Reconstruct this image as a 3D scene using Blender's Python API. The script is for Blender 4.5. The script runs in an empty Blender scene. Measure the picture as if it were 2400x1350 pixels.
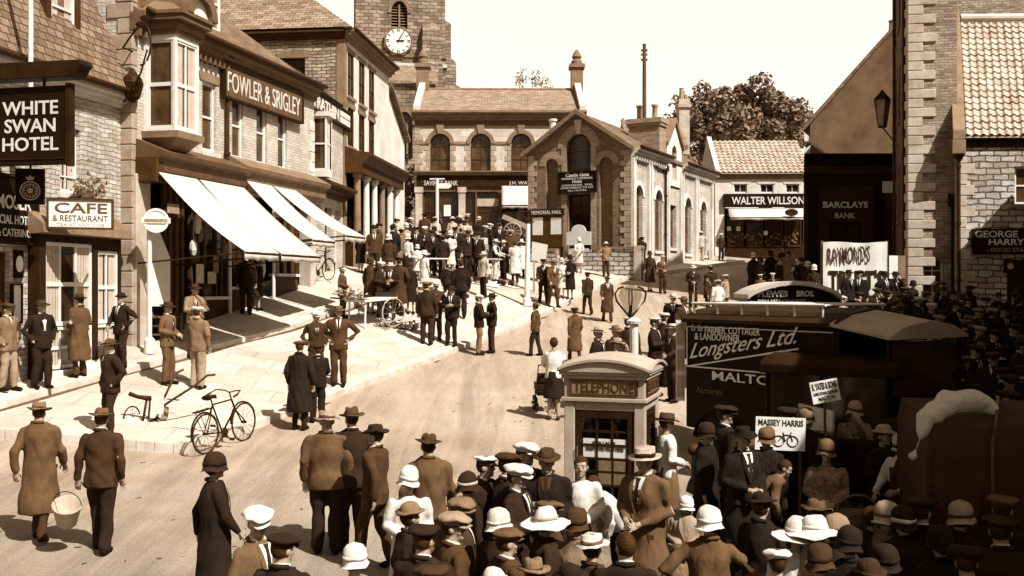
import bpy, bmesh, math, random
import numpy as np
from mathutils import Vector, Matrix, noise
R = random.Random(7)
S = bpy.context.scene
COL = S.collection
rad = math.radians

# ---------------------------------------------------------------- camera, sky, sun, exposure
CAMZ = 4.0
cd = bpy.data.cameras.new('camera'); cam = bpy.data.objects.new('camera', cd); COL.objects.link(cam)
cam.location = (0, 0, CAMZ); cam.rotation_euler = (rad(90), 0, 0)
cd.sensor_width = 36; cd.lens = 36; cd.clip_start = .1; cd.clip_end = 2000
S.camera = cam
SUN_EL, SUN_DX, SUN_DY = 50, .70, -.715          # where the sun stands, seen from the ground
sun_az = math.atan2(SUN_DX, SUN_DY)
w = bpy.data.worlds.new('World'); S.world = w; w.use_nodes = True
nt = w.node_tree; N = nt.nodes; L = nt.links
bg = N['Background']
sky = N.new('ShaderNodeTexSky'); sky.sky_type = 'NISHITA'; sky.sun_disc = False
sky.sun_elevation = rad(SUN_EL); sky.sun_rotation = sun_az; sky.dust_density = 3.0
bw = N.new('ShaderNodeRGBToBW'); L.new(sky.outputs[0], bw.inputs[0])
tint = N.new('ShaderNodeVectorMath'); tint.operation = 'SCALE'; tint.inputs[0].default_value = (1.2, .97, .70)
L.new(bw.outputs[0], tint.inputs['Scale'])
tc = N.new('ShaderNodeTexCoord'); sx = N.new('ShaderNodeSeparateXYZ'); L.new(tc.outputs['Generated'], sx.inputs[0])
mz = N.new('ShaderNodeMapRange'); mz.inputs[1].default_value = .26; mz.inputs[2].default_value = .46; mz.inputs[3].default_value = 1; mz.inputs[4].default_value = 0
L.new(sx.outputs['Z'], mz.inputs[0])
my = N.new('ShaderNodeMapRange'); my.inputs[1].default_value = .35; my.inputs[2].default_value = .8; L.new(sx.outputs['Y'], my.inputs[0])
mm = N.new('ShaderNodeMath'); mm.operation = 'MULTIPLY'; L.new(mz.outputs[0], mm.inputs[0]); L.new(my.outputs[0], mm.inputs[1])
hz = N.new('ShaderNodeVectorMath'); hz.operation = 'SCALE'; hz.inputs[0].default_value = (7.8, 7.45, 6.85); L.new(mm.outputs[0], hz.inputs['Scale'])
ad = N.new('ShaderNodeVectorMath'); ad.operation = 'ADD'; L.new(tint.outputs[0], ad.inputs[0]); L.new(hz.outputs[0], ad.inputs[1])
L.new(ad.outputs[0], bg.inputs['Color']); bg.inputs['Strength'].default_value = .06
sd = bpy.data.lights.new('sun', 'SUN'); sd.energy = 5.0; sd.angle = rad(.55); sd.color = (1, .985, .94)
so = bpy.data.objects.new('sun', sd); COL.objects.link(so); so.location = (20, -20, 40)
_d = Vector((-SUN_DX*math.cos(rad(SUN_EL)), -SUN_DY*math.cos(rad(SUN_EL)), -math.sin(rad(SUN_EL))))
so.rotation_euler = _d.to_track_quat('-Z', 'Y').to_euler()
S.view_settings.view_transform = 'Standard'; S.view_settings.look = 'None'
S.view_settings.exposure = .84; S.view_settings.gamma = 1
S.cycles.max_bounces = 6; S.cycles.diffuse_bounces = 3; S.cycles.glossy_bounces = 2

# ---------------------------------------------------------------- materials (an old sepia print: every pigment lies on one brown scale)
def sep(v, k=1.7):
    Y = min(1, max(.001, v*k))
    xs = [0, .036, .1, .232, .6, 1, 1.3]
    r = np.interp(Y, xs, [1.95, 1.86, 1.64, 1.42, 1.17, 1.03, 1.0])
    g = np.interp(Y, xs, [.79, .80, .855, .905, .972, 1.0, 1.0])
    b = np.interp(Y, xs, [.18, .23, .36, .53, .78, .93, .96])
    return (min(.95, v*r), min(.95, v*g), min(.95, v*b), 1)
MATS = {}
def nodes(m): m.use_nodes = True; return m.node_tree.nodes, m.node_tree.links, m.node_tree.nodes['Principled BSDF']
def ramp(N, a, b, p0=.3, p1=.7):
    r = N.new('ShaderNodeValToRGB'); e = r.color_ramp.elements
    e[0].position = p0; e[0].color = a; e[1].position = p1; e[1].color = b
    return r
def tex(N, L, scale, detail=6, rough=.6, coord='Object', stretch=None, dist=0):
    t = N.new('ShaderNodeTexCoord'); n = N.new('ShaderNodeTexNoise')
    n.inputs['Scale'].default_value = scale; n.inputs['Detail'].default_value = detail; n.inputs['Roughness'].default_value = rough
    n.inputs['Distortion'].default_value = dist
    if stretch:
        mp = N.new('ShaderNodeMapping'); mp.inputs['Scale'].default_value = stretch
        L.new(t.outputs[coord], mp.inputs[0]); L.new(mp.outputs[0], n.inputs[0])
    else: L.new(t.outputs[coord], n.inputs[0])
    return n
def mix(N, L, f, a, b, mode='MIX'):
    m = N.new('ShaderNodeMix'); m.data_type = 'RGBA'; m.blend_type = mode
    for s, x in ((m.inputs['Factor'], f), (m.inputs['A'], a), (m.inputs['B'], b)):
        if hasattr(x, 'links'): L.new(x, s)
        else: s.default_value = x
    return m.outputs['Result']
def bump(N, L, b, h, strength, dist=.02):
    n = N.new('ShaderNodeBump'); n.inputs['Strength'].default_value = strength; n.inputs['Distance'].default_value = dist
    L.new(h, n.inputs['Height']); L.new(n.outputs[0], b.inputs['Normal'])
def plain(name, v, rough=.75, var=.25, scale=6, bmp=.15, metal=0, stretch=None, coord='Object', fine=60):
    key = ('p', name, v, rough, var, scale, bmp)
    if key in MATS: return MATS[key]
    m = bpy.data.materials.new(name); N, L, b = nodes(m)
    n = tex(N, L, scale, 8, .65, stretch=stretch, coord=coord)
    r = ramp(N, sep(v*(1-var)), sep(v*(1+var*.8)), .32, .68); L.new(n.outputs[0], r.inputs[0])
    n2 = tex(N, L, fine, 3, .7, coord=coord); r2 = ramp(N, (.8, .79, .78, 1), (1.1, 1.1, 1.1, 1), .3, .7); L.new(n2.outputs[0], r2.inputs[0])
    L.new(mix(N, L, 1., r.outputs[0], r2.outputs[0], 'MULTIPLY'), b.inputs['Base Color'])
    b.inputs['Roughness'].default_value = rough; b.inputs['Metallic'].default_value = metal; b.inputs['Specular IOR Level'].default_value = .06 if v < .05 and rough > .35 else .25 if rough > .5 else .5
    if bmp: bump(N, L, b, n2.outputs[0], bmp)
    MATS[key] = m; return m
def masonry(name, v1, v2, vm, bw, bh, mortar=.012, bmp=.6, distort=0.0, stain=.35, rough=.9, squash=1.0, sc=1.6):
    key = ('m', name)
    if key in MATS: return MATS[key]
    m = bpy.data.materials.new(name); N, L, b = nodes(m)
    t = N.new('ShaderNodeTexCoord'); vec = t.outputs['UV']
    if distort:
        n = N.new('ShaderNodeTexNoise'); n.inputs['Scale'].default_value = 2.2; n.inputs['Detail'].default_value = 3; L.new(vec, n.inputs[0])
        s1 = N.new('ShaderNodeVectorMath'); s1.operation = 'SUBTRACT'; s1.inputs[1].default_value = (.5, .5, .5); L.new(n.outputs['Color'], s1.inputs[0])
        s2 = N.new('ShaderNodeVectorMath'); s2.operation = 'SCALE'; s2.inputs['Scale'].default_value = distort; L.new(s1.outputs[0], s2.inputs[0])
        s3 = N.new('ShaderNodeVectorMath'); s3.operation = 'ADD'; L.new(vec, s3.inputs[0]); L.new(s2.outputs[0], s3.inputs[1]); vec = s3.outputs[0]
    k = N.new('ShaderNodeTexBrick'); k.offset = .5; k.squash = squash; k.squash_frequency = 3
    L.new(vec, k.inputs['Vector'])
    k.inputs['Color1'].default_value = sep(v1); k.inputs['Color2'].default_value = sep(v2); k.inputs['Mortar'].default_value = sep(vm)
    k.inputs['Scale'].default_value = 1; k.inputs['Mortar Size'].default_value = mortar; k.inputs['Mortar Smooth'].default_value = .3
    k.inputs['Brick Width'].default_value = bw; k.inputs['Row Height'].default_value = bh; k.inputs['Bias'].default_value = 0
    n = tex(N, L, sc, 9, .7); r = ramp(N, (1-stain, 1-stain*1.06, 1-stain*1.12, 1), (1.12, 1.12, 1.12, 1), .3, .66); L.new(n.outputs[0], r.inputs[0])
    n2 = tex(N, L, 26, 4, .7); r2 = ramp(N, (.72, .70, .68, 1), (1.15, 1.15, 1.15, 1), .3, .7); L.new(n2.outputs[0], r2.inputs[0])
    c = mix(N, L, 1., k.outputs['Color'], r.outputs[0], 'MULTIPLY'); c = mix(N, L, 1., c, r2.outputs[0], 'MULTIPLY')
    L.new(c, b.inputs['Base Color']); b.inputs['Roughness'].default_value = rough
    a1 = N.new('ShaderNodeMath'); a1.operation = 'MULTIPLY_ADD'; a1.inputs[1].default_value = -1.0; L.new(k.outputs['Fac'], a1.inputs[0]); L.new(n2.outputs[0], a1.inputs[2])
    bump(N, L, b, a1.outputs[0], bmp, .03)
    MATS[key] = m; return m
def glass(v=.03, rough=.12):
    key = ('g', v, rough)
    if key in MATS: return MATS[key]
    m = bpy.data.materials.new('window_glass'); N, L, b = nodes(m)
    n = tex(N, L, 1.3, 3, .6); r = ramp(N, sep(v*.5), sep(v*2), .35, .7); L.new(n.outputs[0], r.inputs[0]); L.new(r.outputs[0], b.inputs['Base Color'])
    b.inputs['Roughness'].default_value = rough; b.inputs['Specular IOR Level'].default_value = .5
    n3 = tex(N, L, 3, 2); bump(N, L, b, n3.outputs[0], .06, .02)
    MATS[key] = m; return m
def cloth(v, rough=.92):
    v = round(v*float(np.interp(v, [0, .03, .07, .12, .2, .45, .7], [.42, .42, .55, .85, 1, .95, .74])), 4); key = ('c', v)
    if key in MATS: return MATS[key]
    m = bpy.data.materials.new('cloth'); N, L, b = nodes(m)
    n = tex(N, L, 5, 6, .65, stretch=(1, 1, .7)); r = ramp(N, sep(v*.72), sep(min(.8, v*1.2)), .32, .68); L.new(n.outputs[0], r.inputs[0])
    L.new(r.outputs[0], b.inputs['Base Color']); b.inputs['Roughness'].default_value = rough; b.inputs['Specular IOR Level'].default_value = .2
    n2 = tex(N, L, 11, 4, .6, stretch=(1, 1, .35), dist=.8); bump(N, L, b, n2.outputs[0], .5, .03)
    MATS[key] = m; return m

# ---------------------------------------------------------------- mesh builder
ORG = {}
class Fr:                                           # a facade's frame: u along it (left to right seen from outside), n outwards, z up
    def __init__(s, o, d):
        s.o = Vector(o); s.u = Vector((d[0], d[1], 0)).normalized(); s.z = Vector((0, 0, 1)); s.n = s.u.cross(s.z)
    def P(s, u, n, z): return s.o + s.u*u + s.n*n + s.z*z
    def side(s, u, n=0):                            # frame of the right-hand end wall, at u, running back
        return Fr(s.P(u, n, 0), -s.n)
    def lside(s, depth):                            # frame of the left-hand end wall, running from the back to the front
        return Fr(s.P(0, -depth, 0), s.n)
W = Fr((0, 0, 0), (1, 0))
class MB:
    def __init__(s): s.v = []; s.f = []; s.m = []
    def add(s, pts, m=0):
        i = len(s.v); s.v += [Vector(p) for p in pts]; s.f.append(list(range(i, i+len(pts)))); s.m.append(m)
    def mesh(s, V, F, m=0):
        i = len(s.v); s.v += [Vector(p) for p in V]
        for f in F: s.f.append([i+k for k in f]); s.m.append(m)
    def box(s, F, u0, u1, n0, n1, z0, z1, m=0):
        p = [F.P(u, n, z) for z in (z0, z1) for n in (n0, n1) for u in (u0, u1)]
        s.mesh(p, [(0, 1, 3, 2), (4, 6, 7, 5), (0, 4, 5, 1), (2, 3, 7, 6), (0, 2, 6, 4), (1, 5, 7, 3)] if (n1 < n0) else
                  [(0, 2, 3, 1), (4, 5, 7, 6), (0, 1, 5, 4), (2, 6, 7, 3), (0, 4, 6, 2), (1, 3, 7, 5)], m)
    def prism(s, A, B, m=0, caps=True):             # two polygons joined
        n = len(A); s.mesh(list(A)+list(B), [(i, (i+1) % n, n+(i+1) % n, n+i) for i in range(n)]+([tuple(range(n-1, -1, -1)), tuple(range(n, 2*n))] if caps else []), m)
    def extr(s, F, prof, u0, u1, m=0):              # profile of (n, z) swept along u
        s.prism([F.P(u0, a, b) for a, b in prof], [F.P(u1, a, b) for a, b in prof], m)
    def plate(s, F, prof, n0, n1, m=0):             # polygon of (u, z) given a thickness along n
        s.prism([F.P(a, n0, b) for a, b in prof], [F.P(a, n1, b) for a, b in prof], m)
    def tube(s, path, r, k=8, m=0, caps=True):
        path = [Vector(p) for p in path]; rs = r if isinstance(r, (list, tuple)) else [r]*len(path)
        V = []; ref = Vector((.31, .17, .93))
        for i, p in enumerate(path):
            t = (path[min(i+1, len(path)-1)]-path[max(i-1, 0)]).normalized()
            a = t.cross(ref if abs(t.dot(ref)) < .95 else Vector((1, 0, 0))).normalized(); b = t.cross(a)
            V += [p+(a*math.cos(2*math.pi*j/k)+b*math.sin(2*math.pi*j/k))*rs[i] for j in range(k)]
        n = len(path); Fc = [(i*k+j, i*k+(j+1) % k, (i+1)*k+(j+1) % k, (i+1)*k+j) for i in range(n-1) for j in range(k)]
        if caps: Fc += [tuple(range(k-1, -1, -1)), tuple((n-1)*k+j for j in range(k))]
        s.mesh(V, Fc, m)
    def lathe(s, c, prof, k=20, m=0, sx=1, sy=1, close=False):
        c = Vector(c); V = []; n = len(prof)
        for r, z in prof: V += [c+Vector((r*sx*math.cos(2*math.pi*j/k), r*sy*math.sin(2*math.pi*j/k), z)) for j in range(k)]
        Fc = [(i*k+j, i*k+(j+1) % k, (i+1)*k+(j+1) % k, (i+1)*k+j) for i in range(n-1) for j in range(k)]
        if close: Fc += [((n-1)*k+j, (n-1)*k+(j+1) % k, (j+1) % k, j) for j in range(k)]
        else: Fc += [tuple(range(k-1, -1, -1)), tuple((n-1)*k+j for j in range(k))]
        s.mesh(V, Fc, m)
    def ball(s, c, r, k=10, m=0):
        rx, ry, rz = r if isinstance(r, (tuple, list)) else (r, r, r)
        s.lathe(c, [(math.sin(math.pi*i/k)*1.0 if 0 < i < k else 1e-4, -rz*math.cos(math.pi*i/k)) for i in range(k+1)], k*2, m, rx, ry)
    def build(s, name, mat, parent=None, smooth=False, base=None, bevel=0):
        me = bpy.data.meshes.new(name)
        off = ORG[parent] if parent is not None else Vector(base) if base is not None else Vector((0, 0, 0))
        me.from_pydata([v-off for v in s.v], [], s.f)
        for m in (mat if isinstance(mat, (list, tuple)) else [mat]): me.materials.append(m)
        me.polygons.foreach_set('material_index', s.m); me.update()
        uv = me.uv_layers.new(name='uv'); Z = Vector((0, 0, 1)); X = Vector((1, 0, 0))
        dat = np.zeros(len(me.loops)*2)
        for p in me.polygons:
            n = p.normal
            if abs(n.z) > .97: t, bt = X, Vector((0, 1, 0))
            else: t = Z.cross(n).normalized(); bt = n.cross(t)
            for li in p.loop_indices:
                q = me.vertices[me.loops[li].vertex_index].co+off
                dat[2*li] = q.dot(t); dat[2*li+1] = q.dot(bt)
        uv.data.foreach_set('uv', dat)
        if smooth: me.polygons.foreach_set('use_smooth', [True]*len(me.polygons))
        o = bpy.data.objects.new(name, me); COL.objects.link(o)
        if parent is not None: o.parent = parent; ORG[o] = ORG[parent]
        else: o.location = off; ORG[o] = off
        if bevel:
            bv = o.modifiers.new('bevel', 'BEVEL'); bv.width = bevel; bv.segments = 2; bv.limit_method = 'ANGLE'
        return o
def tag(o, label, cat, group=None, kind=None):
    if kind: o['kind'] = kind
    if label: o['label'] = label
    if cat: o['category'] = cat
    if group: o['group'] = group
    return o
def thing(name, loc, label, cat, group=None):
    o = bpy.data.objects.new(name, None); COL.objects.link(o); o.location = loc; o.empty_display_size = .2
    ORG[o] = Vector(loc); return tag(o, label, cat, group)
def struct(o): o['kind'] = 'structure'; return o
def px(x, y, d): return Vector(((x-1200)/2400*d, d, CAMZ+(675-y)/2400*d))

# writing: built-in sans letters as raised metal or paint on a sign
def lettering(txt, F, u0, u1, z0, z1, n, mat, parent, name='lettering', bold=.0, shear=0, depth=.008, slope=0, fit=True):
    cu = bpy.data.curves.new(name, 'FONT'); cu.body = txt; cu.extrude = .02; cu.offset = bold; cu.shear = shear; cu.resolution_u = 3
    o = bpy.data.objects.new(name, cu); COL.objects.link(o)
    dg = bpy.context.evaluated_depsgraph_get(); me = o.evaluated_get(dg).to_mesh()
    co = np.array([v.co[:] for v in me.vertices]); fs = [list(p.vertices) for p in me.polygons]
    o.evaluated_get(dg).to_mesh_clear(); bpy.data.objects.remove(o)
    lo, hi = co.min(0), co.max(0); su = (u1-u0)/(hi[0]-lo[0]); sz = (z1-z0)/(hi[1]-lo[1])
    mb = MB(); mb.mesh([F.P(u0+(c[0]-lo[0])*su, n+(c[2]-lo[2])/(hi[2]-lo[2])*depth, z0+(c[1]-lo[1])*sz+slope*(c[0]-lo[0])*su) for c in co], fs)
    return mb.build(name, mat, parent)

# ---------------------------------------------------------------- facade pieces
def wall(mb, F, u0, u1, z0, z1, ops=(), reveal=.16, m=0, n=0):
    us = sorted({u0, u1, *[o[0] for o in ops], *[o[1] for o in ops]}); zs = {z0, z1}
    for o in ops:
        zs |= {o[2], o[3]}
        if len(o) > 4 and o[4]: zs.add(o[3]-(o[1]-o[0])/2*o[4])
    zs = sorted(zs)
    for a, b in zip(us, us[1:]):
        for c, d in zip(zs, zs[1:]):
            um, zm = (a+b)/2, (c+d)/2
            if any(o[0] < um < o[1] and o[2] < zm < o[3] for o in ops): continue
            mb.add([F.P(a, n, c), F.P(b, n, c), F.P(b, n, d), F.P(a, n, d)], m)
    for o in ops:
        a, b, c, d = o[:4]; h = (o[4]*(b-a)/2) if len(o) > 4 and o[4] else 0; r = -reveal+n; s = d-h
        mb.add([F.P(a, n, c), F.P(a, n, s), F.P(a, r, s), F.P(a, r, c)], m); mb.add([F.P(b, n, s), F.P(b, n, c), F.P(b, r, c), F.P(b, r, s)], m)
        mb.add([F.P(a, n, c), F.P(a, r, c), F.P(b, r, c), F.P(b, n, c)], m)
        if h:
            K = 12; arc = [((a+b)/2-(b-a)/2*math.cos(math.pi*i/K), s+h*math.sin(math.pi*i/K)) for i in range(K+1)]
            for i in range(K):
                (p, q), (p2, q2) = arc[i], arc[i+1]; cu = a if i < K/2 else b
                mb.add([F.P(cu, n, d), F.P(p, n, q), F.P(p2, n, q2)], m)
                mb.add([F.P(p, n, q), F.P(p, r, q), F.P(p2, r, q2), F.P(p2, n, q2)], m)
        else: mb.add([F.P(a, n, d), F.P(b, n, d), F.P(b, r, d), F.P(a, r, d)], m)
def arcpts(a, b, c, d, h, K=12):
    s = d-h
    return [(a, c), (b, c)]+([((a+b)/2+(b-a)/2*math.cos(math.pi*i/K), s+h*math.sin(math.pi*i/K)) for i in range(K+1)] if h else [(b, d), (a, d)])
def window(F, op, parent, fm, gm, cols=1, rows=2, n=-.16, fw=.06, bar=.03, sill=None, curtain=None, name='window', head=None, headh=.2):
    a, b, c, d = op[:4]; h = (op[4]*(b-a)/2) if len(op) > 4 and op[4] else 0; s = d-h
    fr = MB()
    fr.box(F, a, a+fw, n, n+.06, c, s); fr.box(F, b-fw, b, n, n+.06, c, s); fr.box(F, a+fw, b-fw, n, n+.06, c, c+fw*1.2)
    if h:
        K = 12; o = [((a+b)/2-(b-a)/2*math.cos(math.pi*i/K), s+h*math.sin(math.pi*i/K)) for i in range(K+1)]
        q = [((a+b)/2-((b-a)/2-fw)*math.cos(math.pi*i/K), s+(h-fw)*math.sin(math.pi*i/K)) for i in range(K+1)]
        for i in range(K): fr.plate(F, [o[i], o[i+1], q[i+1], q[i]], n, n+.06)
    else: fr.box(F, a+fw, b-fw, n, n+.06, d-fw, d)
    for i in range(1, cols): u = a+(b-a)*i/cols; fr.box(F, u-bar/2, u+bar/2, n, n+.045, c+fw*1.2, (d-fw) if not h else s+h*.8)
    for j in range(1, rows):
        z = c+(s-c)*j/rows if not h else c+(d-c)*j/rows; t = bar*(1.7 if rows % 2 == 0 and j == rows//2 else 1)
        fr.box(F, a+fw, b-fw, n, n+.05, z-t/2, z+t/2)
    fo = fr.build(name, fm, parent)
    g = MB(); g.plate(F, arcpts(a+.01, b-.01, c+.01, d-.01, h-.01 if h else 0), n-.012, n+.012); g.build('pane', gm, fo)
    if sill:
        sb = MB(); sb.box(F, a-.1, b+.1, n+.1, .09, c-.13, c-.005); sb.build('sill', sill, fo, bevel=.01)
    if head:
        hb = MB(); hb.plate(F, [(a-.12, d+.004), (b+.12, d+.004), (b+.2, d+headh), (a-.2, d+headh)], -.02, .03); hb.build('lintel', head, fo)
    if curtain:
        cb = MB()
        for (x0, x1) in ((a+fw, a+(b-a)*.36), (b-(b-a)*.36, b-fw)):
            K = 14; zt, zb = d-fw, c+fw*1.2; P = []
            for i in range(K+1): u = x0+(x1-x0)*i/K; P.append((u, n+.018+.008*math.sin(i*2.4)))
            for i in range(K): cb.add([F.P(P[i][0], P[i][1], zb), F.P(P[i+1][0], P[i+1][1], zb), F.P(P[i+1][0], P[i+1][1], zt), F.P(P[i][0], P[i][1], zt)])
        cb.build('curtain', curtain, fo)
    return fo
def quoins(mb, F, u, z0, z1, w1=.5, w2=.32, h=.3, side=1, n=.03, ret=None, m=0, gap=.02, first=0):
    z = z0; i = first
    while z < z1-.05:
        w_ = w1 if i % 2 == 0 else w2; zt = min(z+h-gap, z1); j = R.uniform(-.015, .015)
        a, b = (u, u+w_*side+j) if side > 0 else (u+w_*side+j, u)
        mb.box(F, a-(0 if side > 0 else 0), b, -.25, n+R.uniform(0, .006), z, zt, m)
        z += h; i += 1
def chimney(parent, F, u0, u1, n0, n1, z0, z1, mat, potm, pots=2, name='chimney'):
    mb = MB(); mb.box(F, u0, u1, n0, n1, z0, z1); s = 1 if n1 > n0 else -1
    mb.box(F, u0-.07, u1+.07, n0-.07*s, n1+.07*s, z1-.3, z1-.16); mb.box(F, u0-.11, u1+.11, n0-.11*s, n1+.11*s, z1-.16, z1+.05)
    c = mb.build(name, mat, parent)
    for i in range(pots):
        p = F.P(u0+(u1-u0)*(i+.5)/pots, (n0+n1)/2, z1+.05)
        q = MB(); q.lathe(p, [(.16, 0), (.13, .1), (.12, .55), (.16, .6), (.16, .68), (.1, .68), (.1, .3)], 14); q.build('chimney_pot', potm, c, smooth=True)
    return c

def _uat(s, x, n=0):
    k = (x-1200)/2400; o = s.o+s.n*n
    return (k*o.y-o.x)/(s.u.x-k*s.u.y)
def _zat(s, u, y, n=0): return CAMZ+(675-y)/2400*(s.o.y+s.u.y*u+s.n.y*n)
def _rect(s, x0, x1, y0, y1, n=0):                  # (x0,y0) top-left, (x1,y1) bottom-right in the survey sheet -> u0,u1,z0,z1
    a, b = s.at(x0, n), s.at(x1, n); m = (a+b)/2
    return a, b, s.zt(m, y1, n), s.zt(m, y0, n)
Fr.at = _uat; Fr.zt = _zat; Fr.rect = _rect

# ---------------------------------------------------------------- the lie of the land: the market place climbs away and up to the left
_ys = np.linspace(-60, 400, 2301)
def smooth(xs, ys, k=1.6):
    f = np.interp(_ys, xs, ys); g = np.exp(-.5*(np.arange(-40, 41)*.2/k)**2); g /= g.sum()
    return np.convolve(np.pad(f, 40, 'edge'), g, 'valid')
_zr = smooth([-60, 0, 12.5, 19, 22.4, 25, 29.5, 33, 36, 40, 44, 50, 62, 100, 200, 400], [-1.5, .05, .80, 1.28, 1.62, 1.85, 2.25, 2.75, 3.25, 4.0, 4.5, 5.0, 5.75, 7.2, 9, 9])
_zf = smooth([-60, 0, 14, 18, 20.5, 24, 33, 36.3, 42, 52, 62, 100, 200, 400], [-1.3, .1, 1.0, 1.55, 2.1, 2.65, 4.1, 4.65, 5.4, 6.2, 7.4, 9, 9.5, 9.5])
_fx = np.interp(_ys, [-60, 4, 18, 23, 32, 36.5, 43.2, 52, 400], [-18, -12.95, -9.87, -8.77, -6.38, -6.0, -5.2, -4.9, -4.9])
_kc = smooth([-60, 17, 17.9, 18.8, 20.7, 25, 29.3, 34.8, 40, 44, 47, 56, 62, 400], [-6.5, -6.5, -5.6, -4.95, -4.35, -2.8, -1.28, 1.16, 3.4, 5.6, 8.2, 12.9, 15, 100], .6)
_kl = np.interp(_ys, [-60, 14, 18.5, 22, 27, 32, 400], [-14, -11.2, -9.3, -7.75, -5.8, -4.3, -4.2])
FRONT = 17.7
def I(t, y): return float(np.interp(y, _ys, t))
def gb(x, y):
    k = I(_kc, y); f = I(_fx, y)
    if x >= k: return I(_zr, y)
    t = min(1, (k-x)/max(.1, k-f)); return I(_zr, y)*(1-t)+I(_zf, y)*t
def gz(x, y):
    z = gb(x, y)
    if y > FRONT and x < I(_kc, y): z += .14
    if y > FRONT-3 and x < I(_kl, y) and y < 33: z += .12 if y > FRONT else .26
    return z
def sheet(name, xs_of_y, ys, dz, mat, skirt=.25, parts=10):
    mb = MB(); rows = []
    for y in ys:
        a, b = xs_of_y(y); rows.append([Vector((a+(b-a)*i/parts, y, gb(a+(b-a)*i/parts, y)+dz)) for i in range(parts+1)])
    for r, q in zip(rows, rows[1:]):
        for i in range(parts): mb.add([r[i], r[i+1], q[i+1], q[i]])
    D = Vector((0, 0, skirt))
    for r, q in zip(rows, rows[1:]): mb.add([r[-1]-D, q[-1]-D, q[-1], r[-1]])
    r = rows[0]
    for i in range(parts): mb.add([r[i]-D, r[i+1]-D, r[i+1], r[i]])
    return struct(mb.build(name, mat, smooth=False))

def road_material():
    m = bpy.data.materials.new('road_surface'); N, L, b = nodes(m)
    a = tex(N, L, .5, 10, .62); r = ramp(N, sep(.24), sep(.33), .3, .7); L.new(a.outputs[0], r.inputs[0])
    s = tex(N, L, 1.0, 8, .7, stretch=(2.2, .16, 1), dist=.5); r2 = ramp(N, (.72, .69, .65, 1), (1.05, 1.05, 1.05, 1), .36, .6); L.new(s.outputs[0], r2.inputs[0])
    f = tex(N, L, 38, 5, .75); r3 = ramp(N, (.58, .55, .52, 1), (1.22, 1.22, 1.22, 1), .3, .7); L.new(f.outputs[0], r3.inputs[0])
    c = mix(N, L, 1, r.outputs[0], r2.outputs[0], 'MULTIPLY'); c = mix(N, L, 1, c, r3.outputs[0], 'MULTIPLY')
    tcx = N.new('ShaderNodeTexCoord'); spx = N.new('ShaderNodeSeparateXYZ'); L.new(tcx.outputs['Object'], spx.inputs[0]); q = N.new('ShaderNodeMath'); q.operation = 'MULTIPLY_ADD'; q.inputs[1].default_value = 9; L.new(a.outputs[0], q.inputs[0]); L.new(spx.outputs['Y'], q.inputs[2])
    r4 = N.new('ShaderNodeMapRange'); r4.inputs[1].default_value = 12; r4.inputs[2].default_value = 23; r4.inputs[3].default_value = .42; r4.inputs[4].default_value = 1; L.new(q.outputs[0], r4.inputs[0]); c = mix(N, L, 1, c, r4.outputs[0], 'MULTIPLY')      # road colour falls darker towards the near end
    L.new(c, b.inputs['Base Color']); b.inputs['Roughness'].default_value = .93; bump(N, L, b, f.outputs[0], .5, .02); return m
def paving_material(v, name, bw=.9, bh=.65):
    m = masonry(name, v*.86, v*1.06, v*.48, bw, bh, .010, .35, .07, .26, .9, sc=.55); return m
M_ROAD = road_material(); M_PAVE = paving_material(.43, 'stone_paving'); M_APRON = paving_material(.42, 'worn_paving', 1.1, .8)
M_KERB = plain('kerb_stone', .42, .9, .25, 3, .3)
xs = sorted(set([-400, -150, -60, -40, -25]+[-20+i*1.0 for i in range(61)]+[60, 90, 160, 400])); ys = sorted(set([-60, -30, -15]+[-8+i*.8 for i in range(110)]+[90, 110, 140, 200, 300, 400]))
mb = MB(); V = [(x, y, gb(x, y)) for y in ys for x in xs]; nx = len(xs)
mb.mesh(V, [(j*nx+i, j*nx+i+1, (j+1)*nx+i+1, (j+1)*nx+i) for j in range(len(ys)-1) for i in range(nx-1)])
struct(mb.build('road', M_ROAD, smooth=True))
yy = [FRONT+i*.45 for i in range(85)]
sheet('market_paving', lambda y: (I(_fx, y)-2, I(_kc, y)-.26), yy, .14, M_APRON, parts=14)
sheet('kerb', lambda y: (I(_kc, y)-.27, I(_kc, y)), yy, .152, M_KERB, parts=1)
yl = [14+i*.45 for i in range(42)]
sheet('pavement', lambda y: (I(_fx, y)-2, I(_kl, y)-.22), yl, .26, M_PAVE, parts=5)
M_DIRT = plain('gutter_dirt', .06, .95, .5, 2.5, .3)
sheet('gutter', lambda y: (I(_kc, y)-.005, I(_kc, y)+.10+.04*math.sin(y*1.3)), yy, .006, M_DIRT, skirt=.02, parts=1)
sheet('pavement_gutter', lambda y: (I(_kl, y)-.005, I(_kl, y)+.09+.03*math.sin(y*1.7)), yl[9:], .146, M_DIRT, skirt=.01, parts=1)
sheet('pavement_kerb', lambda y: (I(_kl, y)-.23, I(_kl, y)), yl, .272, M_KERB, parts=1)
mb = MB()
for i in range(12):
    x0, x1 = -9.3+i*.32, -9.3+(i+1)*.32-.012
    mb.prism([(x0, FRONT-.2, gb(x0, FRONT)-.2), (x1, FRONT-.2, gb(x1, FRONT)-.2), (x1, FRONT, gb(x1, FRONT)-.2), (x0, FRONT, gb(x0, FRONT)-.2)],
             [(x0, FRONT-.2, gb(x0, FRONT)+.148), (x1, FRONT-.2, gb(x1, FRONT)+.148), (x1, FRONT, gb(x1, FRONT)+.148), (x0, FRONT, gb(x0, FRONT)+.148)])
struct(mb.build('front_kerb', M_KERB))

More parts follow.
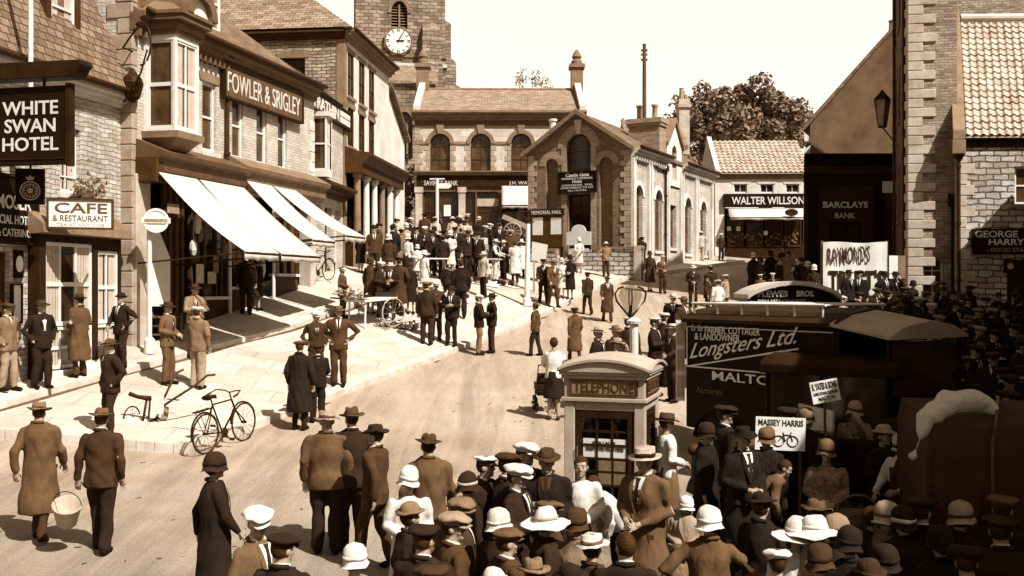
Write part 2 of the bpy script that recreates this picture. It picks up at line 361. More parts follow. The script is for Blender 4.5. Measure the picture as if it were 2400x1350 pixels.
# ---------------------------------------------------------------- shared materials of the buildings
B_CREAM = masonry('cream_painted_brick', .40, .54, .30, .24, .078, .010, .5, .02, .34)
B_RUBBLE = masonry('limewashed_rubble', .36, .60, .21, .30, .10, .010, 1.0, .12, .5)
B_STONE = masonry('grey_rubble_stone', .18, .42, .09, .34, .12, .018, 1.2, .16, .55)
B_TOWER = masonry('church_stone', .13, .34, .06, .6, .26, .02, 1.4, .2, .6, sc=.8)
B_BRICK = masonry('brown_brick', .075, .14, .15, .24, .078, .010, .4, 0, .3)
B_BRICKL = masonry('light_brick', .17, .28, .24, .24, .078, .008, .4, 0, .25)
B_BRICKR = masonry('red_brick', .17, .40, .22, .26, .085, .014, .9, .06, .5)
B_ASHLAR = masonry('pale_ashlar', .38, .52, .26, .7, .3, .007, .3, .02, .22)
B_BLOCK = masonry('coursed_sandstone', .30, .60, .09, .46, .19, .024, 1.5, .17, .55, sc=1.2)
M_SLATE = masonry('roof_slates', .07, .15, .05, .32, .22, .012, .7, 0, .35)
M_PLAINTILE = masonry('stone_roof_slates', .12, .26, .04, .34, .20, .014, .8, .02, .4)
M_QUOIN = plain('quoin_stone', .26, .9, .3, 2.2, .3); M_QUOINL = plain('pale_quoin_stone', .36, .9, .3, 2.2, .4)
M_TRIM = plain('weathered_stone_trim', .15, .9, .3, 2, .3); M_TRIML = plain('pale_stone_trim', .48, .9, .22, 2, .2)
M_WHITE = plain('white_paint', .60, .5, .1, 3, .06); M_CREAMP = plain('cream_paint', .55, .55, .12, 3, .06)
M_DARK = plain('dark_paint', .014, .6, .4, 3, .1); M_BROWN = plain('brown_paint', .036, .5, .35, 3, .1); M_MID = plain('mid_brown_paint', .062, .55, .3, 3, .1)
M_BLACK = plain('black_paint', .007, .6, .3, 3, .05); M_LEAD = plain('lead_sheet', .13, .5, .3, 3, .1); M_GUT = plain('gutter_iron', .03, .5, .3, 4, .1)
M_POT = plain('clay_pot', .24, .85, .2, 5, .2); M_STUCCO = plain('white_stucco', .54, .85, .26, 1.0, .2); M_RENDER = plain('brown_render', .08, .9, .5, .7, .3)
M_BLIND = masonry('blind_canvas', .46, .54, .30, .95, 60, .012, .15, 0, .22, .8, sc=1.1)
M_CANVAS = plain('white_canvas', .56, .8, .12, 2, .1); M_CURT = plain('lace_curtain', .34, .9, .12, 5, .1); M_GOLD = plain('gilt_letters', .50, .5, .15, 5, 0)
M_LETTER = plain('cream_letters', .55, .6, .12, 8, 0); M_GLASS = glass(.035); M_GLASSD = glass(.012); M_GLASSL = glass(.12, .08)
M_WOOD = plain('bare_wood', .28, .8, .35, 4, .3, stretch=(1, 1, .2)); M_WOODD = plain('dark_wood', .06, .6, .4, 4, .2); M_IRON = plain('black_iron', .018, .5, .4, 6, .2)
M_PAPER = plain('white_paper', .62, .8, .1, 4, .05); M_PAPERB = plain('buff_paper', .30, .8, .2, 4, .05); M_INK = plain('ink', .02, .7, .2, 5, 0)

def roof_slab(mb, F, u0, u1, n0, z0, n1, z1, t=.09, m=0):
    mb.extr(F, [(n0, z0), (n1, z1), (n1, z1+t*1.3), (n0, z0+t*1.3)][::1], u0, u1, m)
def gutter(F, u0, u1, n, z, parent, mat=None, r=.07):
    g = MB(); g.tube([F.P(u0, n, z), F.P(u1, n, z)], r, 8); g.build('gutter', mat or M_GUT, parent, smooth=True)
def downpipe(F, u, z0, z1, n, parent, r=.055, name='downpipe'):
    g = MB(); g.tube([F.P(u, n, z0), F.P(u, n, z1)], r, 8)
    for z in np.arange(z0+.4, z1, 1.8): g.lathe(F.P(u, n, z), [(r*1.5, 0), (r*1.5, .08)], 8)
    g.box(F, u-.13, u+.13, n-.1, n+.13, z1-.02, z1+.24); g.build(name, M_GUT, parent, smooth=False)
def band(F, u0, u1, z0, z1, n, parent, mat, name='string_course', n0=-.02): 
    g = MB(); g.box(F, u0, u1, n0, n, z0, z1); g.build(name, mat, parent, bevel=.01)
def cornice(F, u0, u1, z, h, n, parent, mat, name='cornice', brackets=0, steps=3):
    g = MB(); pr = [(-.02, z)]
    for i in range(steps): pr += [(n*(i+1)/steps, z+h*(i+.35)/steps), (n*(i+1)/steps, z+h*(i+1)/steps)]
    pr += [(-.02, z+h)]; g.extr(F, pr, u0, u1)
    if brackets:
        k = int((u1-u0)/brackets)
        for i in range(k): u = u0+(i+.5)*(u1-u0)/k; g.box(F, u-.04, u+.04, .0, n*.55, z-.10, z+h*.14)
    return g.build(name, mat, parent)
def box_house(F, length, depth, z0, z1, parent, mats, ops=(), name='wall', reveal=.16, back=True):
    g = MB(); wall(g, F, 0, length, z0, z1, ops, reveal); S_ = F.side(length); wall(g, S_, 0, depth, z0, z1); Ls = F.lside(depth); wall(g, Ls, 0, depth, z0, z1)
    Bk = Fr(F.P(length, -depth, 0), -F.u); wall(g, Bk, 0, length, z0, z1)
    return g.build(name, mats, parent)
def gable_roof(F, u0, u1, depth, z, rise, parent, mat, over=.25, name='roof', ridge=None, wallmat=None, endover=.0):
    g = MB(); h = depth/2; sl = rise/h
    roof_slab(g, F, u0-endover, u1+endover, over, z-over*sl, -h, z+rise); roof_slab(g, F, u0-endover, u1+endover, -depth-over, z-over*sl, -h, z+rise)
    r = g.build(name, mat, parent)
    c = MB(); K = int((u1-u0)/.45)
    for i in range(K): a = u0+(u1-u0)*i/K; c.tube([F.P(a, -h, z+rise+.10), F.P(a+(u1-u0)/K-.012, -h, z+rise+.10)], .11, 8)
    c.build('ridge_tile', ridge or mat, r)
    if wallmat:
        e = MB()
        for u in (u0+.002, u1-.002): e.plate(Fr(F.P(u, 0, 0), -F.n), [(0, z), (depth, z), (h, z+rise)], -.12 if u < u1-.01 else 0, 0 if u < u1-.01 else .12)
        e.build('gable', wallmat, parent)
    return r
def pantile_roof(F, u0, u1, n0, z0, n1, z1, pitch, rows, parent, mat, name='roof'):
    mb = MB(); cols = int((u1-u0)/pitch); k = 7; nu = cols*k+1; V = []; Fs = []
    sl = Vector((n1-n0, z1-z0, 0)); 
    nn = Vector((-(z1-z0), (n1-n0), 0)).normalized()           # (n, z) normal of the slope
    if nn.y < 0: nn = -nn
    V = []; Fs = []
    rr = random.Random(3)
    for r in range(rows):
        jit = [rr.uniform(-.016, .016) for _ in range(cols+1)]
        for e in (0, 1):
            t = (r+e)/rows; lift = .05*(1-e)
            for i in range(nu):
                u = u0+(u1-u0)*i/(nu-1); ph = (i % k)/k
                hgt = .05*(math.sin(2*math.pi*ph) if ph < .5 else .55*math.sin(2*math.pi*ph))+lift+jit[i//k]*(1-e)
                V.append(F.P(u, n0+sl.x*t+nn.x*hgt, z0+sl.y*t+nn.y*hgt))
    for q in range(2*rows-1):
        for i in range(nu-1): Fs.append((q*nu+i, q*nu+i+1, (q+1)*nu+i+1, (q+1)*nu+i))
    mb.mesh(V, Fs)
    mb.extr(F, [(n0, z0-.06), (n1, z1-.06), (n1, z1-.02), (n0, z0-.02)], u0, u1)
    return mb.build(name, mat, parent)

# ================================================================ the left side of the market place
# --- hotel at the near end
dA = (.215, .977)
FA = Fr((-10.75, 14, 0), dA); LA = 9.2
t = thing('hotel_building', FA.P(LA/2, 0, 2.0), 'limewashed rubble hotel with slated mansard roof and a cafe bay, cut by the frame', 'building', 'buildings along the left side of the street')
TA = t
EA = 8.35
w1 = FA.rect(141, 188, 300, 452)
wdoor = FA.rect(-18, 22, 590, 905); wdoor = (wdoor[0], wdoor[1], 1.2, wdoor[3])
bay = (FA.at(92, .26), FA.at(284, .26))
bz0, bz1 = 1.5, FA.zt(FA.at(190), 548)
ops = [w1, wdoor, (bay[0]+.15, bay[1]-.15, 2.6, bz1-.2)]
g = MB(); wall(g, FA, 0, LA, 0, EA, ops); g2 = FA.side(LA); wall(g, g2, 0, 7, 0, EA); wall(g, FA.lside(7), 0, 7, 0, EA)
g.add([FA.P(0, -7, 0), FA.P(LA, -7, 0), FA.P(LA, -7, EA), FA.P(0, -7, EA)]); g.build('wall', B_RUBBLE, t)
window(FA, w1, t, M_WHITE, M_GLASS, 2, 4, curtain=M_CURT, sill=M_TRIML)
dm = MB(); dm.box(FA, wdoor[0], wdoor[1], -.16, -.1, wdoor[2], wdoor[3])
for k in range(3): dm.box(FA, wdoor[0]+.1, wdoor[1]-.1, -.1, -.08, wdoor[2]+.3+k*.75, wdoor[2]+.85+k*.75)
dm.build('door', M_BROWN, t)
# mansard slope, dormer
g = MB(); g.extr(FA, [(.30, EA), (-1.10, EA+2.9), (-1.10, EA+3.05), (.36, EA+.03)], 0, LA-.02); g.extr(FA, [(-1.1, EA+2.9), (-6, EA+3.9), (-6, EA+4.0), (-1.1, EA+3.05)], 0, LA-.02)
rf = g.build('roof', masonry('hotel_slates', .10, .19, .035, .26, .19, .016, 1., .02, .3), t)
cornice(FA, 0, LA-.02, EA-.34, .30, .26, t, M_TRIML); gutter(FA, 0, LA-.02, .36, EA+.0, t)
v = MB(); v.plate(Fr(FA.P(LA-.0, 0, 0), -FA.n), [(-.34, EA-.02), (1.1, EA+2.98), (1.3, EA+2.9), (-.05, EA-.02)], -.1, .02); v.build('verge', M_GUT, rf)
u0, u1 = FA.at(124, -.15), FA.at(181, -.15); zs = 8.75
d = MB(); d.box(FA, u0-.16, u0, -2.2, -.18, zs-.35, zs+2.2); d.box(FA, u1, u1+.16, -2.2, -.18, zs-.35, zs+2.2); d.box(FA, u0-.16, u1+.16, -2.2, -.16, zs+2.2, zs+2.5); d.box(FA, u0, u1, -.5, -.1, zs-.35, zs-.02)
dr = d.build('dormer', M_GUT, t); window(FA, (u0, u1, zs, zs+2.15), dr, M_WHITE, M_GLASSL, 1, 2, n=-.28, fw=.07, name='window', curtain=M_CURT)
# cafe bay
n1 = .26
g = MB(); F2 = Fr(FA.P(0, n1, 0), FA.u)
wa = F2.rect(108, 219, 570, 862); wb = F2.rect(230, 279, 585, 862)
za, zb = wa[2], wa[3]
ja = (wa[0], wa[1], za, zb); jb = (wb[0], wb[1], za, zb-.12)
wall(g, F2, bay[0], bay[1], bz0, bz1, [ja, jb], .1); g.box(FA, bay[0], bay[0]+.08, 0, n1-.003, bz0, bz1); g.box(FA, bay[1]-.08, bay[1], 0, n1-.003, bz0, bz1)
by = g.build('bay', M_DARK, t)
mid = za+(zb-za)*.34
for o_, c_, nm in ((ja, 3, 'upper'), (jb, 2, 'upper')):
    window(F2, (o_[0], o_[1], mid, o_[3]), by, M_WHITE, M_GLASSD, c_, 2, n=-.1, fw=.07, bar=.05, curtain=M_CURT)
    window(F2, (o_[0], o_[1], o_[2], mid-.02), by, M_WHITE, M_GLASSL, c_, 2, n=-.1, fw=.06, bar=.04, curtain=M_CURT)
g = MB(); g.box(F2, bay[0]+.1, bay[1]-.05, 0, .12, za-.30, za-.02); g.build('sill', M_WHITE, by, bevel=.02)
g = MB(); g.extr(FA, [(-.02, bz1+.45), (n1+.16, bz1+.12), (n1+.2, bz1-.06), (n1, bz1-.08), (-.02, bz1-.08)], bay[0]-.12, bay[1]+.12); g.build('bay_roof', M_LEAD, by)
g = MB(); g.box(FA, FA.at(150), FA.at(204), .1, .42, w1[2]-.42, w1[2]-.10); fb = g.build('flower_box', M_DARK, t)
g = MB()
for i in range(150):
    p = FA.P(R.uniform(FA.at(150), FA.at(204)), R.uniform(.08, .5), w1[2]-.15+abs(R.gauss(0, .22))); r = R.uniform(.03, .07); a = R.uniform(0, 6.28)
    g.add([p, p+Vector((r*math.cos(a), r*math.sin(a), r*.5)), p+Vector((0, 0, r*1.6)), p-Vector((r*math.cos(a), r*math.sin(a), -r*.4))])
g.build('flowers', plain('window_plants', .10, .7, .6, 9, 0), fb)
# sign boards of the hotel and the cafe
def board(name, F, r, n0, n1, mat, label, frame=None, cat='sign', group=None, fw=.05):
    u0, u1, z0, z1 = r; t = thing(name, F.P((u0+u1)/2, n0, z0), label, cat, group)
    g = MB(); g.box(F, u0, u1, n0, n1, z0, z1); g.build('board', mat, t)
    if frame:
        g = MB(); g.box(F, u0-fw, u0, n0, n1+.03, z0-fw, z1+fw); g.box(F, u1, u1+fw, n0, n1+.03, z0-fw, z1+fw); g.box(F, u0, u1, n0, n1+.03, z1, z1+fw); g.box(F, u0, u1, n0, n1+.03, z0-fw, z0); g.build('frame', frame, t)
    return t
FC = Fr(Vector((px(113, 500, 19.9).x, 19.9, 0)), (.94, .34))
r = FC.rect(115, 262, 470, 533); t = board('cafe_sign', FC, r, 0, .06, M_WHITE, 'white framed cafe and restaurant board over the bay window', M_BROWN, fw=.04)
du, dz = r[1]-r[0], r[3]-r[2]
lettering('CAFE', FC, r[0]+du*.09, r[0]+du*.93, r[2]+dz*.52, r[2]+dz*.90, .06, M_MID, t, bold=.015)
lettering('& RESTAURANT', FC, r[0]+du*.06, r[0]+du*.94, r[2]+dz*.22, r[2]+dz*.44, .06, M_MID, t)
lettering('TEA AT ANY TIME', FC, r[0]+du*.12, r[0]+du*.88, r[2]+dz*.05, r[2]+dz*.15, .06, plain('pale_letters', .42, .6, .2, 6, 0), t)
g = MB()
for k in (.15, .85): g.tube([FC.P(r[0]+du*k, -.02, r[2]+dz*.3), FC.P(r[0]+du*k, -.75, r[2]+dz*.1)], .02)
g.build('bracket', M_IRON, t)
r = FA.rect(-75, 86, 400, 568, .1); r = (FA.at(-75, .1), FA.at(86, .1), FA.zt(FA.at(40), 568), FA.zt(FA.at(40), 418))
t = board('hotel_nameboard', FA, r, .04, .10, M_BLACK, 'black trade nameboard of three lines at the left edge', M_DARK)
du, dz = r[1]-r[0], r[3]-r[2]; uu = lambda x: FA.at(x, .11)
lettering('MOSER', FA, uu(-8), uu(74), r[2]+dz*.50, r[2]+dz*.72, .10, M_LETTER, t, bold=.02)
lettering('COMMERCIAL HOTEL', FA, uu(-66), uu(79), r[2]+dz*.27, r[2]+dz*.41, .10, M_LETTER, t, bold=.01)
lettering('& CATERING.', FA, uu(-6), uu(75), r[2]+dz*.08, r[2]+dz*.20, .10, M_LETTER, t)
FE = Fr((px(40, 440, 19.0).x, 19.0, 0), (.97, .24)); r = FE.rect(40, 104, 398, 478)
t = board('club_sign', FE, r, 0, .05, M_BLACK, 'small black hanging sign with crowned cogwheel emblem', M_DARK, fw=.015)
cu, cz = (r[0]+r[1])/2, r[2]+(r[3]-r[2])*.38; rr_ = (r[1]-r[0])*.38
g = MB()
for (ra, rb) in ((rr_, rr_*.88), (rr_*.74, rr_*.66)):
    for i in range(28):
        a, b = 2*math.pi*i/28, 2*math.pi*(i+1)/28
        g.plate(FE, [(cu+ra*math.cos(a), cz+ra*math.sin(a)), (cu+ra*math.cos(b), cz+ra*math.sin(b)), (cu+rb*math.cos(b), cz+rb*math.sin(b)), (cu+rb*math.cos(a), cz+rb*math.sin(a))], .05, .058)
for i in range(12):
    a = 2*math.pi*i/12; g.plate(FE, [(cu+rr_*.62*math.cos(a+.12), cz+rr_*.62*math.sin(a+.12)), (cu+rr_*.62*math.cos(a-.12), cz+rr_*.62*math.sin(a-.12)), (cu+rr_*.34*math.cos(a), cz+rr_*.34*math.sin(a))], .05, .06)
g.plate(FE, [(cu+rr_*.3*math.cos(i*.7), cz+rr_*.3*math.sin(i*.7)) for i in range(9)], .05, .062)
cz2 = cz+rr_*1.12; g.plate(FE, [(cu-rr_*.3, cz2), (cu+rr_*.3, cz2), (cu+rr_*.42, cz2+rr_*.4), (cu+rr_*.2, cz2+rr_*.25), (cu, cz2+rr_*.55), (cu-rr_*.2, cz2+rr_*.25), (cu-rr_*.42, cz2+rr_*.4)], .05, .06)
g.build('emblem', M_PAPERB, t)
g = MB(); g.tube([FE.P(cu, .02, r[3]), FE.P(cu, .02, r[3]+.5)], .02); g.build('hanger', M_IRON, t)
r = FA.rect(41, 61, 586, 651, .1); t = board('wall_plate', FA, r, .0, .05, M_BLACK, 'narrow dark plate with white oval on the hotel wall', None)
g = MB(); m_ = ((r[0]+r[1])/2, (r[2]+r[3])/2); g.plate(FA, [(m_[0]+.10*math.cos(i*.5236), m_[1]+.16*math.sin(i*.5236)) for i in range(12)], .05, .06); g.build('oval', M_PAPER, t)
r = FA.rect(33, 52, 668, 755, .12); tag(board('notice_board', FA, r, .05, .09, M_PAPER, 'tall white notice in a dark frame by the hotel door', M_DARK, fw=.03), None, None)
# hanging hotel sign under its beam
FS = Fr((-9.72, 18.3, 0), (.977, -.215))
t = thing('hanging_sign', FS.P(.2, 0, 6.2), 'large black three line hotel sign hanging from a heavy beam', 'sign')
z0, z1 = FS.zt(1.2, 388), FS.zt(1.2, 205); ua, ub = -.55, FS.at(166)
g = MB(); g.box(FS, ua, ub, -.05, .05, z0, z1); g.build('board', M_BLACK, t, bevel=.01)
g = MB(); g.box(FS, ua, ub, .05, .065, z0+.10, z0+.12); g.box(FS, ub-.06, ub+.03, -.07, .07, z0-.03, z1+.03); g.build('frame', M_DARK, t)
h = z1-z0
lettering('WHITE', FS, FS.at(6, .05), FS.at(136, .05), z0+h*.64, z0+h*.815, .05, M_LETTER, t, bold=.014)
lettering('SWAN', FS, FS.at(11, .05), FS.at(130, .05), z0+h*.415, z0+h*.59, .05, M_LETTER, t, bold=.014)
lettering('HOTEL', FS, FS.at(6, .05), FS.at(137, .05), z0+h*.18, z0+h*.355, .05, M_LETTER, t, bold=.014)
zb0, zb1 = FS.zt(1.2, 189), FS.zt(1.2, 151); ue = FS.at(205)
g = MB(); g.plate(FS, [(-1.2, zb0), (ue-.25, zb0), (ue-.12, zb0+.05), (ue-.06, zb0+.16), (ue, zb0+.2), (ue-.03, zb1), (-1.2, zb1+.02)], -.17, .17); g.build('beam', M_DARK, t, bevel=.015)
g = MB()
for k in (.1, 1.55): g.tube([FS.P(k, 0, z1-.02), FS.P(k, 0, zb0+.02)], .025)
g.build('hanger', M_IRON, t)
p = px(72, 200, 18.9)
g = MB(); g.tube([(p.x, p.y, 7.3), (p.x, p.y, 12.0)], .045, 10); g.lathe((p.x, p.y, 7.28), [(.09, 0), (.09, .1)], 10)
g.tube([(p.x, p.y, 7.4), (p.x-.5, p.y, 7.4)], .03); tag(g.build('flagpole', M_WHITE, base=(p.x, p.y, 7.3)), 'slim white flagpole rising in front of the hotel roof', 'pole')

# --- draper's row with the big blinds
nB = Vector((.966, -.256, 0))
FB = Fr(Vector((-8.77, 23, 0))+nB*.27, (.265, 1)); LB = 9.2
EB = FB.zt(FB.at(620), 160)
t = thing('shop_building', FB.P(LB/2, 0, 3.3), 'cream shop building with oriel window, long nameboard and white blinds', 'building', 'buildings along the left side of the street'); TB = t
zF1, zF0 = FB.zt(FB.at(440, .5), 381, .5), FB.zt(FB.at(440, .5), 415, .5)
wins = [FB.rect(474, 506, 186, 352), FB.rect(544, 571, 218, 372), FB.rect(601, 626, 241, 388), FB.rect(651, 673, 262, 403)]
zt_, zb_ = wins[1][3], wins[1][2]
wins = [(a, b, zb_, zt_) for a, b, c, d in wins]
g = MB(); wall(g, FB, 0, LB, zF0-.1, EB, wins, .13)
g.add([FB.P(LB, 0, 0), FB.P(LB, -8, 0), FB.P(LB, -8, EB), FB.P(LB, 0, EB)])
for z_a, z_b in ((1.0, EB),): g.add([FB.P(0, 0, z_a), FB.P(0, -8, z_a), FB.P(0, -8, z_b), FB.P(0, 0, z_b)])
g.add([FB.P(0, -8, 0), FB.P(LB, -8, 0), FB.P(LB, -8, EB), FB.P(0, -8, EB)])
g.add([FB.P(0, 0, EB), FB.P(0, -8, EB), FB.P(0, -4, EB+2.9)]); g.add([FB.P(LB, 0, EB), FB.P(LB, -8, EB), FB.P(LB, -4, EB+2.9)])
g.build('wall', B_CREAM, t)
for w_ in wins: window(FB, w_, t, M_WHITE, M_GLASS, 1, 2, n=-.13, fw=.07, sill=M_TRIML, head=M_TRIM, headh=.22)
gable_roof(FB, .0, LB, 8, EB+.05, 2.9, t, M_SLATE, .12)
ug = FB.at(525)
M_CORN = plain('brown_cornice', .085, .8, .3, 3, .2); cornice(FB, -.05, FB.at(528), EB-.42, .42, .34, t, M_CORN, brackets=.22); cornice(FB, FB.at(528), LB, EB-.42, .42, .34, t, M_CORN)
gutter(FB, 0, LB, .42, EB+.04, t); downpipe(FB, ug, zF1+.1, EB-.2, .1, t)
q = MB(); e_ = Fr(FB.P(0, 0, 0), FB.n)     # quoined near end of the row
z = 1.9; i = 0
while z < EB+.3:
    wd = (.62 if i % 2 else .36)+R.uniform(-.02, .02); q.box(FB, -.03-R.uniform(0, .01), .18, -wd, .025, z, z+.335); z += .355; i += 1
q.build('quoins', M_QUOIN, t, bevel=.015)
q = MB(); z = zF0; i = 0
while z < EB-1.2: q.box(FB, LB-(.30 if i % 2 else .2), LB+.02, -.2, .02, z, z+.30); z += .32; i += 1
q.build('quoins', M_TRIML, t, bevel=.01)
# dormer window on the slates
u0, u1 = FB.at(468, -1.2), FB.at(512, -1.2); g = MB(); zd = EB+.75
g.box(FB, u0-.1, u1+.1, -3.2, -1.2, zd, zd+2.2); dr = g.build('dormer', M_TRIML, t); window(Fr(FB.P(0, -1.2, 0), FB.u), (u0+.05, u1-.05, zd+.2, zd+1.7), dr, M_WHITE, M_GLASSL, 1, 2, n=.003, fw=.06)
chimney(t, FB, 2.3, 3.5, -3.5, -4.5, EB+2.2, EB+5, B_BRICK, M_POT, 3)
# nameboard
ua, ub = FB.at(531, .2), FB.at(711, .2); zt1 = EB-.40; zt0 = zt1-.80
sb = thing('nameboard', FB.P((ua+ub)/2, .1, zt0), 'long brown nameboard with cream capitals under the gutter', 'sign')
g = MB(); g.box(FB, ua, ub, .06, .16, zt0, zt1); g.build('board', M_MID, sb)
g = MB(); g.box(FB, ua, ub, .06, .20, zt0-.06, zt0); g.box(FB, ua, ub, .06, .20, zt1, zt1+.05); g.box(FB, ua-.05, ua, .06, .2, zt0-.06, zt1+.05); g.box(FB, ub, ub+.05, .06, .2, zt0-.06, zt1+.05); g.build('frame', M_DARK, sb)
lettering('FOWLER & SRIGLEY', FB, ua+.12, ub-.15, zt0+.14, zt1-.14, .16, M_TRIML, sb, bold=.0, depth=.015)
# oriel window
uA, uB_ = FB.at(338), FB.at(492); nO = .85; zo0, zo1 = FB.zt(uA+.6, 330), FB.zt(uA+.6, 98); a2, b2 = FB.at(411, .80), FB.at(466, .80); uB_ = b2+.30; nO = .80
orl = MB(); pl = [(uA, 0), (a2, nO), (b2, nO), (uB_, 0)]
def face_frame(p, q): A = FB.P(p[0], p[1], 0); Bp = FB.P(q[0], q[1], 0); return Fr(A, (Bp-A)[:2]), (Bp-A).length
zs0 = zo0+.20
for p_, q_ in zip(pl, pl[1:]):
    Fq, ln = face_frame(p_, q_); wall(orl, Fq, 0, ln, zo0, zo1, [(.07, ln-.07, zs0, zo1-.12)], .08)
orr = orl.build('oriel', M_WHITE, t)
for j, (p_, q_) in enumerate(zip(pl, pl[1:])):
    Fq, ln = face_frame(p_, q_); window(Fq, (.07, ln-.07, zs0, zo1-.12), orr, M_WHITE, M_GLASS, 1 if j != 1 else 2, 2, n=-.08, fw=.05, bar=.05, curtain=M_CURT if j else None)
def ring(e): return [FB.P(uA-e, -.02, 0), FB.P(a2-e*.6, nO+e, 0), FB.P(b2+e*.6, nO+e, 0), FB.P(uB_+e, -.02, 0)]
def lift(P, z): return [Vector((p.x, p.y, z)) for p in P]
g = MB()
for z_a, z_b, e in ((zo1, zo1+.12, .05), (zo1+.12, zo1+.30, .12), (zo1+.30, zo1+.42, .26), (zo1+.42, zo1+.5, .32)): g.prism(lift(ring(e), z_a), lift(ring(e), z_b))
g.build('cornice', M_CORN, orr)
g = MB(); g.prism(lift(ring(.10), zo0-.03), lift(ring(.12), zo0+.12)); g.prism(lift(ring(-.22), zo0-.28), lift(ring(.03), zo0-.03)); g.build('corbel', M_TRIM, orr)
g = MB(); g.prism(lift(ring(.2), zo1+.5), lift(ring(-.45), zo1+1.0)); g.build('oriel_roof', M_LEAD, orr)
um = (a2+b2)/2+.15; K = 10; g = MB()
P1 = [(um+.62*math.cos(math.pi*i/K), zo1+.5+.66*math.sin(math.pi*i/K)) for i in range(K+1)]; P2 = [(um+.40*math.cos(math.pi*i/K), zo1+.5+.42*math.sin(math.pi*i/K)) for i in range(K+1)]
for i in range(K): g.plate(FB, [P1[i], P1[i+1], P2[i+1], P2[i]], -1.2, nO+.34)
g.plate(FB, P2, nO+.1, nO+.2, 1); g.build('pediment', [M_CORN, M_WHITE], orr)
# shop cornice and fascia, two shops
ux = FB.at(573, .5)
for (ua, ub, dz, nm) in ((FB.at(316), ux, .0, 0), (ux+.02, LB-.02, .12, 1)):
    no = .55 if nm == 0 else .40
    g = MB(); g.extr(FB, [(-.02, zF0-.15+dz), (no-.15, zF0-.15+dz), (no, zF0+.02+dz), (no+.04, zF1-.05+dz), (no+.16, zF1+dz), (no+.2, zF1+.10+dz), (-.02, zF1+.42+dz)], ua, ub)
    f = g.build('fascia', M_MID if nm == 0 else plain('grained_fascia', .13, .55, .3, 2, .1), t)
    g = MB(); g.box(FB, ua-.02, ua+.28, -.02, no+.03, zF0-.25, zF1); g.build('console', M_BROWN, f, bevel=.03)
# shop interior, dark behind glass, stall boards and posts
zg = lambda u: gz(FB.P(u, .2, 0).x, FB.P(u, .2, 0).y)
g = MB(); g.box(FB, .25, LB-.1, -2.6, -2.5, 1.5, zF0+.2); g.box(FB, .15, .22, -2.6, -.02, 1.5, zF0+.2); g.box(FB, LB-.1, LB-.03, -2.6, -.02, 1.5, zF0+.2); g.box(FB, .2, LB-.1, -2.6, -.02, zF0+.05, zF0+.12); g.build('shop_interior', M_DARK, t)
shop = [(FB.at(452), FB.at(536), 1), (FB.at(541), FB.at(606), 1), (FB.at(648), FB.at(700), 1)]
for a, b, k in shop:
    zz = zg((a+b)/2); m_ = MB(); m_.box(FB, a, b, -.20, -.02, zz-.6, zz+.55); st = m_.build('stall_riser', M_BROWN, t)
    m_ = MB(); m_.box(FB, a, b, -.24, .05, zz+.55, zz+.63); m_.build('sill', M_CREAMP, st)
    m_ = MB(); m_.box(FB, a, b, -.10, -.08, zz+.63, zF0); pn = m_.build('shop_window', M_GLASSD, t)
    m_ = MB()
    for j in range(4): u = a+(b-a)*j/3; m_.box(FB, u-.03, u+.03, -.13, -.02, zz+.6, zF0)
    m_.box(FB, a, b, -.13, -.04, zF0-.65, zF0-.58); m_.build('mullion', M_BROWN, pn)
g = MB(); u = FB.at(352); g.box(FB, .02, u-.12, -.25, .10, 1.6, zF0-.05); g.build('pier', M_QUOINL, t, bevel=.02); g = MB(); g.box(FB, LB-.42, LB-.06, -.3, .10, 3, zF0+.1); g.build('pier', M_QUOINL, t, bevel=.02)
m_ = MB(); ua, ub = FB.at(386), FB.at(430)
for k in range(6): a = ua+(ub-ua)*k/6; m_.box(FB, a+.01, a+(ub-ua)/6-.01, -.12+.05*(k % 2), -.02+.05*(k % 2), zg(ua)-.3, zF0-.05)
m_.build('folding_door', M_BROWN, t)
m_ = MB(); m_.tube([FB.P(FB.at(538), .02, zg(FB.at(538))-.2), FB.P(FB.at(536), .02, zF0)], .05); m_.tube([FB.P(FB.at(640), .02, zg(FB.at(640))-.2), FB.P(FB.at(640), .02, zF0)], .05); m_.build('column', M_CREAMP, t)
for x0, x1, y0, y1, v in ((460, 477, 619, 664, .4), (487, 506, 637, 665, .33), (392, 420, 478, 500, .22), (500, 512, 600, 640, .12)):
    r = FB.rect(x0, x1, y0, y1, .03); m_ = MB(); m_.box(FB, r[0], r[1], .02, .035, r[2], r[3]); m_.build('advertisement', plain('poster%d' % x0, v, .8, .3, 9, 0), t)
# goods hung in the doorway
for k, (x, y, hh) in enumerate(((452, 500, .5), (458, 520, .5), (443, 560, .4), (515, 560, .5), (605, 600, .6))):
    u = FB.at(x); z = FB.zt(u, y); m_ = MB(); m_.lathe(FB.P(u, .12, z-hh), [(.05, 0), (.10, hh*.3), (.09, hh*.7), (.03, hh)], 8)
    m_.tube([FB.P(u, .12, z), FB.P(u, .12, z+.35)], .01, 5)
    tag(m_.build('hanging_goods', plain('dark_goods', .10, .7, .5, 8, .2) if k % 2 else M_TRIML, base=FB.P(u, .12, z-hh)), ['pale bundle hung highest in the dark shop doorway', 'dark bundle hung beside the pale one in the shop doorway', 'pale bundle hung low by the brown folding door', 'dark bundle hung in front of the first shop window', 'pale bundle hung in the second shop window'][k], 'goods', 'goods hung along the shop front')
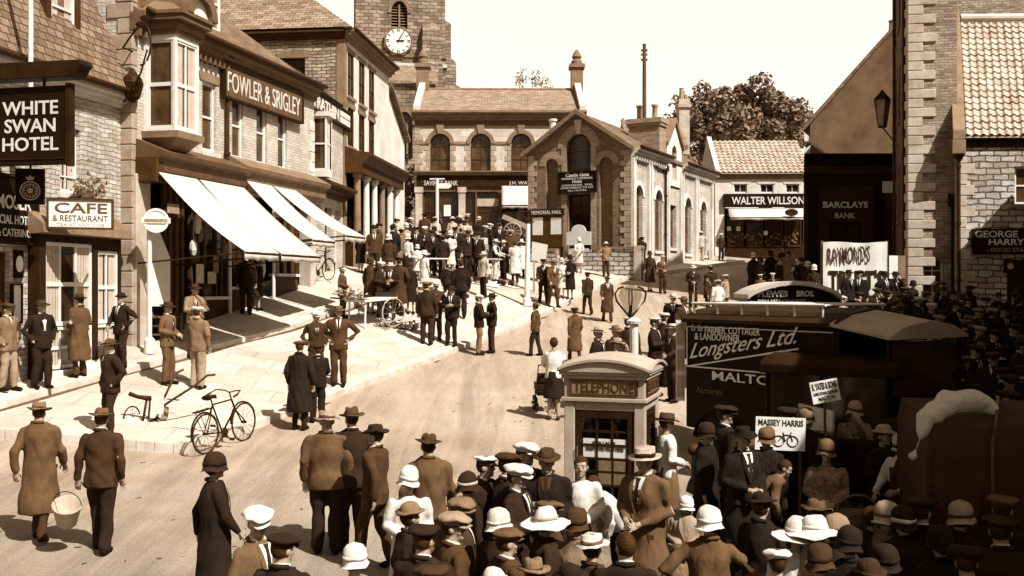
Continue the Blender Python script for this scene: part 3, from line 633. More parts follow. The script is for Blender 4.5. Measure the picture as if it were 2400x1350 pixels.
# blinds
def blind(F, xa, xb, n0, z0, n1, drop, label, xoff=0, sag=.11):
    ua, ub = F.at(xa, n0), F.at(xb, n0); t = thing('awning', F.P((ua+ub)/2, n0, z0), label, 'awning', 'white shop blinds')
    g = MB(); K = 10; J = 8; V = []
    for i in range(K+1):
        s = i/K
        for j in range(J+1): q = j/J; V.append(F.P(ua+(ub-ua)*q+xoff*s, n0+(n1-n0)*s, z0-drop*s-sag*math.sin(math.pi*s)*(1+.25*math.cos(q*9))+.012*math.sin(q*14)*s))
    g.mesh(V, [(i*(J+1)+j, i*(J+1)+j+1, (i+1)*(J+1)+j+1, (i+1)*(J+1)+j) for i in range(K) for j in range(J)])
    b = K*(J+1); E = [V[b+j] for j in range(J+1)]; E2 = [p-Vector((0, 0, .17+.02*math.sin(j*2.5))) for j, p in enumerate(E)]
    g.mesh(E+E2, [(j, j+1, J+2+j, J+1+j) for j in range(J)])
    c = g.build('canvas', M_BLIND, t, smooth=True); sol = c.modifiers.new('thickness', 'SOLIDIFY'); sol.thickness = .012
    g = MB(); g.tube([F.P(ua+xoff, n1, z0-drop-.03), F.P(ub+xoff, n1, z0-drop-.03)], .03)
    for u in (ua, ub): g.tube([F.P(u+xoff, n1, z0-drop-.03), F.P(u, .05, z0-drop-.25)], .02)
    g.build('frame', M_IRON, t); return t
zB = FB.zt(FB.at(372, .62), 404, .62)
blind(FB, 372, 462, .62, zB, 2.75, 1.78, 'nearest white blind of the shop, hung lowest over the pavement')
blind(FB, 468, 572, .62, zB, 2.75, 1.78, 'second white blind, butted against the nearest one', .02)
zB2 = FB.zt(FB.at(577, .5), 424, .5)
blind(FB, 578, 636, .5, zB2, 2.35, 1.55, 'third white blind, shading the second shop door', .05)
blind(FB, 641, 694, .5, zB2, 2.5, 1.35, 'far white blind, smallest and reaching towards the columned shop', .3)
# lamp bracket, roundel pole, white blind board by the shop
t = thing('lamp_bracket', FB.P(.1, .1, 8.6), 'scrolled black iron bracket with a dark lantern on the quoined corner', 'bracket')
g = MB(); P = [FB.P(.0, .02, 9.3)]
for k in range(14): a = k/13*math.pi*1.5; P.append(FB.P(-.35, .02+.85*math.sin(a*.5)*.9, 9.3+.45*math.sin(a))-FB.u*.15*k/13)
g.tube(P, .022, 6); g.tube([FB.P(-.3, .0, 8.1), FB.P(-.4, .5, 8.7), FB.P(-.45, .7, 9.2)], .02, 6); g.build('scroll', M_IRON, t)
g = MB(); c = FB.P(-.12, .1, 8.55); g.lathe(c, [(.05, -.42), (.17, -.3), (.24, 0), (.2, .12), (.1, .22), (.03, .34)], 10); g.build('lantern', M_IRON, t)
p = px(350, 800, 22.6); zg_ = gz(p.x, p.y)
t = thing('roundel_post', (p.x, p.y, zg_), 'pale post carrying a round white sign with a bar across it', 'sign post')
g = MB(); g.tube([(p.x, p.y, zg_), (p.x, p.y, px(0, 528, 22.6).z)], .055, 10); g.lathe((p.x, p.y, zg_), [(.12, 0), (.12, .3), (.07, .36)], 10); g.build('post', M_CREAMP, t)
FR = Fr((px(366, 517, 22.5).x, 22.5, 0), (.97, .25)); zc = px(0, 517, 22.5).z
g = MB()
for i in range(24):
    a, b = 2*math.pi*i/24, 2*math.pi*(i+1)/24; g.plate(FR, [(.27*math.cos(a), zc+.27*math.sin(a)), (.27*math.cos(b), zc+.27*math.sin(b)), (.215*math.cos(b), zc+.215*math.sin(b)), (.215*math.cos(a), zc+.215*math.sin(a))], -.02, .035)
g.plate(FR, [(.22*math.cos(i*.2618), zc+.22*math.sin(i*.2618)) for i in range(24)], -.015, .02); g.box(FR, -.3, .3, -.02, .045, zc-.06, zc+.06); g.build('roundel', M_WHITE, t)
g = MB(); g.box(FR, -.24, .24, .045, .05, zc-.035, zc+.035); g.build('bar', plain('faint_bar', .2, .6, .3, 9, 0), t)
FW_ = Fr((px(345, 700, 23.6).x, 23.6, 0), (.8, .6)); z0 = px(0, 718, 23.6).z; z1 = px(0, 545, 23.6).z
g = MB(); wd = .52; g.plate(FW_, [(0, z0), (wd, z0), (wd, z0+(z1-z0)*.66), (wd*.55, z1), (.02, z1)], -.03, .03)
tag(g.build('white_screen', M_CANVAS, base=FW_.P(0, 0, z0)), 'tall white screen with a sloped top beside the roundel post', 'screen')
t = thing('produce_stand', FW_.P(.3, .1, zg_), 'low dark slatted stand under the tall white screen', 'stand')
for k in range(4):
    g = MB(); g.box(FW_, -.05, .75, -.3, .2, zg_+.15+k*.2, zg_+.19+k*.2); g.build('shelf', M_WOODD if k % 2 else M_BROWN, t)
g = MB()
for a in (-.05, .7):
    for b in (-.3, .16): g.box(FW_, a, a+.05, b, b+.05, zg_-.02, zg_+.86)
g.build('leg', M_WOODD, t)

# --- small shop with the tilted nameboard
FCc = Fr((-6.40, 32.05, 0), (.09, 1)); LC = 4.35; EC = FCc.zt(.5, 196)
t = thing('narrow_shop', FCc.P(LC/2, 0, 4.3), 'narrow brick shop with a white first-floor bay and a tilted nameboard', 'building', 'buildings along the left side of the street')
zc0 = FCc.zt(1.5, 455); g = MB(); wd = FCc.rect(776, 797, 480, 600); wall(g, FCc, 0, LC, 3.2, EC, [(.3, 1.6, 4.9, zc0-.35), (2.0, 2.9, 4.2, zc0-.35), (3.2, LC-.25, 4.9, zc0-.35)], .25)
wall(g, FCc.side(LC), 0, 7, 3, EC); wall(g, FCc.lside(7), 0, 7, 3, EC); g.build('wall', B_CREAM, t)
for a, b, c in ((.3, 1.6, 4.9), (2.0, 2.9, 4.2), (3.2, LC-.25, 4.9)): window(FCc, (a, b, c, zc0-.35), t, M_BROWN if a == 2.0 else M_CREAMP, M_GLASSD, 1, 2, n=-.25, name='door' if a == 2.0 else 'window')
gable_roof(FCc, 0, LC, 7, EC, 2.3, t, M_SLATE, .2, wallmat=B_CREAM)
cornice(FCc, .03, LC-.03, zc0-.05, .42, .55, t, M_BROWN)
u0, u1, z0, z1 = FCc.at(722), FCc.at(770, .5), FCc.zt(1.2, 410), FCc.zt(1.2, 286)
g = MB()
g.box(FCc, u0, u1, .0, .62, z0-.18, z0); g.box(FCc, u0-.05, u1+.05, 0, .7, z1, z1+.14); g.box(FCc, u0, u1, .02, .07, z0, z1)
by = g.build('bay', M_CREAMP, t)
Fb2 = Fr(FCc.P(0, .62, 0), FCc.u); window(Fb2, (u0, u1, z0, z1), by, M_WHITE, M_GLASSL, 3, 2, n=-.08, fw=.07, curtain=M_CURT)
Ls = Fr(FCc.P(u0, 0, 0), FCc.n); window(Ls, (.0, .6, z0, z1), by, M_WHITE, M_GLASS, 1, 2, n=-.07, fw=.07); Rs = Fr(FCc.P(u1, .62, 0), -FCc.n); window(Rs, (.0, .6, z0, z1), by, M_WHITE, M_GLASS, 1, 2, n=-.07, fw=.07)
sb = thing('tilted_nameboard', FCc.P(.9, .6, 9), 'short brown nameboard, tilted forward above the narrow shop', 'sign')
FT = Fr((px(727, 230, 32.4).x, 32.4, 0), (.10, 1)); a, b = 0, FT.at(816); zt1, zt0 = FT.zt(a, 212), FT.zt(a, 252)
def tl(u, n, z): return FT.P(u, n, z)
g = MB(); g.box(FT, a, b, 0, .08, zt0, zt1); g.build('board', M_MID, sb); 
g = MB(); g.box(FT, a, b, 0, .13, zt0-.06, zt0); g.box(FT, a, b, 0, .13, zt1, zt1+.06); g.box(FT, a-.06, a, 0, .13, zt0-.06, zt1+.06); g.box(FT, b, b+.06, 0, .13, zt0-.06, zt1+.06); g.build('frame', M_DARK, sb)
lettering('FRATHIN', FT, a+.15, a+(b-a)*.66, zt0+.07, zt1-.07, .08, M_LETTER, sb, bold=.02, depth=.02)
g = MB(); g.box(FT, a+(b-a)*.70, b-.1, .08, .10, zt0+.30, zt1-.06); g.box(FT, a+(b-a)*.70, b-.1, .08, .10, zt0+.06, zt0+.26); g.build('side_panel', M_LETTER, sb)
g = MB()
for u in (a+.3, b-.3): g.tube([FT.P(u, 0, zt0+.2), FCc.P(u, .0, zt0+.1)], .03)
g.build('bracket', M_IRON, sb)

# --- tall white house with the columned shop
FD = Fr((-5.98, 36.5, 0), (.118, 1)); LD = 6.75; ED = 13.25
t = thing('white_house', FD.P(LD/2, 0, 4.8), 'tall white fronted house with hipped roof and a columned shop below', 'building', 'buildings along the left side of the street')
zsh = FD.zt(1, 372)
ops = []
for x in (822, 848, 871):
    u = FD.at(x)
    for (za, zb) in ((10.95, 12.55), (9.15, 10.55)): ops.append((u-.42, u+.42, za, zb))
g = MB(); wall(g, FD, 0, LD, zsh-.3, ED, ops, .07); g.build('wall', M_STUCCO, t)
for o_ in ops: window(FD, o_, t, M_BROWN, M_GLASSD, 2, 2, n=-.07, fw=.05, sill=M_TRIM, head=M_TRIM, headh=.14)
FDs = FD.lside(12); wn = FDs.rect(660, 715, 136, 190)
g = MB(); wall(g, FDs, 0, 12, 3, ED, [wn], .2); g.add([FD.P(LD, 0, 3), FD.P(LD, -12, 3), FD.P(LD, -12, ED), FD.P(LD, 0, ED)]); g.add([FD.P(0, -12, 3), FD.P(LD, -12, 3), FD.P(LD, -12, ED), FD.P(0, -12, ED)])
g.build('side_wall', B_STONE, t); window(FDs, wn, t, M_BROWN, M_GLASSD, 2, 1, n=-.2, sill=M_TRIM, head=M_TRIM)
g = MB(); h = LD/2
a = [FD.P(-.3, .35, ED), FD.P(LD+.3, .35, ED), FD.P(LD+.3, -12.3, ED), FD.P(-.3, -12.3, ED)]; r0, r1 = FD.P(h, -h, ED+2.9), FD.P(h, -12+h, ED+2.9)
g.add([a[0], a[1], r0]); g.add([a[1], a[2], r1, r0]); g.add([a[2], a[3], r1]); g.add([a[3], a[0], r0, r1]); g.add(a[::-1]); g.build('roof', M_PLAINTILE, t)
cornice(FD, -.05, LD+.05, ED-.38, .36, .36, t, M_TRIM); cornice(FDs, 0, 12.05, ED-.38, .30, .26, t, M_GUT); gutter(FD, 0, LD, .4, ED+.0, t)
q = MB(); q.box(FD, -.02, .28, -.28, .02, 4, ED-.38); q.build('corner_strip', M_TRIM, t)
chimney(t, FD, 2.6, 3.8, -9, -10, ED+2, ED+4, B_BRICK, M_POT, 2)
# columned shop front
no = .85; zg2 = gz(FD.P(3, 0, 0).x, 39)
g = MB(); g.extr(FD, [(-.02, zsh-.62), (no-.2, zsh-.62), (no-.2, zsh-.30), (no-.08, zsh-.26), (no, zsh-.1), (no+.06, zsh), (no+.06, zsh+.1), (no-.3, zsh+.14), (-.02, zsh+.35)], .0, LD-.05); sf = g.build('shop_cornice', M_BROWN, t)
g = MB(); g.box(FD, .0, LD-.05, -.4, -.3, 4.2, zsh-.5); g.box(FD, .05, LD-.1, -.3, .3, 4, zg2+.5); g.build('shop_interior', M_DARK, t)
for k in range(6):
    u = .3+k*(LD-.7)/5; g = MB(); g.box(FD, u-.2, u+.2, .22, .58, zg2-.6, zg2+.55); g.lathe(FD.P(u, .4, zg2+.55), [(.17, 0), (.17, .08), (.13, .12), (.125, 1), (.11, zsh-.8-zg2-.55), (.17, zsh-.75-zg2-.55), (.19, zsh-.62-zg2-.55)], 14); g.build('column', M_CREAMP if k % 3 else M_TRIM, t)
for k in range(5):
    u = .3+k*(LD-.7)/5; w_ = (LD-.7)/5; window(Fr(FD.P(0, .2, 0), FD.u), (u+.22, u+w_-.22, zg2+.6, zsh-.65), t, M_BROWN, M_GLASSD, 1, 2, n=0, fw=.05)
# --- low whitewashed house beyond it
FE2 = Fr(FD.P(LD+.02, -.1, 0), (.13, 1)); g = MB(); LE = 3.2; zE = [FE2.zt(0, 205), FE2.zt(LE, 335)]
g.prism([FE2.P(0, 0, 4.5), FE2.P(LE, 0, 4.5), FE2.P(LE, 0, zE[1]), FE2.P(0, 0, zE[0])], [FE2.P(0, -5, 4.5), FE2.P(LE, -5, 4.5), FE2.P(LE, -5, zE[1]), FE2.P(0, -5, zE[0])])
t = thing('whitewashed_house', FE2.P(1.5, 0, 5.2), 'low whitewashed house end with sloping roof beside the church', 'building', 'buildings along the left side of the street'); g.build('wall', M_STUCCO, t)
g = MB(); g.prism([FE2.P(0, .25, zE[0]+.03), FE2.P(LE+.15, .25, zE[1]+.03), FE2.P(LE+.15, .25, zE[1]+.17), FE2.P(0, .25, zE[0]+.17)], [FE2.P(0, -5, zE[0]+.03), FE2.P(LE+.15, -5, zE[1]+.03), FE2.P(LE+.15, -5, zE[1]+.17), FE2.P(0, -5, zE[0]+.17)]); g.build('roof', M_SLATE, t)

# ================================================================ the head of the market place
# --- church
FT_ = Fr((px(833, 400, 75).x, 75, 0), (.985, .17)); wT = 6.6; topT = 31
t = thing('church_tower', FT_.P(wT/2, -3, 7.5), 'rubble stone church tower with a white clock face, cut by the top of the frame', 'church')
lw = FT_.rect(917, 955, 2, 66); lw = (lw[0], lw[1], lw[2], lw[3], 1.5)
g = MB(); wall(g, FT_, 0, wT, 6, topT, [lw], .5); SR = FT_.side(wT)
wall(g, SR, 0, 6.6, 6, topT, [(2.6, 3.9, lw[2], lw[3], 1.5)], .5); wall(g, FT_.lside(6.6), 0, 6.6, 6, topT); g.build('wall', B_TOWER, t)
for F_, o_ in ((FT_, lw), (SR, (2.6, 3.9, lw[2], lw[3]))):
    g = MB()
    for k in range(9): z = o_[2]+.1+k*(o_[3]-o_[2])/9.5; g.extr(F_, [(-.48, z+.14), (-.2, z), (-.2, z+.03), (-.48, z+.18)], o_[0], o_[1])
    um = (o_[0]+o_[1])/2; g.box(F_, um-.06, um+.06, -.3, -.1, o_[2], o_[3]-.2); lv = g.build('louvre', M_TRIM, t)
    g = MB(); g.box(F_, o_[0]-.1, o_[1]+.1, -.55, -.5, o_[2], o_[3]); g.build('recess', M_BLACK, lv)
def arch_ring(F, a, b, s, h, wd, n0, n1, K=16, pointed=0):
    g = MB(); c = (a+b)/2; r = (b-a)/2
    f = lambda q, e: (c-(r+e)*math.cos(math.pi*q), s+(h+e)*math.sin(math.pi*q))
    for i in range(K):
        p, q = i/K, (i+1)/K-.004; g.plate(F, [f(p, 0), f(q, 0), f(q, wd), f(p, wd)], n0, n1)
    return g
for F_, o_ in ((FT_, lw),): arch_ring(F_, o_[0], o_[1], o_[3]-(o_[1]-o_[0])*.75, (o_[1]-o_[0])*.75, .25, -.1, .08).build('hood_mould', M_TRIM, t)
for y, n in ((130, .12), (152, .18), (235, .15)):
    z = FT_.zt(3, y); band(FT_, -.1, wT+.1, z-.12, z+.12, n, t, M_TRIML if y == 152 else M_TRIM); band(SR, 0, 6.6, z-.12, z+.12, n, t, M_TRIM)
# buttresses stepping in
bu = FT_.at(1012)
for (ua, ub, stages) in ((bu-.9, bu+.75, ((6, 60, 1.0), (14, 60, .7))),):
    g = MB(); zz = [6, FT_.zt(bu, 215), FT_.zt(bu, 150), FT_.zt(bu, 92), FT_.zt(bu, 58)]; nn = [1.5, 1.25, .95, .6]
    for i in range(4): g.extr(FT_, [(-.02, zz[i]), (nn[i], zz[i]), (nn[i], zz[i+1]-.5 if i == 3 else zz[i+1]-.25), (-.02 if i == 3 else nn[i+1], zz[i+1])] + ([] if i == 3 else [(-.02, zz[i+1])]), ua+i*.06, ub-i*.06)
    g.build('buttress', B_TOWER, t)
for k, u in enumerate((.6, 5.2)):
    g = MB(); zz = [6, FT_.zt(bu, 200), FT_.zt(bu, 130), FT_.zt(bu, 40)]; nn = [1.3, .9, .5]
    for i in range(3): g.extr(SR, [(-.02, zz[i]), (nn[i], zz[i]), (nn[i], zz[i+1]-.3), (nn[i+1] if i < 2 else -.02, zz[i+1])]+([(-.02, zz[i+1])] if i < 2 else []), u, u+.9)
    g.build('buttress', B_TOWER, t)
# clock
cu, cz = FT_.at(933), FT_.zt(FT_.at(933), 98); r = .96
oc = lambda e: [(cu+(r+e)*math.cos(math.pi/8+i*math.pi/4), cz+(r+e)*math.sin(math.pi/8+i*math.pi/4)) for i in range(8)]
g = MB(); g.plate(FT_, oc(.14), -.02, .28); ck = g.build('clock', M_TRIM, t)
g = MB(); g.plate(FT_, [(cu+r*math.cos(i*.1963), cz+r*math.sin(i*.1963)) for i in range(32)], .28, .31); g.build('dial', M_WHITE, ck)
g = MB()
for i in range(12):
    a = i*math.pi/6; c, s = math.cos(a), math.sin(a); f = lambda q, w_: (cu+c*q-s*w_, cz+s*q+c*w_)
    for o in ((0,) if i % 3 else (-.06, .06)): g.plate(FT_, [f(.66, o-.028), f(.88, o-.035), f(.88, o+.035), f(.66, o+.028)], .31, .325)
for i in range(32):
    a, b = i*.19635, (i+1)*.19635; g.plate(FT_, [(cu+.96*math.cos(a), cz+.96*math.sin(a)), (cu+.96*math.cos(b), cz+.96*math.sin(b)), (cu+.92*math.cos(b), cz+.92*math.sin(b)), (cu+.92*math.cos(a), cz+.92*math.sin(a))], .31, .325)
g.build('numeral_ring', M_INK, ck)
for ang, ln, wd in ((60, .72, .04), (2, .45, .07)):     # about five past three
    a = rad(ang); c, s = math.cos(a), math.sin(a); f = lambda q, w_: (cu+c*q-s*w_, cz+s*q+c*w_); g = MB(); g.plate(FT_, [f(-.14, -wd*.7), f(ln*.8, -wd), f(ln, 0), f(ln*.8, wd), f(-.14, wd*.7)], .33, .35); g.build('hand', M_INK, ck)
# nave with battlements running back, and the low west wall with its pointed window
FN = Fr(FT_.P(wT-.2, -6, 0), (.24, .97)); zn = FN.zt(2, 178)
t = thing('church_nave', FN.P(6, -3, 8), 'battlemented stone nave running back behind the church tower', 'church')
g = MB(); wall(g, FN, 0, 26, 6, zn-.9); g.add([FN.P(0, -8, zn-.9), FN.P(26, -8, zn-.9), FN.P(26, 0, zn-.9), FN.P(0, 0, zn-.9)]); g.build('wall', B_TOWER, t)
g = MB()
for k in range(18): g.box(FN, .3+k*1.45, 1.15+k*1.45, -.35, .05, zn-.9, zn)
g.box(FN, 0, 26, -.35, .10, zn-1.25, zn-.9); g.build('battlement', B_TOWER, t)
FV = Fr((px(893, 400, 68).x, 68, 0), (.99, .12)); aw = FV.rect(930, 967, 262, 372); zv = FV.zt(2, 196)
t = thing('church_porch', FV.P(1.6, 0, 7.5), 'dark stone wall with tall pointed church window behind the white house', 'church')
g = MB(); aw = (aw[0], aw[1], aw[2], aw[3], 1.7); wall(g, FV, 0, 3.6, 6, zv, [aw], .35); wall(g, FV.side(3.6), 0, 6, 6, zv); g.build('wall', B_TOWER, t)
g = MB(); um = (aw[0]+aw[1])/2
for u in (aw[0]+(aw[1]-aw[0])*k/3 for k in (1, 2)): g.box(FV, u-.05, u+.05, -.33, -.2, aw[2], aw[3]-.25)
tr = g.build('tracery', M_TRIM, t); g = MB(); g.box(FV, aw[0]-.05, aw[1]+.05, -.36, -.34, aw[2], aw[3]); g.build('pane', M_GLASSD, tr)
arch_ring(FV, aw[0], aw[1], aw[3]-(aw[1]-aw[0])*.85, (aw[1]-aw[0])*.85, .22, -.02, .1).build('hood_mould', M_TRIM, t)
g = MB(); g.extr(FV, [(.3, zv), (-6, zv+2.4), (-6, zv+2.5), (.3, zv+.14)], -.2, 3.8); g.build('roof', M_PLAINTILE, t)

# --- savings bank
FG = Fr((px(972, 400, 52).x, 52, 0), (1, .01)); LG = FG.at(1374); EG = FG.zt(3, 282); zB0 = gz(-2, 52)
t = thing('savings_bank', FG.P(LG/2, 0, zB0), 'pale stone bank with round arched windows above dark shop fronts', 'building'); TG = t
win = []
for x0, x1 in ((1008, 1055), (1103, 1150), (1198, 1245), (1292, 1338)): r = FG.rect(x0, x1, 313, 402); win.append((r[0], r[1], r[2], r[3], 1.0))
zfa0, zfa1 = FG.zt(2, 438), FG.zt(2, 412)
g = MB(); wall(g, FG, 0, LG, zfa0, EG, win, .22); wall(g, FG.side(LG), 0, 8, 5, EG); wall(g, FG.lside(8), 0, 8, 5, EG); g.build('wall', B_ASHLAR, t)
for o_ in win:
    window(FG, o_, t, M_BROWN, M_GLASS, 2, 3, n=-.22, fw=.06, sill=M_TRIM)
    s = o_[3]-(o_[1]-o_[0])/2; h = arch_ring(FG, o_[0], o_[1], s, (o_[1]-o_[0])/2, .2, -.02, .10).build('hood_mould', M_TRIM, t)
    um = (o_[0]+o_[1])/2; k = MB(); k.plate(FG, [(um-.12, o_[3]-.02), (um+.12, o_[3]-.02), (um+.2, o_[3]+.42), (um-.2, o_[3]+.42)], -.02, .16); k.build('keystone', M_TRIM, h)
    k = MB()
    for sd in (-1, 1):
        e = o_[0] if sd < 0 else o_[1]; quoins(k, FG, e, o_[2], s-.05, .30, .18, .27, sd, .02)
    k.build('quoins', M_QUOIN, t)
zs_ = FG.zt(2, 335)
g = MB(); pts = [0]+[x for o_ in win for x in (o_[0]-.2, o_[1]+.2)]+[LG]
for a, b in zip(pts[::2], pts[1::2]): g.box(FG, a, b, -.02, .06, zs_-.07, zs_+.07)
g.build('string_course', M_TRIM, t)
cornice(FG, -.15, LG, EG-.05, .5, .45, t, M_TRIM); band(FG, 0, LG, EG-.35, EG-.06, .06, t, M_MID); g = MB(); quoins(g, FG, 0, zfa1, EG-.35, .42, .28, .3, 1, .03); g.build('quoins', M_QUOIN, t)
zr_ = 14.75-EG; gable_roof(FG, .25, LG-.2, 8, EG+.45, zr_-.45, t, masonry('fine_slate_roof', .15, .27, .08, .3, .17, .010, .8, .02, .35), .4, wallmat=B_ASHLAR, ridge=M_TRIM)
for u in (.05, LG-.25):
    g = MB(); g.extr(FG, [(.3, EG+.42), (-4, 15.05), (-8.3, EG+.42), (-8.3, EG+.7), (-4, 15.35), (.3, EG+.7)], u-.1, u+.22); g.build('gable_coping', M_TRIML, t)
    g = MB(); g.box(FG, u-.26, u+.38, -4.4, -3.6, 14.6, 16.0); g.box(FG, u-.36, u+.48, -4.5, -3.5, 16.0, 16.2); g.lathe(FG.P(u+.06, -4, 16.2), [(.30, 0), (.30, .22), (.20, .3), (.28, .45), (.16, .7), (.05, .85)], 12); g.build('chimney', M_TRIM, t)
cornice(FG, -.05, LG, zfa1, .22, .35, t, M_TRIM); fz = MB(); fz.box(FG, .1, LG-.1, -.1, .10, zfa0, zfa1-.01); fa = fz.build('fascia', M_DARK, t)
lettering('SAVINGS BANK', FG, FG.at(994), FG.at(1073), FG.zt(2, 435), FG.zt(2, 424), .10, M_LETTER, fa)
lettering('J.H. WATERS', FG, FG.at(1193), FG.at(1262), FG.zt(2, 435), FG.zt(2, 425), .10, M_LETTER, fa)
gf = MB(); bays = [FG.rect(x0, x1, 452, 560) for x0, x1 in ((992, 1024), (1030, 1076), (1088, 1114), (1118, 1168), (1176, 1236), (1242, 1330))]
zg_ = zB0-.3; b_ops = [(r[0], r[1], (zg_+.3 if i in (2,) else zB0+.75), zfa0-.25) for i, r in enumerate(bays)]
wall(gf, FG, 0, LG, zg_-1, zfa0, b_ops, .2); gf.build('shop_front', M_MID, t)
for i, o_ in enumerate(b_ops):
    window(FG, o_, t, M_BROWN, M_GLASSD, 2 if i != 2 else 1, 1 if i == 2 else 2, n=-.2, name='door' if i == 2 else 'shop_window')
for x in (982, 1083): g = MB(); u = FG.at(x); g.box(FG, u-.17, u+.17, -.02, .16, zB0-.8, zfa0-.02); g.box(FG, u-.22, u+.22, -.02, .2, zfa0-.3, zfa0-.03); g.build('pilaster', M_QUOINL, t)
r = FG.rect(1118, 1168, 465, 483); g = MB(); g.box(FG, r[0], r[1], -.15, -.13, r[2], r[3]); g.build('notice', M_PAPERB, t)
r = FG.rect(1040, 1056, 480, 506); g = MB(); g.box(FG, r[0], r[1], -.15, -.13, r[2], r[3]); g.build('notice', M_PAPER, t)
ub_ = blind(FG, 1176, 1240, .2, FG.zt(5, 437), 1.0, 1.02, 'white scalloped blind hung beside the brick hall')

# --- memorial hall
uh = Vector((.46, .888, 0)); C = Vector((5.13, 44, 0)); FHf = Fr(C+Vector((-.888, .46, 0))*4.95, (.888, -.46)); wH = 4.95; FHs = Fr(C, uh[:2]); LH = 12.0
EH, AP, zH = 10.05, 11.62, 4.75
t = thing('memorial_hall', C+Vector((-2, 1, zH)), 'brown brick hall with arched gable front and pale pilastered side', 'building'); TH = t
cw = FHf.rect(1328, 1385, 314, 402); cw = (cw[0], cw[1], cw[2], cw[3], 1.0); dw = FHf.rect(1331, 1384, 455, 600); dw = (dw[0], dw[1], zH-.2, dw[3])
ba, bb = FHf.rect(1279, 1308, 372, 600), FHf.rect(1405, 1436, 368, 600); ba = (ba[0], ba[1], zH, ba[3], 1.0); bb = (bb[0], bb[1], zH, bb[3], 1.0)
g = MB(); wall(g, FHf, 0, wH, zH-2, EH, [(cw[0], cw[1], cw[2], EH), dw, ba, bb], .22); wall(g, FHf, ba[0]-.0, ba[1], ba[2], ba[3], (), n=-.22); wall(g, FHf, bb[0], bb[1], bb[2], bb[3], (), n=-.22); zl = lambda u: EH+(AP-EH)*(1-abs(u-wH/2)/(wH/2)); ca, cb_, ct = cw[0], cw[1], cw[3]; g.add([FHf.P(0, 0, EH), FHf.P(ca, 0, EH), FHf.P(ca, 0, zl(ca))]); g.add([FHf.P(cb_, 0, EH), FHf.P(wH, 0, EH), FHf.P(cb_, 0, zl(cb_))]); g.add([FHf.P(ca, 0, ct), FHf.P(cb_, 0, ct), FHf.P(cb_, 0, zl(cb_)), FHf.P(wH/2, 0, AP), FHf.P(ca, 0, zl(ca))])
wall(g, FHf, ca, cb_, EH, ct, [(ca, cb_, EH-1, ct, 1.0)], .22); wall(g, FHf.lside(LH), 0, LH, zH-2, EH)
bk = Fr(FHs.P(LH, 0, 0), (-FHf.u)[:2]); wall(g, bk, 0, wH, zH-2, EH); g.build('wall', B_BRICK, t)
window(FHf, cw, t, M_BROWN, M_GLASSD, 1, 1, n=-.22, fw=.08, sill=M_TRIM); window(FHf, dw, t, M_DARK, M_GLASSD, 2, 3, n=-.22, fw=.1, name='door')
for o_ in (cw, ba, bb):
    rr_ = (o_[1]-o_[0])/2; s = o_[3]-rr_; arch_ring(FHf, o_[0], o_[1], s, rr_, .42 if o_ is cw else .3, -.02, .03, 26).build('brick_arch', B_BRICKL, t)
for a, b in ((cw[0]-.25, cw[0]), (cw[1], cw[1]+.25)):
    g = MB(); g.box(FHf, a, b, -.02, .025, zH-1, cw[3]-(cw[1]-cw[0])/2); g.build('brick_pier', B_BRICKL, t)
g = MB(); quoins(g, FHf, .0, zH-1, EH-.1, .42, .28, .24, 1, .03); quoins(g, FHf, wH, zH-1, EH-.1, .5, .32, .24, -1, .03, first=1); g.build('quoins', M_QUOIN, t)
um = (cw[0]+cw[1])/2; g = MB(); g.plate(FHf, [(um-.10, cw[3]), (um+.10, cw[3]), (um+.18, cw[3]+.62), (um-.18, cw[3]+.62)], -.02, .08); g.build('keystone', M_QUOINL, t)
# pitched roof with coped gable
g = MB(); ov = .16
for sd in (0, 1):
    e = -ov if sd == 0 else wH+ov; ez = EH-ov*(AP-EH)/(wH/2)
    g.prism([FHf.P(e, .28, ez), FHf.P(wH/2, .28, AP), FHf.P(wH/2, .28, AP+.14), FHf.P(e, .28, ez+.14)], [FHf.P(e, -LH, ez), FHf.P(wH/2, -LH, AP), FHf.P(wH/2, -LH, AP+.14), FHf.P(e, -LH, ez+.14)])
rfh = g.build('roof', M_SLATE, t)
g = MB(); g.plate(FHf, [(-.22, EH-.19), (wH/2, AP+.02), (wH+.22, EH-.19), (wH+.22, EH+.0), (wH/2, AP+.24), (-.22, EH+.0)], .10, .34); g.build('gable_coping', M_TRIM, rfh)
for (u_, n_, z0_, z1_) in ((.85, -.9, 10.3, 11.35),):
    g = MB(); g.box(FHf, u_-.3, u_+.2, n_-.3, n_+.3, 9.9, z0_+.5); g.build('chimney', M_MID, t); g = MB(); g.lathe(FHf.P(u_-.05, n_, z0_+.5), [(.2, 0), (.17, .1), (.15, .75), (.2, .8), (.2, .9), (.12, .9)], 12); g.build('chimney_pot', M_CREAMP, t)
# pale side: pilasters and arched windows
cen = [FHs.at(x) for x in (1497, 1543, 1612, 1648)]; bw_ = .48; zs1 = FHs.zt(.8, 588); hs = []
for u in cen: hs.append((u-bw_, u+bw_, zH+.95, zH+3.75, 1.0))
um = FHs.at(1577); hs.append((um-bw_, um+bw_, zH+1.15, zH+3.2))
g = MB(); wall(g, FHs, 0, LH, zH-2, EH, hs, .2); g.build('side_wall', B_CREAM, t)
for o_ in hs: window(FHs, o_, t, M_TRIM, M_GLASS, 2, 3, n=-.2, fw=.07, sill=M_TRIML)
g = MB()
for u in sorted([0.14]+[(a+b)/2 for a, b in zip(sorted(cen+[um]), sorted(cen+[um])[1:])]+[LH-.14]):
    for d_ in ((-.27, -.05), (.05, .27)) if .3 < u < LH-.3 else ((-.14, .14),): g.box(FHs, u+d_[0], u+d_[1], -.02, .13, zH-1.2, EH-.42)
g.build('pilaster', M_STUCCO, t)
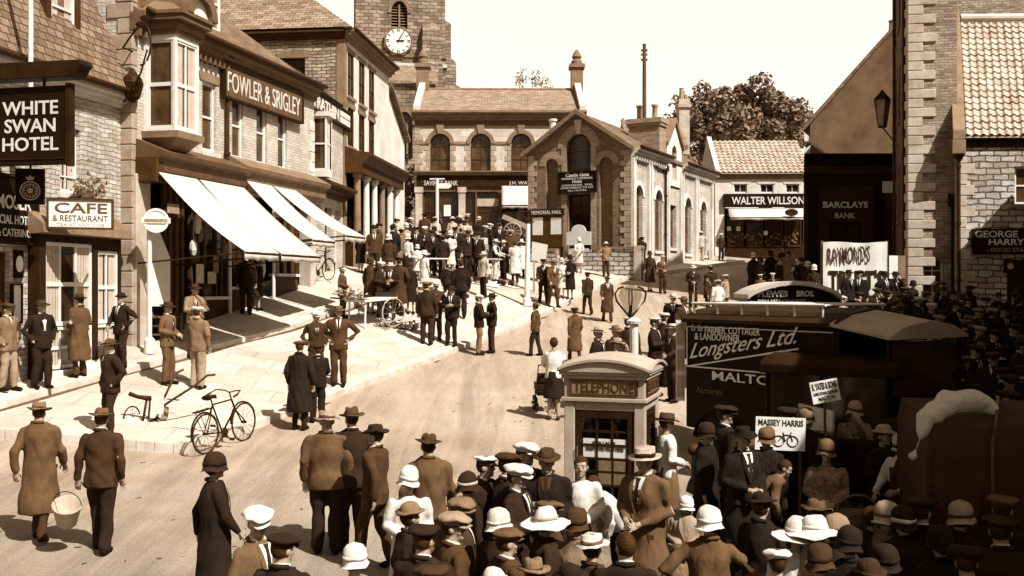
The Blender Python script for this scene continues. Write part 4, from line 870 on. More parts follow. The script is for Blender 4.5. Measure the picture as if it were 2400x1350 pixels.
for o_ in hs[:4]: rr_ = bw_; arch_ring(FHs, o_[0], o_[1], o_[3]-rr_, rr_, .2, -.02, .05).build('brick_arch', M_STUCCO, t)
g = MB(); g.box(FHs, .0, LH, -.02, .22, zH-2, zH+.45); g.build('plinth', M_STUCCO, t)
ga, gb_ = um-1.1, um+1.1; zga = FHs.zt(um, 288)
for a, b in ((0, ga), (gb_, LH)): cornice(FHs, a, b, EH-.40, .40, .40, t, M_STUCCO, brackets=.3); gutter(FHs, a, b, .46, EH+.03, t)
g = MB(); gop = [(um-.35, um+.35, EH-.9, EH+.75, 1.0)]; wall(g, FHs, ga, gb_, EH-1.2, EH+.75, gop, .2, n=.08); g.plate(FHs, [(ga, EH+.2), (ga, EH+.75), (um, zga), (gb_, EH+.75), (gb_, EH+.2), (gb_, EH+.75), (um, EH+.76)], -.1, .079); gb2 = g.build('gablet', M_STUCCO, t)
window(FHs, gop[0], gb2, M_TRIM, M_GLASSD, 1, 2, n=-.12, fw=.05)
g = MB(); g.plate(FHs, [(ga-.12, EH+.62), (um, zga+.02), (gb_+.12, EH+.62), (gb_+.12, EH+.78), (um, zga+.24), (ga-.12, EH+.78)], -1.8, .2); g.build('coping', M_TRIM, gb2)
downpipe(FHs, FHs.at(1556), zH-.5, EH-.6, .1, t)
chimney(t, FHf, wH-1.35, wH+.15, -3.2, -4.1, 9.5, 11.75, B_BRICKL, M_POT, 2)
pp = FHf.P(wH-.65, -3.4, 0); g = MB(); d_ = pp.y; zt = px(0, 103, d_).z; g.tube([(pp.x, pp.y, 11.7), (pp.x, pp.y, zt)], [.10, .085], 10)
for y in (118, 128, 140): z = px(0, y, d_).z; g.box(W, pp.x-.16, pp.x+.14, -pp.y-.06, -pp.y+.06, z-.04, z+.04)
tag(g.build('pole', M_WOODD, base=(pp.x, pp.y, 11.7)), 'tall dark pole standing up behind the hall chimney', 'pole')
# name board over the door
r = FHf.rect(1309, 1397, 404, 450, .1); nb = board('hall_signboard', FHf, r, .06, .12, M_BLACK, 'black six line hotel board above the hall door', M_DARK, fw=.05)
du, dz = r[1]-r[0], r[3]-r[2]
for k, (tx, a, b, c, d, bo) in enumerate((('Castle Gate', .2, .82, .78, .96, .02), ('TEMPERANCE COMMERCIAL', .08, .92, .64, .74, 0), ('Hotel', .38, .62, .46, .62, .02), ('LUNCHEONS  TEAS', .1, .9, .31, .40, 0), ('APARTMENTS TO LET', .06, .94, .17, .27, 0), ('ALL HOURS', .25, .75, .04, .12, 0))):
    lettering(tx, FHf, r[0]+du*a, r[0]+du*b, r[2]+dz*c, r[2]+dz*d, .12, M_LETTER, nb, bold=bo)
# notice board in front
r = (FHf.at(1241, 1.2), FHf.at(1319, 1.2), FHf.zt(0, 581, 1.2), FHf.zt(0, 495, 1.2)); nb = thing('noticeboard', FHf.P(r[0], 1.2, 4.6), 'dark memorial hall noticeboard with two pale bills', 'notice board')
g = MB(); g.box(FHf, r[0], r[1], 1.18, 1.26, r[2], r[3]); g.build('board', B_BRICK if False else M_BROWN, nb)
g = MB(); g.box(FHf, r[0]-.06, r[1]+.06, 1.16, 1.32, r[3]-.26, r[3]+.04); g.box(FHf, r[0]-.06, r[1]+.06, 1.16, 1.34, r[2]-.08, r[2]); g.build('frame', M_DARK, nb)
g = MB(); g.box(FHf, r[0], r[0]+.07, 1.18, 1.25, 4, r[2]); g.build('post', M_DARK, nb); g = MB(); g.box(FHf, r[1]-.07, r[1], 1.18, 1.25, 4, r[2]); g.build('post', M_DARK, nb)
lettering('MEMORIAL HALL', FHf, FHf.at(1246, 1.3), FHf.at(1316, 1.3), r[3]-.19, r[3]-.03, 1.32, M_LETTER, nb)
for x0, x1, y0, y1 in ((1248, 1272, 510, 551), (1291, 1315, 510, 549)): q = FHf.rect(x0, x1, y0, y1, 1.27); g = MB(); g.box(FHf, q[0], q[1], 1.26, 1.27, q[2], q[3]); g.build('bill', M_PAPER, nb)
# steps wall and ramped coping before the hall
FWl = Fr(FHf.P(.6, 1.9, 0), (.93, -.36)); zb_ = 4.45; g = MB(); l2 = FWl.at(1503)
lw_ = thing('low_wall', FWl.P(2, 0, zb_), 'low rubble wall with a ramped coping before the brick hall', 'wall')
zt0, zt1 = FWl.zt(1, 588), FWl.zt(l2-.3, 583)
g.plate(FWl, [(0, 3.6), (l2, 3.6), (l2, zt1), (l2*.62, zt1), (l2*.45, zt1-.1), (l2*.32, zt0-.55), (l2*.3, zt0), (0, zt0)], -.35, 0); g.build('wall', B_BLOCK, lw_)
g = MB(); g.box(FWl, 0, l2*.3, -.4, .05, zt0, zt0+.1); g.box(FWl, l2*.62, l2+.05, -.4, .05, zt1, zt1+.1); g.build('coping', M_TRIM, lw_)
g = MB(); g.box(FWl, l2-.3, l2, -.42, .08, 3.6, zt1+.13); g.build('pier', M_QUOINL, lw_)
u = FHf.at(1357, .3); ws = thing('wall_plaque', FHf.P(u, .2, zH), 'white scroll-topped panel leaning before the hall door', 'panel')
g = MB(); z = FHf.zt(u, 545, .3); w_ = .58
g.plate(FHf, [(u-w_, z-.55), (u+w_, z-.55), (u+w_, z+.02), (u+w_*.6, z+.05)]+[(u+w_*.6*math.cos(math.pi*i/8), z+.05+.3*math.sin(math.pi*i/8)) for i in range(9)]+[(u-w_, z+.02)], .3, .36); g.build('panel', M_WHITE, ws)
g = MB(); g.box(FHf, u-w_*.8, u+w_*.8, .3, .35, zH-.4, z-.7); g.build('lower_panel', M_CREAMP, ws)
# --- pantiled roof and chimney behind the hall
FX = Fr((px(1478, 330, 57).x, 57, 0), (1, .05)); t = thing('pantiled_house', FX.P(1.5, -2, 5.2), 'pantiled house rising behind the brick hall with one tall chimney', 'building')
zx = FX.zt(1, 348); lx = FX.at(1600); g = MB(); wall(g, FX, 0, lx, 5, zx+.05); wall(g, FX.side(lx), 0, 6, 5, zx); wall(g, FX.lside(6), 0, 6, 5, zx); g.plate(Fr(FX.P(0, 0, 0), -FX.n), [(0, zx), (6, zx), (3, zx+2.2)], 0, .1); g.build('wall', B_STONE, t)
M_PANT = plain('pantile', .33, .85, .35, 2.2, .3); M_PANTD = plain('worn_pantile', .30, .85, .4, 1.5, .3)
pantile_roof(FX, -.1, lx, .2, zx-.1, -3, FX.zt(1, 282, -3), .24, 13, t, M_PANTD)
g = MB(); g.extr(FX, [(.3, zx-.1), (-3, FX.zt(1, 280, -3)), (-3, FX.zt(1, 275, -3)), (.3, zx+.15)], lx-.02, lx+.25); g.build('gable_coping', M_TRIM, t)
uc = FX.at(1590, -2.5); g = MB(); zc = FX.zt(1, 232, -2.5); g.box(FX, uc, uc+.62, -3, -2.3, zx, zc); g.box(FX, uc-.08, uc+.7, -3.08, -2.2, zc-.5, zc-.3); g.build('chimney', M_QUOINL, t); g = MB(); g.lathe(FX.P(uc+.2, -2.6, zc), [(.15, 0), (.12, .6), (.15, .65), (.1, .65)], 10); g.build('chimney_pot', M_POT, t)

# --- grocer at the top of the road
FQ = Fr((px(1676, 500, 62).x, 62, 0), (1, -.03)); LQ = FQ.at(1893); zQ = 6.0; EQ = FQ.zt(2, 404)
t = thing('grocer_shop', FQ.P(LQ/2, 0, zQ), 'low white shop with pantiled roof, long black fascia and white blind', 'building')
wq = [FQ.rect(x, x+31, 431, 452) for x in (1720, 1782, 1842)]; zf0, zf1 = FQ.zt(2, 486), FQ.zt(2, 455)
g = MB(); wall(g, FQ, 0, LQ, zf0, EQ, wq, .15); wall(g, FQ.side(LQ), 0, 6, 5, EQ); wall(g, FQ.lside(6), 0, 6, 5, EQ); wall(g, FQ, 0, .55, 4.5, zf0); g.build('wall', M_STUCCO, t)
for o_ in wq: window(FQ, o_, t, M_WHITE, M_GLASSD, 2, 1, n=-.15, head=M_TRIML, headh=.12)
pantile_roof(FQ, .1, LQ+.1, .3, EQ-.05, -3, FQ.zt(2, 330, -3), .30, 11, t, M_PANT); band(FQ, 0, LQ, EQ-.42, EQ-.12, .05, t, M_TRIM, 'eaves_board')
g = MB(); g.plate(Fr(FQ.P(0, .2, 0), -FQ.n), [(0, EQ-.3), (0, EQ+.2), (3.2, FQ.zt(1, 320, -3)), (6.4, EQ)], -.02, .25); g.build('gable_coping', M_TRIML, t)
g = MB(); g.box(FQ, FQ.at(1695), LQ, .02, .25, zf0, zf1); fs = g.build('fascia', M_BLACK, t); lettering('WALTER WILLSON', FQ, FQ.at(1713), FQ.at(1882), FQ.zt(2, 480), FQ.zt(2, 462), .25, M_LETTER, fs, bold=.015, depth=.03)
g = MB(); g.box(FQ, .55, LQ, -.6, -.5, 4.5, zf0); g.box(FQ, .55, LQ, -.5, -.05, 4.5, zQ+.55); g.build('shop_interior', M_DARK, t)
for k in range(4): a = FQ.at(1705+k*45); b = FQ.at(1743+k*45); window(FQ, (a, b, zQ+.5, zf0-.1), t, M_BROWN, M_GLASSD, 2, 1, n=-.05, name='shop_window')
for x0, y0 in ((1704, 531), (1726, 531), (1790, 541)): r = FQ.rect(x0, x0+9, y0, y0+10); g = MB(); g.box(FQ, r[0], r[1], -.0, .02, r[2], r[3]); g.build('price_ticket', M_PAPER, t)
rg = random.Random(5); g = MB()
for k in range(60): u = rg.uniform(FQ.at(1705), FQ.at(1870)); z = rg.uniform(zQ+.6, zQ+1.3); g.ball(FQ.P(u, -.04, z), rg.uniform(.05, .13), 4)
g.build('shop_goods', M_MID, t)
blind(FQ, 1707, 1886, .25, FQ.zt(2, 490), .9, .55, 'long white blind under the black grocer fascia')
FO = Fr((px(1855, 498, 60.9).x, 60.9, 0), (1, 0)); zz = px(0, 498, 60.9).z; g = MB(); g.plate(FO, [(.40*math.cos(i*.3307), zz+.22*math.sin(i*.3307)) for i in range(19)], -.02, .03)
ov_ = thing('oval_sign', (FO.o.x, 60.9, zz), 'small dark oval sign hung on the grocer blind', 'sign'); g.build('board', M_DARK, ov_); lettering('CAFE', FO, -.2, .2, zz-.08, zz+.08, .03, M_LETTER, ov_) if False else None

# --- bank in shade on the right
FK = Fr((px(1884, 500, 43).x, 43, 0), (1, -.02)); FK.n = Vector((-.29, -.957, 0)); LK = FK.at(2112); zK = 4.3
t = thing('corner_bank', FK.P(LK/2, 0, zK), 'dark single storey bank front with heavy cornice', 'building')
z1 = FK.zt(2, 370); zl1, zl0 = FK.zt(2, 473), FK.zt(2, 488)
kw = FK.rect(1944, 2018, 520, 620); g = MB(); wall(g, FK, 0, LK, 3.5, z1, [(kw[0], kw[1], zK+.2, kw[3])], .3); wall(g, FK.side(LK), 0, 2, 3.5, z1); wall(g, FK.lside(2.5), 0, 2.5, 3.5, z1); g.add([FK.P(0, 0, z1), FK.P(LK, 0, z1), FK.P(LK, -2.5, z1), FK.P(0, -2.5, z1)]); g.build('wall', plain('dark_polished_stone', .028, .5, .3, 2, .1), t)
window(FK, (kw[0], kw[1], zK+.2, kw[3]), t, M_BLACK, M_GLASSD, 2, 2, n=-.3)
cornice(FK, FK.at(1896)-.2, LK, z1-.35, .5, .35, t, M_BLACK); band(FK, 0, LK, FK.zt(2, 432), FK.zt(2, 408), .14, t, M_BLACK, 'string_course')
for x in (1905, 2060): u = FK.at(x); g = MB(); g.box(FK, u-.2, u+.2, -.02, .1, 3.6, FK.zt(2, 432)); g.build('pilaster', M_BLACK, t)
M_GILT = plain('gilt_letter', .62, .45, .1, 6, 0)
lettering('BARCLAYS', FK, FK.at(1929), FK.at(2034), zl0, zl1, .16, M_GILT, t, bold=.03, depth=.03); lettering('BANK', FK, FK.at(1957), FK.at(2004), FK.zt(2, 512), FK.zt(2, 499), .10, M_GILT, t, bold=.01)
# --- rendered gable behind it, and a whitewashed stub
FY = Fr((px(1899, 300, 46.2).x, 46.2, 0), (1, -.02)); FY.n = Vector((-.42, -.907, 0)); za = FY.zt(0, 292); LY = 9.5
t = thing('gabled_house', FY.P(3, 0, 5), 'brown rendered gable end with one long roof slope above the corner bank', 'building')
apx = FY.at(2105); zap = FY.zt(apx, 60); g = MB(); g.plate(FY, [(0, 4), (LY, 4), (LY, za), (apx*1.02, zap+.1), (0, za)], -.4, 0); g.build('wall', M_RENDER, t)
g = MB(); g.prism([FY.P(-.3, .12, za-.32), FY.P(apx, .12, zap+.02), FY.P(apx, .12, zap+.22), FY.P(-.3, .12, za-.08)], [FY.P(-.3, -10, za-.32), FY.P(apx, -10, zap+.02), FY.P(apx, -10, zap+.22), FY.P(-.3, -10, za-.08)]); g.prism([FY.P(LY+.3, .12, za-.32), FY.P(apx, .12, zap+.02), FY.P(apx, .12, zap+.22), FY.P(LY+.3, .12, za-.08)], [FY.P(LY+.3, -10, za-.32), FY.P(apx, -10, zap+.02), FY.P(apx, -10, zap+.22), FY.P(LY+.3, -10, za-.08)]); g.build('roof', M_SLATE, t)
ac = FY.at(2083); g = MB(); g.lathe(FY.P(ac+.1, -.6, zap-.3), [(.16, 0), (.14, .6), (.18, .65), (.1, .7)], 10); g.build('chimney_pot', M_POT, t)
FZ = Fr((px(1880, 400, 50).x, 50, 0), (1, 0)); FZ.n = Vector((-.29, -.957, 0)); t = thing('whitewashed_stub', FZ.P(.3, 0, 5), 'whitewashed end wall squeezed between the grocer and the corner bank', 'building')
g = MB(); g.plate(FZ, [(0, 4), (1.5, 4), (1.5, FZ.zt(0, 310)), (.45, FZ.zt(0, 312)), (.4, FZ.zt(0, 340)), (.1, FZ.zt(0, 352))], -3, 0); g.build('wall', M_STUCCO, t)
g = MB(); g.box(FZ, .1, .7, -.8, -.1, FZ.zt(0, 330), FZ.zt(0, 303)); g.build('chimney', M_STUCCO, t)
# --- tall brick house with quoins
dQ = Vector((.30, .954, 0)).normalized(); oQ = Vector((px(2131, 400, 33).x, 33, 0))
FQf = Fr(oQ, (.985, -.17)); FQs = Fr(oQ+dQ*10, (-dQ)[:2]); HQ = 17.5; zq0 = 2.4
t = thing('quoined_house', oQ+Vector((1, 1, zq0)), 'tall brick house with pale stone quoins, rising past the top of the frame', 'building', 'buildings along the right side of the street')
wn = FQf.rect(2163, 2212, 606, 690); g = MB(); wq_ = FQf.at(2243); FQr = Fr(FQf.P(wq_, -3.9, 0), FQf.u[:2]); wall(g, FQf, 0, wq_, 1, HQ, [wn], .2); wall(g, FQf.side(wq_), 0, 3.9, 1, HQ); wall(g, FQr, 0, 8.5, 1, HQ); wall(g, FQr.side(8.5), 0, 5, 1, HQ); g.build('wall', B_BRICKR, t); window(FQf, wn, t, M_CREAMP, M_GLASS, 2, 3, n=-.2, head=M_TRIM)
sw = [(u, u+1.1, z, z+2.0) for u in (1.6, 4.4, 7.2) for z in (6.5, 10.2, 13.6)]; g = MB(); wall(g, FQs, 0, 10, 1, HQ, sw, .18); wall(g, Fr(FQs.P(0, -9, 0), FQs.n), 0, 9, 1, HQ); g.build('side_wall', plain('shaded_side_brick', .10, .9, .3, 1.2, .3), t)  # the side's shade is put into a darker brick colour
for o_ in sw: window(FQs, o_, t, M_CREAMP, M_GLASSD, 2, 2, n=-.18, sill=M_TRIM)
q = MB(); z = 2.0; i = 0
while z < HQ-.4:
    wl = (1.55 if i % 2 else .80)*.52; q.box(FQf, -.05-R.uniform(0, .012), wl+R.uniform(-.02, .02), -.5 if i % 2 == 0 else -.3, .045+R.uniform(0, .012), z, z+.285); z += .30; i += 1
q.build('quoins', M_QUOINL, t, bevel=.02)
zc = FQs.zt(9, 150); cornice(FQs, 0, 10, HQ-.4, .5, .5, t, M_TRIM); downpipe(FQs, 3.2, 2.5, HQ-.4, .1, t); downpipe(FQs, 8.9, 2.5, HQ-.4, .1, t); gutter(FQs, 0, 10, .55, HQ+.1, t)
g = MB(); g.add([FQf.P(0, 0, HQ), FQf.P(wq_, 0, HQ), FQr.P(0, 0, HQ), FQr.P(8.5, 0, HQ), FQr.P(8.5, -5, HQ), FQs.P(0, 0, HQ)]); g.build('roof', M_SLATE, t)
g = MB(); g.box(FQr, .1, 1.0, .02, .4, 6, HQ+1); g.build('chimney_breast', B_BRICKR, t)
r = FK.rect(2068, 2132, 425, 452, 2.2); bl = thing('blank_sign', FK.P(r[0], 2.2, r[2]), 'small white sign hung on an iron stay before the dark bank', 'sign'); g = MB(); g.box(FK, r[0], r[1], 2.17, 2.23, r[2], r[3]); g.build('board', M_WHITE, bl)
g = MB(); g.tube([FK.P(r[0]+.1, 2.2, r[3]+.04), FK.P(r[1]+.6, 2.2, r[3]+.04)], .03); g.tube([FK.P(r[0]+.3, 2.2, r[3]+.05), FK.P(r[1]+.5, 2.2, r[3]+1.2)], .02); g.build('bracket', M_IRON, bl)
p = px(2068, 250, 40); wl = thing('wall_lamp', (p.x, p.y, p.z), 'square glazed wall lamp on the side of the tall brick house', 'lamp')
g = MB(); g.lathe(p, [(.16, -.75), (.30, .25)], 4); g.build('lantern_glass', M_GLASSL, wl); g = MB(); g.lathe(p, [(.34, .25), (.30, .34), (.1, .55), (.04, .65)], 4); g.lathe(p, [(.17, -.82), (.17, -.75)], 4)
for k in range(4): a = k*math.pi/2; g.tube([p+Vector((.165*math.cos(a), .165*math.sin(a), -.75)), p+Vector((.31*math.cos(a), .31*math.sin(a), .25))], .02, 5)
g.tube([p+Vector((0, 0, -.8)), p+Vector((.3, -.2, -1.3)), p+Vector((1.4, 0, -1.4))], .03); g.build('lantern_frame', M_IRON, wl)

# --- sandstone house with pantiles on the right edge
FU = Fr((px(2238, 400, 32.45).x, 32.45, 0), (1, -.03)); FU.n = Vector((-.36, -.933, 0)); LU = 7.6; EU = FU.zt(1, 312)
t = thing('sandstone_house', FU.P(2, 0, 2.4), 'sandstone house with a steep pantiled roof at the right edge', 'building', 'buildings along the right side of the street'); TU = t
uw = FU.rect(2378, 2450, 390, 478); g = MB(); wall(g, FU, 0, LU, 1, EU, [uw, (FU.at(2360), FU.at(2440), 2.2, 4.9)], .22); wall(g, FU.side(LU), 0, 7, 1, EU); wall(g, FU.lside(7), 0, 7, 1, EU); g.build('wall', B_BLOCK, t)
g = MB(); g.plate(Fr(FU.P(0, 0, 0), -FU.n), [(0, EU), (7, EU), (3.5, EU+4.5)], 0, .3); g.plate(Fr(FU.P(LU-.3, 0, 0), -FU.n), [(0, EU), (7, EU), (3.5, EU+4.5)], 0, .3); g.build('gable', B_BLOCK, t)
window(FU, uw, t, M_WHITE, M_GLASS, 2, 2, n=-.22, sill=M_TRIM); window(FU, (FU.at(2360), FU.at(2440), 2.2, 4.9), t, M_DARK, M_GLASSD, 2, 2, n=-.22, name='door')
pantile_roof(FU, .32, LU-.1, .25, EU-.12, -3.5, EU+4.35, .245, 19, t, M_PANT); band(FU, .3, LU, EU-.45, EU-.2, .06, t, M_DARK, 'eaves_board')
g = MB(); g.extr(FU, [(.42, EU-.25), (.42, EU+.05), (-3.5, EU+4.85), (-3.5, EU+4.5)], -.08, .30); g.box(FU, -.1, .32, -.3, .46, EU-.7, EU-.26); g.build('gable_coping', M_TRIM, t, bevel=.02)
g = MB(); quoins(g, FU, 0, 1.5, EU-.75, .62, .38, .34, 1, .02); g.build('quoins', M_QUOINL, t, bevel=.015)
g = MB(); g.tube([FU.P(.32, -3.5, EU+4.52), FU.P(LU, -3.5, EU+4.52)], .13, 10); g.build('ridge_tile', M_TRIML, t)
r = (FU.at(2278, .1), FU.at(2460, .1), FU.zt(0, 596, .1), FU.zt(0, 536, .1)); sb = board('saddlers_board', FU, r, .03, .09, M_BLACK, 'black trade board on the shaded sandstone wall', None)
dz = r[3]-r[2]; lettering('GEORGE', FU, FU.at(2285), FU.at(2385), r[2]+dz*.66, r[2]+dz*.92, .09, M_LETTER, sb, bold=.02); lettering('HARRY', FU, FU.at(2317), FU.at(2400), r[2]+dz*.36, r[2]+dz*.60, .09, M_LETTER, sb, bold=.02); lettering('- GOOD STABLING -', FU, FU.at(2312), FU.at(2450), r[2]+dz*.1, r[2]+dz*.25, .09, M_PAPERB, sb)
q = FU.rect(2352, 2384, 608, 640); g = MB(); um, zm = (q[0]+q[1])/2, (q[2]+q[3])/2; g.box(FU, q[0], q[1], .02, .05, q[2], q[3]); g.build('plate', M_BLACK, t); g = MB(); g.plate(FU, [(um+.1*math.cos(i*.5236), zm+.1*math.sin(i*.5236)) for i in range(12)], .05, .06); g.build('roundel', M_PAPERB, t)
sdw = FU.lside(7); g = MB(); g.box(sdw, 2.5, 6.8, .02, .10, 2.0, 6.6); g.box(sdw, 2.3, 6.95, .02, .2, 6.6, 7.0); g.build('shop_front', M_DARK, t)
downpipe(FU, .12, 2, EU-.8, .12, t)
# --- terrace of the same side, carried on beyond the right edge of the picture
for k, (a, b, hh) in enumerate((((17.4, 30.9), (11.4, 20.4), 9.2), ((9.95, 18.9), (8.55, 9.5), 10.3), ((8.5, 9.4), (7.5, -1), 10.0), ((7.25, -1.1), (6.3, -12), 10.2))):
    A, B = Vector((*a, 0)), Vector((*b, 0)); F_ = Fr(A, (B-A)[:2]); ln = (B-A).length; t = thing('terrace_house', F_.P(ln/2, 0, .5), ['stone house next to the sandstone house beyond the right edge', 'stone house two doors down beyond the right edge', 'stone house across from the telephone kiosk beyond the right edge', 'stone house nearest the viewpoint beyond the right edge'][k], 'building', 'buildings along the right side of the street')
    o_ = [(u, u+1.1, z, z+1.9) for u in np.arange(1, ln-1.5, 2.4) for z in (5.0, 8.2) if z+2 < hh]; g = MB(); wall(g, F_, 0, ln, -1, hh, o_, .2); wall(g, F_.side(ln), 0, 8, -1, hh); wall(g, F_.lside(8), 0, 8, -1, hh); g.build('wall', B_STONE, t)
    for q in o_: window(F_, q, t, M_WHITE, M_GLASS, 2, 2, n=-.2, sill=M_TRIM)
    gable_roof(F_, 0, ln, 8, hh, 1.4 if k == 0 else 3.0, t, M_SLATE, .3, wallmat=B_STONE)

# ================================================================ trees
def leaf_material(name, v):
    m = bpy.data.materials.new(name); N, L, b = nodes(m); n = tex(N, L, .5, 4); r = ramp(N, sep(v*.6), sep(v*1.7), .35, .68); L.new(n.outputs[0], r.inputs[0]); L.new(r.outputs[0], b.inputs['Base Color']); b.inputs['Roughness'].default_value = .6
    return m
M_LEAF = leaf_material('leaf_canopy', .085); M_LEAFL = leaf_material('pale_leaf', .2); M_BARK = plain('bark', .05, .9, .4, 5, .5)
def tree(p, H, lobes, label, n, leaf, mat, trunk=.3, group='trees behind the roofs', seed=1, sparse=0):
    rr = random.Random(seed); t = thing('tree', p, label, 'tree', group); p = Vector(p); g = MB(); g.tube([p, p+Vector((.1, 0, H*.35)), p+Vector((0, .2, H*.6))], [trunk, trunk*.75, trunk*.5], 8)
    for c, r in lobes:
        e = p+Vector(c); mid = p+Vector((c[0]*.35, c[1]*.35, H*.4+c[2]*.15)); g.tube([p+Vector((0, 0, H*.3)), mid, e], [trunk*.5, trunk*.3, trunk*.08], 6)
        if sparse:
            for _ in range(9): d = Vector((rr.gauss(0, 1), rr.gauss(0, 1), rr.gauss(.4, .8))).normalized()*r*rr.uniform(.6, 1.1); g.tube([e-d*.2, e+d*.5, e+d+Vector((0, 0, .15))], [trunk*.09, trunk*.06, trunk*.03], 4)
    g.build('trunk', M_BARK, t); V = []; Fs = []
    for c, r in lobes:
        e = p+Vector(c); subs = [(e+Vector((rr.gauss(0, .45), rr.gauss(0, .45), rr.gauss(0, .4)))*1*1 if False else e+Vector((rr.gauss(0, .5), rr.gauss(0, .5), rr.gauss(0, .42)))*r, r*rr.uniform(.28, .5)) for _ in range(9)]
        for _ in range(int(n*r*r)):
            sc, sr = rr.choice(subs); d = Vector((rr.gauss(0, 1), rr.gauss(0, 1), rr.gauss(.15, 1))).normalized(); q = sc+d*sr*rr.uniform(.6, 1.08); s = leaf*rr.uniform(.6, 1.4)
            a = (d+Vector((rr.gauss(0, .6), rr.gauss(0, .6), rr.gauss(.3, .6)))).normalized(); x = a.orthogonal().normalized(); x.rotate(Matrix.Rotation(rr.uniform(0, 6.3), 3, a)); y = a.cross(x); i = len(V)
            V += [q-x*s*.5, q+y*s*.32, q+x*s*.55, q-y*s*.32]; Fs.append((i, i+1, i+2, i+3))
    g = MB(); g.mesh(V, Fs); g.build('crown', mat, t); return t
def plob(items, base, d): return [((px(x, y, d+dd)-Vector(base)), r) for x, y, r, dd in items]
b = (px(1690, 600, 82).x, 82, 6.5)
tree(b, 9, plob([(1620, 285, 2.0, 0), (1640, 262, 1.7, 1), (1680, 262, 2.1, 2), (1625, 340, 2.2, 0), (1670, 320, 2.4, -1), (1600, 300, 1.2, 0), (1690, 300, 2.2, -1.5), (1655, 385, 2.0, 1), (1585, 275, .8, 0), (1700, 240, 1.0, 2)], b, 82), 'dense dark tree rising between the hall and the grocer', 330, .34, M_LEAF, .45, seed=3)
b = (px(1790, 600, 86).x, 86, 6.8)
tree(b, 10, plob([(1765, 235, 2.0, 0), (1800, 245, 1.8, 1), (1740, 285, 2.2, -1), (1790, 295, 2.6, 0), (1840, 285, 2.0, 1), (1865, 300, 1.6, 1), (1885, 290, 1.2, 2), (1830, 320, 2.2, -1), (1760, 320, 2.2, 0), (1755, 222, 1.0, 0), (1890, 320, 1.5, 0)], b, 86), 'broad dark tree rising above the pantiled grocer roof', 330, .36, M_LEAF, .5, seed=4)
b = (px(1250, 400, 95).x, 95, 9)
tree(b, 11, plob([(1225, 188, .9, 0), (1248, 186, 1.0, 0), (1270, 196, .9, 0), (1290, 206, .5, 0), (1215, 180, .5, 0)], b, 95), 'thin twiggy tree top showing over the bank roof', 95, .22, M_LEAFL, .25, seed=5, sparse=1)
b = (px(955, 560, 60).x, 60, 7)
tree(b, 3.5, plob([(950, 410, 1.0, 0), (960, 440, 1.0, 0), (945, 385, .6, 0), (955, 480, 1.0, 0)], b, 60), 'small dark tree in the gap between the white house and the bank', 500, .22, M_LEAF, .12, seed=6)

# ================================================================ people
SKIN = plain('skin', .25, .6, .15, 9, .05); HAIRD = plain('dark_hair', .025, .6, .3, 30, .4); HAIRL = plain('grey_hair', .2, .6, .3, 30, .4); FEAT = plain('face_features', .04, .6, .1, 9, 0)  # last one: dark eyes, brows and mouth
def limb(mb, path, rad_, k=10, sq=None):
    path = [Vector(p) for p in path]; t0 = (path[1]-path[0]).normalized(); t1 = (path[-1]-path[-2]).normalized(); r0, r1 = rad_[0], rad_[-1]
    P = [path[0]-t0*r0*.75, path[0]-t0*r0*.4]+path+[path[-1]+t1*r1*.4, path[-1]+t1*r1*.75]; Q = [r0*.45, r0*.85]+list(rad_)+[r1*.85, r1*.45]
    i = len(mb.v); mb.tube(P, Q, k)
    if sq:
        c = sum(path, Vector())/len(path)
        for q in range(i, len(mb.v)): mb.v[q] = Vector((mb.v[q].x, mb.v[q].y, c.z+(mb.v[q].z-c.z)*sq))
def stack(mb, rings, k=20):                          # (cx, cy, z, rx, ry)
    V = []; n = len(rings)
    for cx, cy, z, rx, ry in rings: V += [Vector((cx+rx*math.cos(2*math.pi*j/k), cy+ry*math.sin(2*math.pi*j/k), z)) for j in range(k)]
    mb.mesh(V, [(i*k+j, i*k+(j+1) % k, (i+1)*k+(j+1) % k, (i+1)*k+j) for i in range(n-1) for j in range(k)]+[tuple(range(k-1, -1, -1)), tuple((n-1)*k+j for j in range(k))])
def fuse(mb, name, vox, it=4, folds=0, seed=0, slot=1):
    me = bpy.data.meshes.new('tmp'); me.from_pydata(mb.v, [], mb.f); o = bpy.data.objects.new('tmp', me); COL.objects.link(o)
    m = o.modifiers.new('r', 'REMESH'); m.mode = 'VOXEL'; m.voxel_size = vox; m.adaptivity = 0
    s = o.modifiers.new('s', 'SMOOTH'); s.factor = .5; s.iterations = it
    dg = bpy.context.evaluated_depsgraph_get(); r = bpy.data.meshes.new_from_object(o.evaluated_get(dg)); bpy.data.objects.remove(o); r.name = name
    if folds:
        n = len(r.vertices); co = np.empty(n*3); r.vertices.foreach_get('co', co); co = co.reshape(-1, 3); nm = np.empty(n*3); r.vertices.foreach_get('normal', nm); nm = nm.reshape(-1, 3); q = np.random.default_rng(int(seed*97)+3); d = np.zeros(n)
        for _ in range(7):
            k = q.normal(size=3)*np.array((17, 17, 9)); ph = q.uniform(0, 6.3); w_ = np.sin(co @ k+ph+1.3*np.sin(co @ (q.normal(size=3)*7)+ph)); d += np.sign(w_)*np.abs(w_)**.7
        d = np.clip(d, -2.6, 2.6)
        co += nm*(d*folds*.42)[:, None]; r.vertices.foreach_set('co', co.ravel())
    r.polygons.foreach_set('use_smooth', [True]*len(r.polygons)); r.update(); return r
